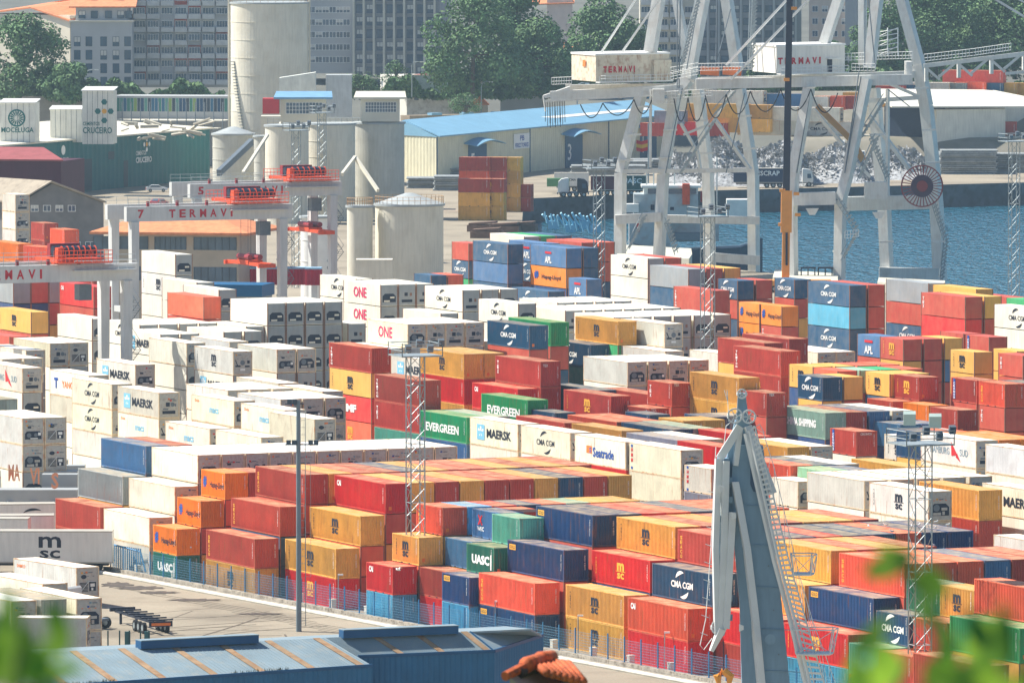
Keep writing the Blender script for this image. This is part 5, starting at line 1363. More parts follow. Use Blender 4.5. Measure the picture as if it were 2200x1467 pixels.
def hopper(x0,x1,y0,y1,Zd,label,txts,dep=7,sub=None):
    a=PD(x0,y1,Zd); q=Zd/F; w=(x1-x0)*q; h=(y1-y0)*q; r=empty('roof_hopper',label,'hopper','white hoppers on the teal warehouse roof',loc=a,rz=R_(-4))
    mb=MB(); mb.box((0,0,0),(w,dep,h)); mb.build('cladding',RW,r)
    mb=MB(); mb.prism([(-.2,-.3,h),(w+.2,-.3,h),(w+.2,dep+.3,h+.5),(-.2,dep+.3,h+.5)],(0,0,.2)); mb.build('roof',WHITE,r)
    mb=MB()
    for k in range(1,6): mb.box((w*k/6-.03,-.05,0),(w*k/6+.03,-.005,h))
    mb.build('seam',MID,r)
    mb=MB()
    for (s,fx,fz,fw,fh) in txts: put(mb,s,(w*fx,-.06,h*fz),Vector((w*fw,0,0)),Vector((0,0,h*fh)),.02)
    if sub=='wheel':
        for k in range(16): a0=22.5*k; arc(mb,(w*.48,-.06,h*.62),.95,a0,a0+14,1.1,X,Z,0,4)
        for k in range(24): a1=6.283*k/24; a2=6.283*(k+1)/24; R1=1.75; mb.quad((w*.48+R1*math.cos(a1),-.065,h*.62+R1*math.sin(a1)),(w*.48+R1*math.cos(a2),-.065,h*.62+R1*math.sin(a2)),(w*.48+1.45*math.cos(a2),-.065,h*.62+1.45*math.sin(a2)),(w*.48+1.45*math.cos(a1),-.065,h*.62+1.45*math.sin(a1)))
    if sub=='cross':
        for dx,dz in ((0,2.3),(0,-2.3),(-1.3,0),(1.3,0)): disc(mb,(w*.72+dx,-.07,h*.62+dz*.8),.62,X,Z,6)
    mb.build('lettering',GRNL,r)
    if sub=='cross': mb=MB(); disc(mb,(w*.72,-.075,h*.62),.5,X,Z,12); mb.build('emblem_centre',YEL,r)
    return r
hopper(0,76,222,306,1640,'left white hopper with green wheel emblem and capitals',[('MOCELUGA',.04,.25,.92,.13)],sub='wheel')
hopper(177,243,196,310,1645,'right white hopper tower with green diamond emblem',[('CEMENTOS',.02,.35,.55,.07),('CRUCEIRO',.02,.2,.95,.12)],sub='cross')
hopper(108,176,236,306,1660,'plain middle white hopper with sloping roof',[],dep=5)
# bare silo plant pipes on the roof
mb=MB(); rnd=random.Random(4)
for k in range(26):
    x=rnd.uniform(250,440); y=rnd.uniform(262,300); p=PD(x,y,1680+rnd.uniform(-15,15)); q2=p+Vector((rnd.uniform(-4,4),rnd.uniform(-2,2),rnd.uniform(-.5,1.2))); mb.tube([p,q2],rnd.uniform(.15,.4),5)
mb.build('roof_pipework',mat('pipework_cream',(200,192,172),.7,.15),label='tangle of pale pipes and ducts on the warehouse roof',cat='pipework',kind='stuff')
# stone hangar, maroon hangar at left
HG=mat('stone_grey',(126,124,122),.85,.15,.5); FIB=mat('fibre_cement_roof',(168,156,138),.85,.12,.4,c2=(130,118,104),amt=.5)
g0=PD(45,460,1390); g1=PD(222,466,1390); q=1390/F; gw=g1.x-g0.x; r=empty('stone_hangar','grey stone hangar with pitched fibre roof and white windows','building',loc=(g0.x,g0.y,0))
zt2=PD(0,437,1390).z; zp=PD(0,395,1390).z
mb=MB(); mb.prism([(0,0,0),(gw,0,0),(gw,0,zt2),(gw*.38,0,zp),(0,0,zt2+.2)],(0,1,0)); mb.prism([(0,1,0),(gw,1,0),(gw,1,zt2),(gw*.38,1,zp),(0,1,zt2+.2)],(-22,30,0)); mb.build('wall',HG,r)
mb=MB(); mb.prism([(gw*.38,-.8,zp+.3),(gw+.6,-.8,zt2+.1),(gw-22,30,zt2+.1),(gw*.38-22,30,zp+.3)],(0,0,.25)); mb.prism([(gw*.38,-.8,zp+.3),(-.6,-.8,zt2+.1),(-22.6,30,zt2+.1),(gw*.38-22,30,zp+.3)],(0,0,.25)); mb.build('roof',FIB,r)
windows(r,[gw*f for f in (.12,.27,.42,.57)],[zt2-1.4],1.3,1.1,seed=2,y=-.02); windows(r,[gw*f for f in (.1,.6,.78)],[1.6],1.7,1.9,seed=3,y=-.02)
r,w,h=bldg('maroon_hangar','maroon metal hangar with red ribbed roof at the left','building',-60,131,345,1450,1446,0,14,mat('maroon_sheet',(84,38,52),.6,.1,streak=True))
mb=MB(); mb.prism([(-1,-.6,h),(w+.6,-.6,h),(w-6,9,h+1.8),(-7,9,h+1.8)],(0,0,.3)); mb.build('roof',mat('maroon_roof',(158,84,84),.7,.15,.6),r)
# office with orange roof behind crane 7
r,w,h=bldg('port_office','port office with wide orange tiled roof and dark window bands','building',232,512,502,1172,1168,0,16,mat('office_grey_wall',(176,168,152),.8,.08))
mb=MB(); mb.prism([(-2.2,-2,h),(w+2,-2,h),(w-6,8,h+2.5),(5,8,h+2.5)],(0,0,.35)); mb.build('roof',ROOFT,r)
mb=MB(); mb.prism([(w+2,-2,h),(w+2,18,h),(w-6,8,h+2.5)],(0,0,.35)); mb.build('roof',ROOFT,r)
for z0,z1 in ((h-2.2,h-.35),(h-6.6,h-4.6)):
    for x0,x1 in ((w*.36-9,w*.36-1),(w*.36,w*.6),(w*.66,w*.985)):
        mb=MB(); mb.quad((x0,-.03,z0),(x1,-.03,z0),(x1,-.03,z1),(x0,-.03,z1)); mb.mi=1
        for k in range(7): x=x0+(x1-x0)*k/6; mb.box((x-.04,-.09,z0),(x+.04,-.032,z1))
        mb.build('window_band',[GLASS,DW],r)
for x in (w*.68,w*.76): mb=MB(); mb.box((x,-.7,h-8.3),(x+1.3,-.05,h-7.2)); mb.build('air_conditioner',WHITE,r)
r,w,h=bldg('blue_cabin_block','low building with bright blue fascia below the office','building',425,560,612,1112,1110,0,6,mat('cabin_grey',(150,156,156),.7,.1))
mb=MB(); mb.box((-.3,-.5,h-1.5),(w+.3,6.2,h+.1)); mb.build('fascia',mat('fascia_blue',(22,96,140),.5,.08),r)
truck(at(562,660,0)+Vector((0,0,0)),R_(180+4),'white lorry cab with blue and orange stripes beside the blue cabin',TRW,stripe=True)
# corrugated red open tops behind the crane legs
for j,(x0,x1,y0,Zt,tok) in enumerate(((527,655,574,1175,'R'),(655,690,575,1170,'R'))):
    a=PD(x0,y0+38,Zt); q=Zt/F; r=empty('open_top_container','red ribbed open top container with pale blue cover, %s piece'%['long left','short right'][j],'container',loc=a,rz=R_(-3)); w=(x1-x0)*q; h=34*q
    mb=MB(); n=int(w/.5); vs=[]
    for k in range(2*n+1): vs+=[(w*k/(2*n),.0 if k%2 else .15,0),(w*k/(2*n),.0 if k%2 else .15,h)]
    mb.add(vs,[(2*k,2*k+2,2*k+3,2*k+1) for k in range(2*n)]); mb.box((0,.16,0),(w,2.4,h-.1)); mb.build('side_wall',mat('ribbed_crimson',(176,36,62),.6,.1),r)
    mb=MB(); mb.box((0,-.02,h),(w,2.5,h+.25)); mb.build('cover',mat('tarpaulin_blue',(150,188,212),.6,.1),r)
# cars
def car(P,rz,label,c):
    r=empty('parked_car',label,'car',loc=P,rz=rz); m=mat('car_paint_%d_%d_%d'%c,c,.3,.04,spec=.6)
    mb=MB(); pr=[(0,0,.35),(4.3,0,.35),(4.35,0,.75),(3.9,0,.9),(3.2,0,1.0),(2.6,0,1.42),(1.1,0,1.46),(.35,0,1.02),(0,0,.95)]; mb.prism(pr,(0,1.75,0)); mb.build('body',m,r)
    mb=MB(); mb.quad((.75,-.01,1.0),(3.0,-.01,1.0),(2.55,-.01,1.36),(1.15,-.01,1.38)); mb.prism([(.32,.15,1.05),(.32,1.6,1.05),(1.02,1.5,1.44),(1.02,.25,1.44)],(-.03,0,.01)); mb.build('window',GLASS,r)
    for x in (.85,3.5):
        for y in (.02,1.73): w=link('wheel',WHEEL,r,loc=(x,y,.33)); w.scale=(.62,.5,.62)
    mb=MB(); mb.box((-.03,.1,.6),(0,.45,.8)); mb.build('tail_lamp',REDM,r); mb=MB(); mb.box((-.03,1.3,.6),(0,1.65,.8)); mb.build('tail_lamp',REDM,r)
car(at(314,413,0),R_(5),'white hatchback parked by the teal warehouse door',(222,226,228))
car(at(338,444,0),R_(62),'red hatchback seen from behind on the yard road',(190,44,52))
# station with green and blue panels, rails
r,w,h=bldg('rail_station','low station wall with green, yellow and blue panels','building',243,497,206,1800,1796,0,9,BG)
rnd=random.Random(6)
for k in range(34):
    c=rnd.choice([(70,130,116),(130,156,90),(58,104,134),(96,146,136),(52,80,108),(60,72,84)]); mb=MB(); x=w*k/34; mb.quad((x,-.02,h-3.4),(x+w/34*.86,-.02,h-3.4),(x+w/34*.86,-.02,h-.5),(x,-.02,h-.5)); mb.build('panel',mat('panel_%d_%d_%d'%c,c,.5,.05),r)
mb=MB(); mb.box((0,-9,h-5.2),(w,-1,h-5.0)); mb.box((0,-16,h-6.6),(w,-12,h-6.4)); mb.build('platform_canopy',BC_,r)
mb=MB(); 
for k in range(14): x=w*k/13; mb.tube([(x,-10,0),(x,-10,h-1)],.12,4)
mb.build('canopy_post',MID,r)
r,w,h=bldg('retaining_wall','long grey retaining wall behind the white hoppers','wall',50,250,208,1790,1795,0,2,mat('wall_concrete',(150,146,136),.9,.12))
# ---------------- blue roof warehouse 5 3 1 ----------------
WCR=mat('warehouse_cream',(222,216,186),.7,.06,.4,streak=True); WBL=mat('warehouse_roof_blue',(126,172,198),.6,.07,.3); DBL=mat('door_blue',(34,90,126),.5,.08)
hB=9.3; a=at(938,391,0); b_=at(1440,248,hB); b_=Vector((b_.x,b_.y,0)); c=at(869,386,0); u=(b_-a); wl=u.length; u.normalize(); gl=(c-a); gd=gl.length
r=empty('quay_warehouse','cream warehouse with light blue roof and doors numbered 5, 3 and 1','warehouse',loc=a,rz=math.atan2(u.y,u.x))
uu=Vector((u.x,u.y,0)); nn=Vector((-u.y,u.x,0)); gx,gy=gl.dot(uu),gl.dot(nn); gy=max(gy,gd*.9); gfull=46.0; sc_=gfull/gy; 
G=Vector((gx,gy,0)); G=G.normalized()*24
def corrwall(mb,p,q,z0,z1,step=.6,d=.08):
    p,q=Vector(p),Vector(q); n=max(2,int((q-p).length/step)); e=(q-p)/n; k_=Vector((e.y,-e.x,0)).normalized()*d; vs=[]
    for k in range(n+1): o=p+e*k+(k_ if k%2 else Vector((0,0,0))); vs+=[(o.x,o.y,z0),(o.x,o.y,z1)]
    mb.add(vs,[(2*k,2*k+2,2*k+3,2*k+1) for k in range(n)])
mb=MB(); corrwall(mb,(0,0,0),(wl,0,0),0,hB); mb.mi=0; corrwall(mb,(G.x,G.y,0),(0,0,0),0,hB+.0); mb.prism([(0.1,.1,0),(wl,.1,0),(wl+G.x,G.y,0),(G.x+.1,G.y,0)],(0,0,hB-.1)); mb.build('wall',WCR,r)
mb=MB(); rg=Vector((G.x,G.y,0))*.5
mb.prism([(-.5,-.9,hB),(wl+.5,-.9,hB),(wl+rg.x,rg.y,hB+3.0),(rg.x,rg.y,hB+3.0)],(0,0,.25)); mb.prism([(G.x-.5,G.y+.8,hB),(wl+G.x,G.y+.8,hB),(wl+rg.x,rg.y,hB+3.0),(rg.x,rg.y,hB+3.0)],(0,0,.25)); mb.prism([(-.4,-.3,hB),(rg.x-.3,rg.y,hB+3.0),(G.x-.4,G.y,hB)],(.3,0,0)); mb.build('roof',WBL,r)
mb=MB(); mb.prism([(wl*.55,3,hB+1.3),(wl*.98,3,hB+1.3),(wl*.97,5,hB+1.75),(wl*.5,5,hB+1.75)],(0,0,.12)) ; mb.build('roof_patch',WHITE,r)
for fx,num in ((.125,'5'),(.53,'3'),(.86,'1')):
    x=wl*fx; d_=bpy.data.objects.new('door',None); COL.objects.link(d_); d_.parent=r
    mb=MB(); mb.box((x,-.16,0),(x+wl*.075,-.1,7.0)); mb.build('door_leaf',DBL,d_)
    mb=MB(); put(mb,num,(x+1.4,-.18,1.6),Vector((2.2 if num!='1' else .8,0,0)),Vector((0,0,3.6)),.01); mb.build('number',WHITE,d_)
    mb=MB(); n=10
    for k in range(n):
        t0,t1=k/n,(k+1)/n; x0=x-2.5+t0*(wl*.075+6); x1=x-2.5+t1*(wl*.075+6); z0=7.3+math.sin(t0*3.1416)*1.0; z1=7.3+math.sin(t1*3.1416)*1.0
        mb.hexa([(x0,-3.2,z0-.5),(x1,-3.2,z1-.5),(x1,-.12,z1),(x0,-.12,z0),(x0,-3.2,z0-.35),(x1,-3.2,z1-.35),(x1,-.12,z1+.15),(x0,-.12,z0+.15)])
    mb.build('canopy',WBL,d_)
for fx in (0,.38,.72): mb=MB(); mb.box((wl*fx-.15,-.2,0),(wl*fx+.15,-.09,hB)); mb.build('downpipe',DBL,r)
sb=bpy.data.objects.new('sign_board',None); COL.objects.link(sb); sb.parent=r
mb=MB(); mb.box((wl*.31,-.3,5.2),(wl*.375,-.15,8.4)); mb.build('board',WHITE,sb); mb=MB(); put(mb,'PEREZ TORRES',(wl*.315,-.32,5.5),Vector((wl*.055,0,0)),Vector((0,0,.9)),.02); put(mb,'PB',(wl*.335,-.32,6.9),Vector((wl*.018,0,0)),Vector((0,0,1.1)),.02); mb.build('board_lettering',BLU,sb)
# second long roof behind
r,w,h=bldg('rail_shed','long brown weathered roof ridge behind the blue roofed warehouse','building',880,1330,249,1812,1840,0,4,mat('brown_roof',(150,136,116),.85,.2,.5))
for k in range(6): mb=MB(); x=w*(.1+.15*k); mb.box((x,-.5,h),(x+2.6,1.5,h+.5)); mb.build('roof_vent',WBL,r)
r,w,h=bldg('small_house','small white house with tiled roof behind the warehouse','building',1012,1048,226,1850,1850,0,6,BC_)
mb=MB(); mb.prism([(-.4,-.4,h),(w*.5,-.4,h+2.2),(w+.4,-.4,h)],(0,6.6,0)); mb.build('roof',ROOFT,r)
r,w,h=bldg('stone_depot','low grey depot behind the slender mast','building',1075,1170,208,1870,1870,0,8,BG)
mb=MB(); mb.prism([(-.5,-.5,h),(w+.5,-.5,h),(w,4,h+1.6),(0,4,h+1.6)],(0,0,.2)); mb.build('roof',FIB,r)
# street lamps in the town
for j,(x,y,z) in enumerate(((186,190,150),(885,170,133),(1034,240,175),(1240,240,178),(1160,205,0),(944,235,0))):
    if z==0: continue
    b0=PD(x,y,1830); t0=PD(x,z,1830); r=empty('street_lamp','curved grey street lamp before the flats, %s from the left'%NTH[j],'street lamp','curved street lamps before the flats',loc=b0)
    h=t0.z-b0.z; mb=MB(); mb.tube([(0,0,-4),(0,0,h*.8),(.3,0,h*.95),(1.2,0,h),(2.2,0,h*.97)],.12,5); mb.build('pole',STEEL,r)
    mb=MB(); mb.box((1.8,-.15,h*.96),(2.7,.15,h*.96+.2)); mb.build('lamp_head',WHITE,r)
for j,x in enumerate((876,938,1040,1074)):
    mb=MB(); p=at(x,262,0); 
    for dx in (0,.6): mb.tube([p+Vector((dx,0,0)),p+Vector((dx,0,11))],.07,4)
    for k in range(12): mb.tube([p+Vector((0,0,k*.9)),p+Vector((.6,0,k*.9+.9))],.05,3)
    mb.build('catenary_mast',MID,label='lattice railway mast, %s from the left'%NTH[j],cat='mast',group='railway masts')

# ---------------- quay cranes ----------------
def crane(label,Z,segs,house,extra):
    r=empty('quay_crane',label,'crane','ship to shore quay cranes',loc=(PD(house[0],590,Z).x,PD(house[0],590,Z).y,0)); inv=-r.location
    def P(x,y,dz): return PD(x,y,Z+dz)+inv
    for nm,pts,w,h,dz in segs:
        mb=MB()
        for (a,b_) in zip(pts[:-1],pts[1:]): 
            vert=abs(a[1]-b_[1])>abs(a[0]-b_[0])
            mb.beam(P(a[0],a[1],dz),P(b_[0],b_[1],dz),w*Z/F*(.86 if vert else 1),h,up=((.42,.9,0) if vert else (0,1,0)))
        mb.build(nm,CRANE,r)
    return r,P
Z1=1345.;Z2=1325.
seg1=[('leg',[(1379,196),(1333,372),(1332,545)],22,1.8,0),('leg',[(1453,190),(1425,375),(1416,550)],22,1.8,0),('leg',[(1500,195),(1521,372),(1526,610)],22,1.8,16),('leg',[(1590,192),(1618,375),(1620,600)],22,1.8,16),
 ('girder',[(1182,206),(1478,191)],19,2.0,0),('girder',[(1215,190),(1490,186)],15,1.6,14),
 ('tie_beam',[(1338,368),(1612,366)],9,1.0,-.5),('portal_beam',[(1322,472),(1420,466)],20,1.8,-1.5),('portal_beam',[(1425,470),(1632,474)],17,1.8,14),
 ('frame_leg',[(1420,-30),(1397,112)],26,1.8,4),('frame_leg',[(1448,-30),(1482,150),(1500,200)],17,1.4,16),('frame_leg',[(1515,-30),(1478,170),(1455,198)],27,2.0,0),('frame_leg',[(1557,-30),(1584,145)],24,1.8,16),
 ('brace',[(1463,265),(1500,330),(1505,372)],6,.6,10),('brace',[(1535,255),(1612,365)],8,.7,8),('brace',[(1468,290),(1530,265),(1575,195)],5,.5,4),
 ('stay',[(1292,113),(1375,-15)],4,.4,6),('stay',[(1337,112),(1415,0)],4,.4,2),('sill_beam',[(1530,553),(1632,560)],20,1.6,14),('stair_leg',[(1398,192),(1397,360)],5,.4,-2)]
rC1,P1=crane('left quay crane with rusty machinery house',Z1,seg1,(1333,),None)
seg2=[('leg',[(1738,190),(1705,372),(1700,452),(1702,595)],22,1.8,-2),('leg',[(1862,170),(1822,372),(1806,430),(1803,600)],22,1.8,-2),('leg',[(1877,190),(1893,372),(1900,450),(1906,590)],26,1.9,16),('leg',[(1974,140),(1990,228),(2006,372),(2012,443),(2020,605)],27,1.9,14),
 ('girder',[(1495,181),(1960,171)],22,2.2,0),('girder',[(1500,175),(1965,160)],15,1.6,14),('portal_beam',[(1705,428),(1795,426)],27,2,-3),('portal_beam',[(1812,438),(1998,434)],30,2,6),
 ('sill_beam',[(1889,588),(2020,590)],28,2,14),('tie_beam',[(1864,217),(1975,210)],9,.9,8),('brace',[(1875,165),(1975,208)],7,.7,8),('brace',[(1748,235),(1812,312)],8,.7,2),('brace',[(1868,250),(1960,372)],9,.8,8),('brace',[(1838,350),(1870,380)],7,.6,8),
 ('frame_leg',[(1812,-30),(1771,95)],23,1.6,6),('frame_leg',[(1853,-30),(1853,141)],15,1.4,12),('frame_leg',[(1888,-30),(1868,146)],23,1.8,0),('frame_leg',[(1930,-30),(1975,140)],24,1.8,14),
 ('stay',[(1560,141),(1695,-5)],5,.4,4),('stay',[(1570,172),(1745,-8)],5,.4,-2),('stay',[(2090,-30),(2215,45)],5,.4,4),('stay',[(2150,-20),(2230,20)],4,.4,4),('post',[(1907,192),(1907,440)],7,.7,6),
 ('tie_beam',[(1945,152),(1958,152)],40,6,4)]
rC2,P2=crane('right quay crane with white machinery house and cable reel',Z2,seg2,(1802,),None)
def house(r,P,x0,xm,x1,y0,y1,txt,m,tx):
    q=Z1/F; a=P(xm,y1,-3); c=P(x1,y1+3,6); l=P(x0,y1-6,8); h=(y1-y0)*q; ub=c-a; ub.z=0; ul=l-a; ul.z=0
    g=bpy.data.objects.new('machinery_house',None); COL.objects.link(g); g.parent=r
    mb=MB(); mb.prism([a,a+ub,a+ub+ul,a+ul],(0,0,h)); mb.build('house_wall',m,g)
    mb=MB(); mb.prism([a-ub*.01-ul*.01+Vector((0,0,h)),a+ub*1.01-ul*.01+Vector((0,0,h)),a+ub*1.01+ul*1.01+Vector((0,0,h)),a-ub*.01+ul*1.01+Vector((0,0,h))],(0,0,.3)); mb.build('house_roof',WHITE,g)
    mb=MB(); n=ub.cross(Vector((0,0,1))).normalized()*.05; st=(tx[1]-tx[0])/7
    for i,ch in enumerate('TERMAVI'): put(mb,ch,a+ub*(tx[0]+st*i)+n+Vector((0,0,h*.33)),ub*(st*.7*(1 if ch!='I' else .35)),Vector((0,0,h*.25)),.05)
    mb.build('lettering',REDT,g)
    mb=MB()
    for z in (.5,1.0): mb.tube([a-ul*.05+n*20+Vector((0,0,z)),a+ub+n*20+Vector((0,0,z))],.05,3)
    for k in range(14): p=a+ub*k/13+n*20; mb.tube([p,p+Vector((0,0,1.0))],.045,3)
    mb.prism([a+n*22,a+ub+n*22,a+ub,a],(0,0,-.2)); mb.build('walkway',WHITE,g)
    return g,a,ub,ul,h,n
RUSTW=mat('rusty_white_sheet',(226,214,190),.7,.1,.5,c2=(166,112,70),amt=.5,streak=True,rust=.9); NW=mat('house_white',(236,232,222),.6,.06,.4,streak=True,rust=.1)
g,a,ub,ul,h,n=house(rC1,P1,1228,1280,1438,120,176,'',RUSTW,(.1,.58))
mb=MB(); q=a+ul*.4; mb.obox(q+ul.normalized()*0+Vector((-.1,-.15,h*.55)),ul*.12,Vector((0,-.05,0)),(0,0,h*.25)); mb.build('notice',ORM,g)
mb=MB(); mb.obox(a+ub*.76-n*2,ub*.24,n*14,(0,0,h*.78)); mb.build('side_cabin',RUSTW,g)
g,a,ub,ul,h,n=house(rC2,P2,1617,1668,1815,102,158,'',NW,(.02,.72))
mb=MB(); mb.obox(a+ub*.74+n,ub*.07,n*.4,(0,0,h*.48)); mb.build('door',DARK,g); mb=MB(); mb.obox(a+ub*.71+n,ub*.19,n*16,(0,0,.12)); mb.v=[(v[0],v[1],v[2]+h*.5) for v in mb.v]; mb.build('door_canopy',WHITE,g)
def rail(r,P,pts,dz,name='walkway_rail',n=12,hh=1.1):
    mb=MB()
    for (x0,y0),(x1,y1) in zip(pts[:-1],pts[1:]):
        p,q=P(x0,y0,dz),P(x1,y1,dz)
        for z in (0,.5,hh): mb.tube([p+Vector((0,0,z)),q+Vector((0,0,z))],.05,3)
        for k in range(n+1): s=p.lerp(q,k/n); mb.tube([s,s+Vector((0,0,hh))],.045,3)
    mb.build(name,WHITE,r)
rail(rC1,P1,[(1185,182),(1228,180)],-2,n=8); rail(rC1,P1,[(1440,160),(1500,150)],-2,n=8); rail(rC1,P1,[(1425,212),(1530,206)],-3,n=12); rail(rC1,P1,[(1425,222),(1450,224)],-3,n=4)
rail(rC2,P2,[(1500,152),(1615,150)],-2,n=16); rail(rC2,P2,[(1815,130),(1960,126)],6,n=20); rail(rC2,P2,[(1830,152),(1880,152)],-4,n=6); rail(rC2,P2,[(1440,172),(1500,160)],-3,n=8)
mb=MB(); 
for k in range(2): a,b_=P2(1505+k*48,152,-1),P2(1545+k*48,155,-1); mb.beam(a,b_,1.1,1.3)
mb.build('orange_tank',mat('tank_orange',(228,128,72),.6,.1),rC2)
# steps and ladders
def stair(r,P,x0,y0,x1,y1,dz,name='stair'):
    mb=MB(); p,q=P(x0,y0,dz),P(x1,y1,dz); w=Vector((0,1.0,0)); side=Vector((.5,0,.35))
    for o in (Vector((0,0,0)),side,Vector((0,0,1.0)),): mb.tube([p+o,q+o],.07,4)
    n=max(6,int((q-p).length/.6))
    for k in range(n): s=p.lerp(q,k/n); mb.beam(s,s+side+Vector((.3,0,.3)),.12,.25)
    mb.build(name,STEEL,r)
stair(rC1,P1,1530,250,1575,200,-2); stair(rC1,P1,1460,372,1532,262,-2); stair(rC1,P1,1462,140,1500,-10,-4); stair(rC1,P1,1428,480,1450,548,-2)
stair(rC2,P2,1800,440,1838,500,-5); stair(rC2,P2,1836,505,1806,560,-5); stair(rC2,P2,1845,300,1898,215,0); stair(rC2,P2,1868,300,1905,390,4); stair(rC2,P2,2002,440,2028,520,4); stair(rC2,P2,1610,150,1618,-10,6); stair(rC2,P2,2028,520,2018,610,5)
rail(rC2,P2,[(1815,512),(1845,508)],-6,n=5)
mb=MB()
for dx in range(0,3): mb.tube([P2(1885+dx*22,120,10),P2(1885+dx*22,60,10)],.1,4)
for k in range(6): mb.tube([P2(1885,120-k*10,10),P2(1930,112-k*10,10)],.07,3); mb.tube([P2(1885+22*(k%2),120-k*10,10),P2(1907+22*(k%2),110-k*10,10)],.06,3)
mb.build('antenna_frame',WHITE,rC2)
# electric box, cable reel, festoon
mb=MB(); a=P2(1858,428,-1); q=Z2/F; mb.obox(a,(48*q,0,0),(0,3,0),(0,0,36*q)); mb.build('electric_house',CRANE,rC2)
cr=bpy.data.objects.new('cable_reel',None); COL.objects.link(cr); cr.parent=rC2; c=P2(1981,400,-3); R1=44*q; R2=24*q
RL=mat('reel_red',(140,60,62),.6,.1)
mb=MB(); n_=44
for k in range(n_): a1,a2=6.283*k/n_,6.283*(k+1)/n_; mb.beam(c+Vector((R1*math.cos(a1),0,R1*math.sin(a1))),c+Vector((R1*math.cos(a2),0,R1*math.sin(a2))),.14,.2)
for k in range(34): a1=6.283*k/34; mb.beam(c+Vector((R1*.25*math.cos(a1),-.3,R1*.25*math.sin(a1))),c+Vector((R1*math.cos(a1),0,R1*math.sin(a1))),.1,.14)
mb.build('reel_spokes',RL,cr)
mb=MB(); mb.tube([c+Vector((0,.3,0)),c+Vector((0,-.35,0))],R2,30); mb.build('reel_drum',mat('cable_dark_red',(74,58,76),.7,.15),cr); mb=MB(); mb.tube([c+Vector((0,-.36,0)),c+Vector((0,-.5,0))],R2*.5,20); mb.build('reel_hub',RL,cr)
def festoon(r,P,pts,sag,dz):
    mb=MB()
    for (x0,y0),(x1,y1) in zip(pts[:-1],pts[1:]):
        L_=[]
        for k in range(13): t=k/12; L_.append(P(x0+(x1-x0)*t,y0+(y1-y0)*t+sag*4*t*(1-t),dz))
        mb.tube(L_,.09,4)
    mb.build('festoon_cable',RUBBER,r)
festoon(rC1,P1,[(1247,225),(1295,222),(1362,214),(1400,215)],30,-4); festoon(rC1,P1,[(1448,212),(1478,210),(1515,212)],50,-4)
festoon(rC2,P2,[(1515,205),(1560,203)],50,-4); festoon(rC2,P2,[(1560,203),(1612,196),(1677,192),(1742,192),(1800,200)],46,-4); 
mb=MB()
for k in range(12): x=1173+k*3.6; mb.tube([P1(x,216,-3),P1(x+(k%3-1)*1.5,262+(k*37%14),-3)],.06,3)
mb.build('hanging_cables',RUBBER,rC1)
mb=MB(); mb.beam(P1(1167,206,-3),P1(1172,240,-3),.2,.2); mb.beam(P1(1170,218,-3),P1(1455,203,-3),.25,.25); mb.prism([P1(1167,206,-1),P1(1225,186,-1),P1(1225,200,-1),P1(1172,212,-1)],(0,3,0)); mb.build('boom_tip',CRANE,rC1)
mb=MB(); mb.obox(P1(1402,222,-4),(26*q,0,0),(0,3,0),(0,0,30*q)); mb.build('trolley_cabin',CRANE,rC1)
for x in (1745,1888):
    mb=MB(); y=470 if x<1800 else 478; w=18*q; p=P2(x-14,y-22,-5); mb.prism([p,p+Vector((28*q,0,0)),p+Vector((20*q,0,-14*q)),p+Vector((8*q,0,-14*q))],(0,1,0)); mb.build('lug_plate',CRANE,rC2)
for (r_,P_,L_) in ((rC1,P1,[((1455,-20),(1455,190)),((1462,-20),(1459,190)),((1466,190),(1430,372)),((1600,200),(1560,372)),((1500,10),(1475,150)),((1540,-10),(1538,150)),((1612,-10),(1612,150)),((1535,150),(1570,20))]),(rC2,P2,[((1858,-10),(1858,141)),((1846,150),(1815,372)),((1866,0),(1880,140)),((1740,200),(1712,372)),((1850,165),(1815,372)),((1907,192),(1955,230))])):
    mb=MB()
    for a,b_ in L_: mb.tube([P_(a[0],a[1],-3),P_(b_[0],b_[1],-3)],.09,4)
    mb.build('cable_run',MID,r_)
stair(rC1,P1,1612,-10,1606,148,4,'caged_ladder'); stair(rC1,P1,1380,470,1345,540,-3); stair(rC2,P2,1880,300,1840,390,-3)
for (r_,P_,xs) in ((rC1,P1,[(1379,230),(1363,290),(1345,345),(1440,280),(1428,340),(1507,260),(1517,330),(1600,250),(1612,320)]),(rC2,P2,[(1725,280),(1712,340),(1842,270),(1830,330),(1885,290),(1980,190),(1996,280),(2004,350),(1905,520),(2016,520),(1804,540)])):
    for (x,y) in xs: mb=MB(); mb.beam(P_(x-15,y,-1.2),P_(x+15,y-1,-1.2),.25,.3); mb.build('flange',CRANE,r_)
# boom lattice at right
mb=MB()
for k in range(7):
    x0=1985+k*35; x1=x0+35; yt0=142-(k*35)*.12; yt1=142-((k+1)*35)*.12; yb0=150+6; 
    mb.beam(P2(x0,yt0,6),P2(x1,yt1,6),.7,.7); mb.beam(P2(x0,yt0+30+k*1.5,6),P2(x1,yt1+31.5+k*1.5,6),.45,.45) if k>4 else None
    mb.beam(P2(x0,yt0,12),P2(x1,yt1,12),.6,.6)
    if k%2==0: mb.beam(P2(x0,yt0,6),P2(x0+34,yt0+30,6),.4,.4); mb.beam(P2(x0+5,yt0,8),P2(x0+5,yt0+34,8),.4,.6)
    else: mb.beam(P2(x1,yt1,6),P2(x0-3,yt0+28,6),.4,.4)
mb.build('boom_truss',CRANE,rC2); rail(rC2,P2,[(1985,132),(2090,120),(2172,108)],4,name='boom_rail',n=14)
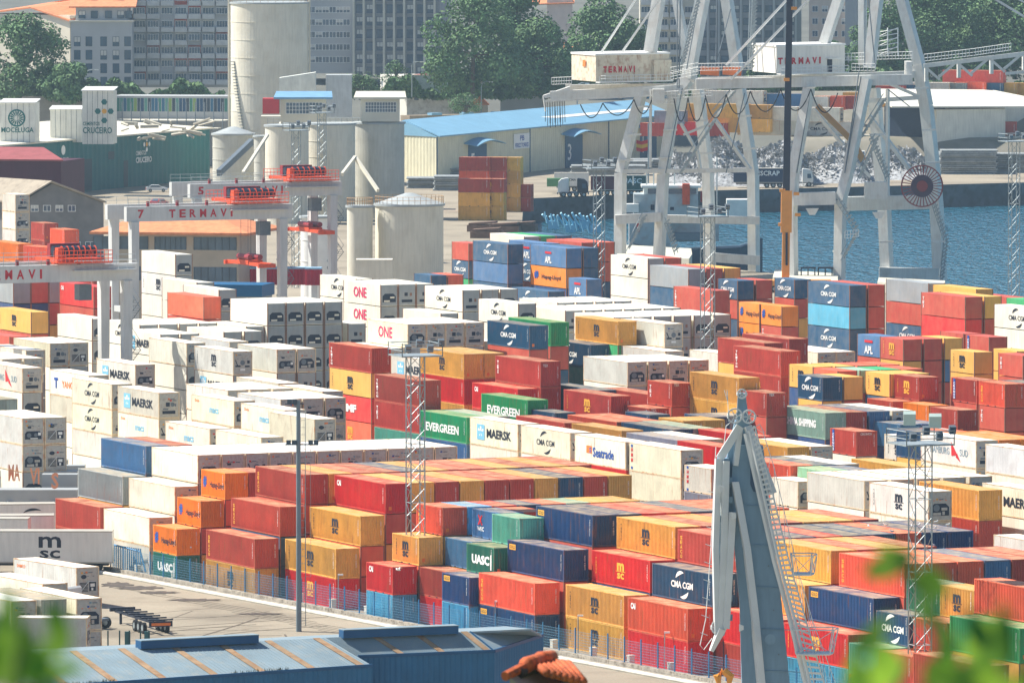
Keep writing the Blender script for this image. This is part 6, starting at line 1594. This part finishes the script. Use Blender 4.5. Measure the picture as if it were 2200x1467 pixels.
# ---------------- mobile crane ----------------
Zm=1300.; q=Zm/F
r=empty('mobile_crane','dark telescopic crane boom with orange base section','crane',loc=Vector((PD(1690,600,Zm).x,PD(1690,600,Zm).y,0))); inv=-r.location
mb=MB(); mb.beam(PD(1697,-30,Zm)+inv,PD(1689,420,Zm)+inv,13*q,.9,up=(0,1,0),w2=15*q,h2=1.0); mb.build('boom',mat('boom_navy',(46,50,66),.45,.08),r)
OC=mat('crane_orange',(236,158,70),.5,.08); mb=MB(); mb.beam(PD(1690,410,Zm)+inv,PD(1689,500,Zm)+inv,23*q,1.6,up=(0,1,0)); mb.beam(PD(1689,500,Zm)+inv,PD(1687,640,Zm)+inv,16*q,1.4,up=(0,1,0)); mb.build('base_section',OC,r)
mb=MB(); mb.beam(PD(1690,500,Zm-1)+inv,PD(1690,570,Zm-1)+inv,.35,.3,up=(0,1,0)); mb.build('lift_cylinder',DARK,r)
mb=MB()
for x,y in ((1675,413),(1705,420),(1672,486),(1708,465),(1700,22),(1684,175)): mb.obox(PD(x,y,Zm-.8)+inv,(.9,0,0),(0,.6,0),(0,0,.5))
mb.build('bracket',OC,r)
mb=MB(); p=PD(1690,640,Zm)+inv; mb.box((p.x-5,p.y-2,.9),(p.x+7,p.y+2,1.9)); mb.build('carrier',OC,r)
for x in (-4,-2,2,5):
    for y in (-1.9,1.9): w=link('wheel',WHEEL,r,loc=(p.x+x,p.y+y,.6))
# ---------------- moored ship ----------------
Zs=1440.; q=Zs/F; SG=mat('ship_grey',(170,180,182),.5,.1,.4,c2=(150,110,90),amt=.3); SW_=mat('ship_white',(226,228,222),.5,.08); SH=mat('ship_hull',(58,84,100),.5,.12,.3)
o=PD(1345,575,Zs); r=empty('moored_ship','grey workboat with white wheelhouse moored behind the left quay crane','ship',loc=(o.x,o.y,-4.6))
def S(x,y): v=PD(x,y,Zs); return (v.x-o.x, v.z+4.6)
def sbox(nm,x0,y0,x1,y1,y_off,dep,m):
    a,b_=S(x0,y1),S(x1,y0); mb=MB(); mb.box((a[0],y_off,max(a[1],.2)),(b_[0],y_off+dep,b_[1])); mb.build(nm,m,r)
hx0,hz0=S(1338,520); hx1,_=S(1640,520)
mb=MB(); st=[(hx0,4.5,3.0),(hx0+2,5,5.0),(hx0+9,5.5,3.5),(hx1-4,5.0,4.2),(hx1,.3,6)]
vs=[]
for x,wd,zt_ in st: vs+=[(x,5-wd,zt_*.85+1),(x,5+wd,zt_*.85+1),(x,5+wd*.7,0),(x,5-wd*.7,0)]
mb.add(vs,[(4*k+i,4*k+4+i,4*k+4+(i+1)%4,4*k+(i+1)%4) for k in range(len(st)-1) for i in range(4)]+[(3,2,1,0)]); mb.build('hull',SH,r)
sbox('superstructure',1352,470,1440,545,.5,9,SG); sbox('superstructure',1362,418,1500,475,1,8,SG); sbox('wheelhouse',1383,400,1500,420,1.5,7,SW_); sbox('roof',1378,399,1506,404,1,8,SW_); sbox('window',1392,406,1496,417,1.42,.05,GLASS)
sbox('deck_house',1430,478,1545,520,2,6,SG); sbox('deck_house',1562,430,1618,468,2,5,SW_); sbox('ship_crane',1466,395,1482,440,.5,1.5,REDO); sbox('winch',1505,412,1530,435,1,3,REDD); sbox('deck_cargo',1450,500,1520,516,.2,5,MID); sbox('door',1398,440,1406,452,.95,.04,DARK); sbox('door',1440,445,1448,452,.95,.04,DARK); sbox('lifeboat',1345,438,1372,456,-.5,3,SW_); sbox('lifebuoy_rack',1368,480,1374,498,.1,.3,REDM)
mb=MB()
for x,y0,y1 in ((1390,400,365),(1405,400,368),(1541,475,340),(1361,400,380),(1450,400,360)):
    a=S(x,y0); b_=S(x,y1); mb.tube([(a[0],4,a[1]),(b_[0],4,b_[1])],.12,4)
for z in range(3): a=S(1350,468-z*4); b_=S(1440,466-z*4); mb.tube([(a[0],.3,a[1]),(b_[0],.3,b_[1])],.05,3)
mb.build('mast_and_rails',STEEL,r)
# quay apron blocks under the cranes
QC=mat('quay_cream_concrete',(206,202,184),.8,.1,.3)
def slab(nm,label,pts,z1,z0=0):
    P=[at(x,y,z1) for x,y in pts]; mb=MB(); mb.prism([(p.x,p.y,z0+.01) for p in P],(0,0,z1-z0)); mb.build(nm,QC,label=label,cat='plinth')
slab('crane_plinth','long pale concrete plinth left of the moored ship',[(1326,541),(1326,525),(1485,534),(1487,546),(1480,556),(1326,549)],1.6)
slab('crane_plinth','pale concrete slab with tables at the foot of the mobile crane',[(1660,596),(1665,578),(1800,588),(1800,604)],1.4)
slab('crane_plinth','pale concrete plinth under the right quay crane',[(1885,606),(1888,596),(2030,603),(2030,620)],1.6)
for j,x in enumerate((1720,1757)):
    p=at(x,592,1.4); r=empty('steel_trestle',['left','right'][j]+' dark steel trestle standing on the pale slab','trestle',loc=p,rz=R_(-8)); mb=MB(); mb.box((0,0,1.1),(2.4,1.4,1.35)); mb.build('top',DARK,r)
    for dx in (0,1.1,2.2):
        mb=MB(); mb.box((dx,0,0),(dx+.18,.18,1.1)); mb.build('leg',DARK,r)
# dolphin structure near (1140,500): blue work machine
BM=mat('machine_light_blue',(130,190,214),.5,.1); mb=MB(); rnd=random.Random(9); Zb=1490
for k in range(15):
    x=1165+k*8; mb.tube([PD(x,462+rnd.uniform(-6,4),Zb),PD(x+rnd.uniform(10,40),490+rnd.uniform(-6,12),Zb+2)],.22,5)
for k in range(9): mb.tube([PD(1170+k*13,455+k*4,Zb-2),PD(1175+k*13,480+k*3,Zb-2)],.15,4)
for (x,y) in ((1178,492),(1215,500),(1245,492),(1268,500)): mb.obox(PD(x,y,Zb),(1.8,0,0),(0,2,0),(0,0,1.4))
mb.build('loading_machine',BM,label='pale blue jumble of tubular loading gear beyond the dark containers',cat='machine')
# ---------------- scrap heaps ----------------
SCR=mat('scrap_metal',(176,178,178),.6,.35,1.0,c2=(98,86,78),amt=.8,metal=0,spec=.3)
def heap(label,x0,x1,yb,H,seed,n=5200):
    rnd=random.Random(seed); a=at(x0,yb); b_=at(x1,yb); w=(b_-a).length; mb=MB()
    for k in range(n):
        t=rnd.random(); s=rnd.uniform(-1,1); env=H*min(1,1.25*math.sin(math.pi*t)**.45)*(.84+.16*math.sin(t*7+seed)); z=env*(1-abs(s)**1.3)*rnd.uniform(.75,1.05)
        p=a.lerp(b_,t)+Vector((0,12+s*14,max(.1,z))); q=rnd.choice([.15,.25,.4,.6,1.1])*rnd.uniform(.8,1.2); u=Vector((rnd.gauss(0,1),rnd.gauss(0,1),rnd.gauss(0,1))).normalized(); v=u.cross(Vector((rnd.random(),rnd.random(),rnd.random()))).normalized(); w_=u.cross(v)
        mb.add([p-u*q*.6,p+v*q*.5+w_*q*.2,p+u*q*.6,p-v*q*.45+w_*q*.15],[(0,1,2,3)])
    base=[]; nx,ny=24,8; vs=[]
    for j in range(ny+1):
        for i in range(nx+1):
            t=i/nx; s=-1+2*j/ny; env=H*min(1,1.25*math.sin(math.pi*t)**.45)*(.84+.16*math.sin(t*7+seed)) if 0<t<1 else 0; vs.append(a.lerp(b_,t)+Vector((0,12+s*15,max(0,env*(1-abs(s)**1.3)*.85))))
    mb.add(vs,[(j*(nx+1)+i,j*(nx+1)+i+1,(j+1)*(nx+1)+i+1,(j+1)*(nx+1)+i) for j in range(ny) for i in range(nx)])
    mb.build('scrap_heap',SCR,label=label,cat='scrap heap',kind='stuff')
heap('glinting heap of shredded scrap metal behind the dark tipper lorry',1500,1745,400,10.5,1,9000); heap('lower scrap heap between the crane legs, seen left',1425,1560,398,8.5,2,4500); heap('scrap heap behind the white tractor cab',1700,1870,393,8,3,5500); heap('scrap heap beside the cable reel',1835,2015,386,6.5,4,5500)
# lorries on the far quay
DKB=mat('tipper_navy',(40,56,84),.5,.08)
r=semitrailer(at(1692,404),Vector((-1,0,0)),11,4.0,DKB,'dark blue tipper trailer with white capitals before the scrap heap',texts=(('GESCRAP',-4.4,3.0,5.6,1.0,WHITE),),grp=None)
truck(at(1724,402),R_(0),'white tractor unit of the dark blue tipper trailer',TRW)
P=at(1388,420); r=semitrailer(P,Vector((-1,0,0)),5.6,4.0,mat('dark_teal_box',(24,88,84),.5,.08),'dark green container with white capitals on a flat trailer',texts=(('UASC',-2.8,2.9,3.9,1.0,WHITE),),grp=None)
r=semitrailer(at(1336,420),Vector((-1,0,0)),6.2,3.9,mat('maroon_box',(104,42,58),.5,.1),'maroon container with a red end on a trailer by the quay',grp=None)
r=semitrailer(at(1265,412),Vector((-1,0,0)),7,3.8,TRW,'white container with small dark lettering on a trailer',texts=(('CMA CGM',-2.5,2.4,3.0,.5,BLK),),grp=None)
truck(at(1222,422),R_(180),'green and white tipper lorry near the stacked sheets',TRW); mb=MB(); p=at(1175,416); mb.obox(p+Vector((0,0,1.4)),(4.5,0,0),(0,2.4,0),(0,0,1.6)); mb.build('tipper_body',mat('tipper_green',(84,140,92),.6,.1),label='green tipper body on the lorry near the warehouse',cat='truck body')
truck(at(1240,424),R_(0),'black tractor unit standing on the far quay',mat('truck_black',(36,42,54),.4,.1))
# steel sheet stacks
SS=mat('steel_sheet',(160,164,162),.5,.2,.6,c2=(110,116,122),amt=.6)
def sheets(label,x,y,w,h,n,d=8,z=0):
    p=at(x,y,z); mb=MB()
    for k in range(n): j=(k*7%3)*.25; mb.obox(p+Vector((j,j,k*h/n)),(w,0,0),(0,d,0),(0,0,h/n*.72))
    mb.build('steel_sheet_stack',SS,label=label,cat='metal sheets',group='stacks of steel sheets')
NW_=0
for x,y,w,h,n in ((873,405,9,2.2,7),(930,410,8.5,3.0,8),(940,388,9,2.6,7),(1225,372,8,1.6,5),(1260,378,12,2.2,6),(1290,366,11,2,5),(1345,362,10,2,5),(1735,338,13,3.2,7),(1790,335,9,2.6,6),(2018,375,12,5.2,12),(2092,372,12,4.2,10),(2015,345,12,3.5,8),(2090,345,14,3,7),(2150,370,9,3.6,8)):
    sheets('stack of grey steel sheets, %s from the left on the far quay'%nth(sorted([873,930,940,1225,1260,1290,1345,1735,1790,2018,2092,2015,2090,2150]).index(x)),x,y,w,h,n)
for x,y,w,h,n in ((1470,352,9,1.8,5),(1655,356,8,2,5),(1905,352,9,2,6),(1960,340,8,1.6,5),(2120,350,12,2.6,7),(2180,345,9,2.4,6),(1860,345,7,2.2,6)):
    sheets('low stack of steel sheets at the back of the far quay, %s from the left'%nth(sorted([1470,1655,1905,1960,2120,2180,1860]).index(x)),x,y,w,h,n)
BAG=mat('bulk_bag_white',(224,222,212),.8,.1); rnd=random.Random(31)
for k in range(16):
    x=rnd.uniform(1640,2190); p=at(x,rnd.uniform(352,362)); mb=MB(); mb.prism([p+Vector((-.6,0,0)),p+Vector((.6,0,0)),p+Vector((.5,0,1.1)),p+Vector((-.5,0,1.1))],(0,1.1,0)); mb.build('bulk_bag',BAG,label='white bulk bag on the back of the far quay, one of many alike',cat='bag',group='white bulk bags')
# white shed right
r,w,h=bldg('white_shed','big white shed with open dark front on the far quay','building',2012,2160,236,1770,1776,0,24,mat('shed_white',(226,222,206),.6,.06,.4,streak=True))
mb=MB(); mb.prism([(-11,-1,h+.6),(w+16,-1,h+.1),(w+8,24,h+3.0),(-6,24,h+3.6)],(0,0,.3)); mb.build('roof',mat('shed_roof_white',(236,230,212),.6,.05),r)
r,w,h=bldg('shed_bay_shade','solid dark box standing for the shaded bay of the white shed','building',1900,2011,228,1782,1772,0,3,DARK)  # solid box; its dark colour stands in for shade inside the bay
r,w,h=bldg('white_shed','second white shed roof at the far right edge','building',2160,2260,212,1800,1830,0,24,mat('shed_white',(0,0,0)))
def FB(tok,x,y,Zd,rzd,lb,grp='containers on the far quay',sc=1.12):
    P=PD(x,y,Zd); P.z-=2.85*sc; o=free_container(tok,P,RZ+R_(rzd),2.85,lb,grp); o.scale=(sc,sc,sc); return o
FB('r',2185,262,1777,64,'maroon container stacked on a white one before the white shed'); FB('W',2185,292,1777,64,'white container below the maroon one before the white shed'); FB('Wd',2262,292,1777,64,'white container with dark doors at the far right')
for (x,y,tok,lb) in ((1605,224,'y','upper yellow container behind the left crane legs'),(1605,254,'y','lower yellow container behind the left crane legs'),(1655,223,'y2','brown ended container, upper, behind the crane leg'),(1655,253,'y2','brown ended container, lower, behind the crane leg'),(1715,230,'W','upper white container with the boom before it'),(1715,260,'W','lower white container with the boom before it'),
 (1560,262,'r2','brown container right of the flag mast'),(1500,260,'R2','bright red container beside the flag mast'),(1830,262,'WD','long white container with dark capitals behind the excavator'),(1805,232,'W','white container stacked above the long one'),(1738,202,'B','blue container roof above the yellow ones'),(1815,205,'O2','orange container standing high between the crane legs'),(1850,204,'r2','dark red container right of the high orange one'),(1780,205,'W2','short white container between the blue and the orange ones'),(1640,196,'W','long white container behind the yellow ones'),(1440,262,'r2','dark red box far behind the ship'),(1470,236,'k2','grey box far behind the ship'),(1880,290,'W','pale container under the white shed opening')):
    FB(tok,x,y,1779 if y>210 else 1788,48,lb)
for j,(x,y,tok) in enumerate(((2040,178,'W'),(2075,176,'k2'),(2118,174,'O2'),(2122,196,'bC2'),(2155,176,'b2'),(2185,176,'y2'),(2215,176,'y2'),(1975,180,'b2'),(1945,182,'r2'),(1940,200,'y'),(2012,200,'k2'),(2155,152,'r'))):
    FB(tok,x,y,1800,48,'%s container, %s from the left in the row under the crane boom'%(CN[tok[0]],nth(j)),'containers under the crane boom')
# far stack by the tanks: containers side on
def side_stack(x,y,rows,lbl):
    for k,(dx,toks) in enumerate(rows):
        for i,tk in enumerate(toks):
            z=i*2.6; P=at(x+dx,y,0); P=Vector((P.x,P.y,z)); o=free_container(tk,P,RZ+R_(52),2.58,'%s, %s column, %s tier'%(lbl,NTH[k],ORD[i]),'stack beside the tanks')
side_stack(1082,474,[(0,['ym2','ym2','rM2']),(-30,['y2','y2','r2'])],'container in the tall stack right of the tanks')
side_stack(1118,455,[(0,['y2','y2','y2','y2']),(22,['r2','r2']),(-30,['r2','r2','rX2','rX2']),(-66,['r2','r2','O2','r2'])],'container in the rear stack right of the tanks')
for j,(x,y) in enumerate(((1003,498),(1050,500),(1085,498),(1010,512))):
    mb=MB(); p=at(x,y); mb.obox(p,(5.5,-.6,0),(.5,4,0),(0,0,1.2)); mb.obox(p+Vector((.3,.2,1.2)),(4.8,-.6,.3),(.5,3.6,0),(0,0,.35)); mb.build('timber_pile',mat('old_timber',(120,96,82),.9,.2,1),label='low brown timber pile beyond the blue stacks, %s from the left'%NTH[[1003,1010,1050,1085].index(x)],cat='timber',group='timber piles')
# left far containers behind left crane
for j,(x,y,tok,z,lb) in enumerate(((39,524,'o',5.8,'orange red container at the left edge behind the gantry'),(110.8,534,'O',5.8,'coral roofed container left of the upright red one'),(138,493.6,'O2',8.6,'red container standing high at the left'),(95,480,'r2',5.8,'dark maroon container end at the upper left'),(33,418,'W2',11.4,'reefer end at the left edge, upper'),(33,452,'W2',8.6,'reefer end at the left edge, lower'),(138,532,'r2',5.8,'maroon container under the high red one'),(200,600,'r2',2.9,'maroon container low behind the gantry leg'))):
    P=at(x,y,z+2.85); P.z=z; free_container(tok,P,RZ,2.83,lb,'containers at the upper left')
    for k in range(int(z/2.8)):
        Pk=P.copy(); Pk.z=z-2.85*(k+1)
        if Pk.z>=-.2: Pk.z=max(Pk.z,0); free_container(tok[0]+tok[-1] if tok[-1]=='2' else tok[0],Pk,RZ,2.83,'%s container %s below the top of its pile, upper left pile %d'%(CN[tok[0]],['one','two','three','four'][k],j+1),'containers at the upper left')
# excavator
XM=mat('excavator_orange',(228,140,70),.5,.1); Zx=1640; r=empty('excavator','orange scrap excavator with long arm behind the right crane leg','excavator',loc=at(1860,375)); inv=-r.location
mb=MB(); mb.beam(PD(1755,228,Zx)+inv,PD(1828,300,Zx)+inv,1.0,1.2); mb.beam(PD(1828,300,Zx)+inv,PD(1855,345,Zx)+inv,1.3,1.3); mb.build('arm',XM,r)
mb=MB(); mb.box((-3,-1.5,1),(2,1.5,2.2)); mb.build('base',XM,r); mb=MB(); mb.box((-2.5,-1.3,2.2),(-.2,1.3,5)); mb.build('cab',SW_,r); mb=MB(); mb.box((-2.4,-1.32,3),(-.4,-1.31,4.8)); mb.build('window',GLASS,r); mb=MB(); mb.box((-3.2,-1.7,0),(2.6,-.9,1)); mb.build('track',RUBBER,r); mb=MB(); mb.box((-3.2,.9,0),(2.6,1.7,1)); mb.build('track',RUBBER,r)
car(at(2080,371),R_(180),'dark car parked before the steel sheets',(40,52,70))
for j,x in enumerate((2128,2175)):
    mb=MB(); p=at(x,371); mb.prism([p,p+Vector((4,0,0)),p+Vector((4.2,0,2.6)),p+Vector((-.2,0,2.6))],(0,2.5,0)); mb.build('waste_skip',mat('skip_red',(196,48,60),.6,.12),label=['left','right'][j]+' red waste skip at the right edge of the far quay',cat='skip')
# blue long building behind left crane
r,w,h=bldg('glass_depot','blue glazed long hall behind the blue roofed warehouse','building',1225,1440,200,1960,1960,0,8,BC_)
for k in range(6): mb=MB(); mb.quad((w*k/6+.4,-.02,h-3.6),(w*(k+1)/6-.6,-.02,h-3.6),(w*(k+1)/6-.6,-.02,h-.4),(w*k/6+.4,-.02,h-.4)); mb.build('window',mat('hall_glass_blue',(50,124,160),.3,.1),r)
# Spanish flag mast of the ship
mb=MB(); p=PD(1393,300,1500); 
for k in range(3):
    pass
mb.tube([p+Vector((0,0,-9)),p+Vector((0,0,3))],.12,5); mb.build('flag_pole',STEEL,label='thin pole carrying a red and yellow flag',cat='pole')
fl=empty('flag','small red and yellow flag hanging from the thin pole','flag',loc=p)
mb=MB(); 
for k,mi in ((0,0),(1,1),(2,0)):
    mb.mi=mi; z=-k*.65; mb.add([(0,0,z),(-1.2,.2,z-.35),(-2.2,-.1,z-.1),(-2.2,-.1,z-.75),(-1.2,.2,z-1.0),(0,0,z-.65)],[(0,1,4,5),(1,2,3,4)])
mb.build('cloth',[REDM,YEL],fl)
# dark railway land and hedges behind the warehouses
mb=MB(); q=[at(560,300),at(2600,200),Vector((900,1835,0)),Vector((-700,1835,0)),at(-300,330)]
RAILG=mat('railway_ballast',(112,106,98),.95,.25,.2,c2=(84,92,62),amt=.6)
mb.add([(p.x,p.y,.02) for p in q],[tuple(range(5))]); mb.build('railway_ground',RAILG,kind='structure')
def hedge(label,x0,x1,y,Zh,H,n,seed):
    rnd=random.Random(seed); a,b_=PD(x0,y,Zh),PD(x1,y,Zh); mb=MB(); g=max(0,a.z-1)
    for k in range(n):
        t=rnd.random(); p=a.lerp(b_,t); env=H*(.6+.4*math.sin(t*23+seed)+.15*math.sin(t*71)); p=Vector((p.x,p.y+rnd.uniform(-3,3),a.z+max(.1,env)*rnd.random()**.6)); u=Vector((rnd.gauss(0,1),rnd.gauss(0,1),rnd.gauss(0,1))).normalized(); v=u.cross(Vector((0,0,1))).normalized(); w_=u.cross(v); s=rnd.uniform(.3,.7)
        mb.add([p-v*s,p+w_*s,p+v*s,p-w_*s],[(0,1,2,3)])
    mb.build('shrub_belt',LEAFM,label=label,cat='shrubs',kind='stuff')
hedge('belt of shrubs below the grey flats',-50,480,212,1815,4,6000,1); hedge('shrubs behind the railway block and small house',740,1240,212,1845,5,7000,2); hedge('shrubs behind the quay warehouses at right',1480,2260,205,1900,8,14000,3)
hedge('shrub belt at the foot of the big trees',900,1480,205,1870,6,9000,5)
# ---------------- haze ----------------
hz=bpy.data.materials.new('haze'); hz.use_nodes=True; N=hz.node_tree.nodes; N.remove(N['Principled BSDF']); pv=N.new('ShaderNodeVolumePrincipled'); pv.inputs['Color'].default_value=(.62,.84,1,1); pv.inputs['Density'].default_value=HAZE_D; pv.inputs['Anisotropy'].default_value=.25
hz.node_tree.links.new(pv.outputs[0],N['Material Output'].inputs['Volume'])
if HAZE_D>0:
    mb=MB(); mb.box((-1650,-80,-10.5),(1750,6600,130)); mb.build('haze',hz,kind='stuff',label='thin pale harbour haze',cat='haze')
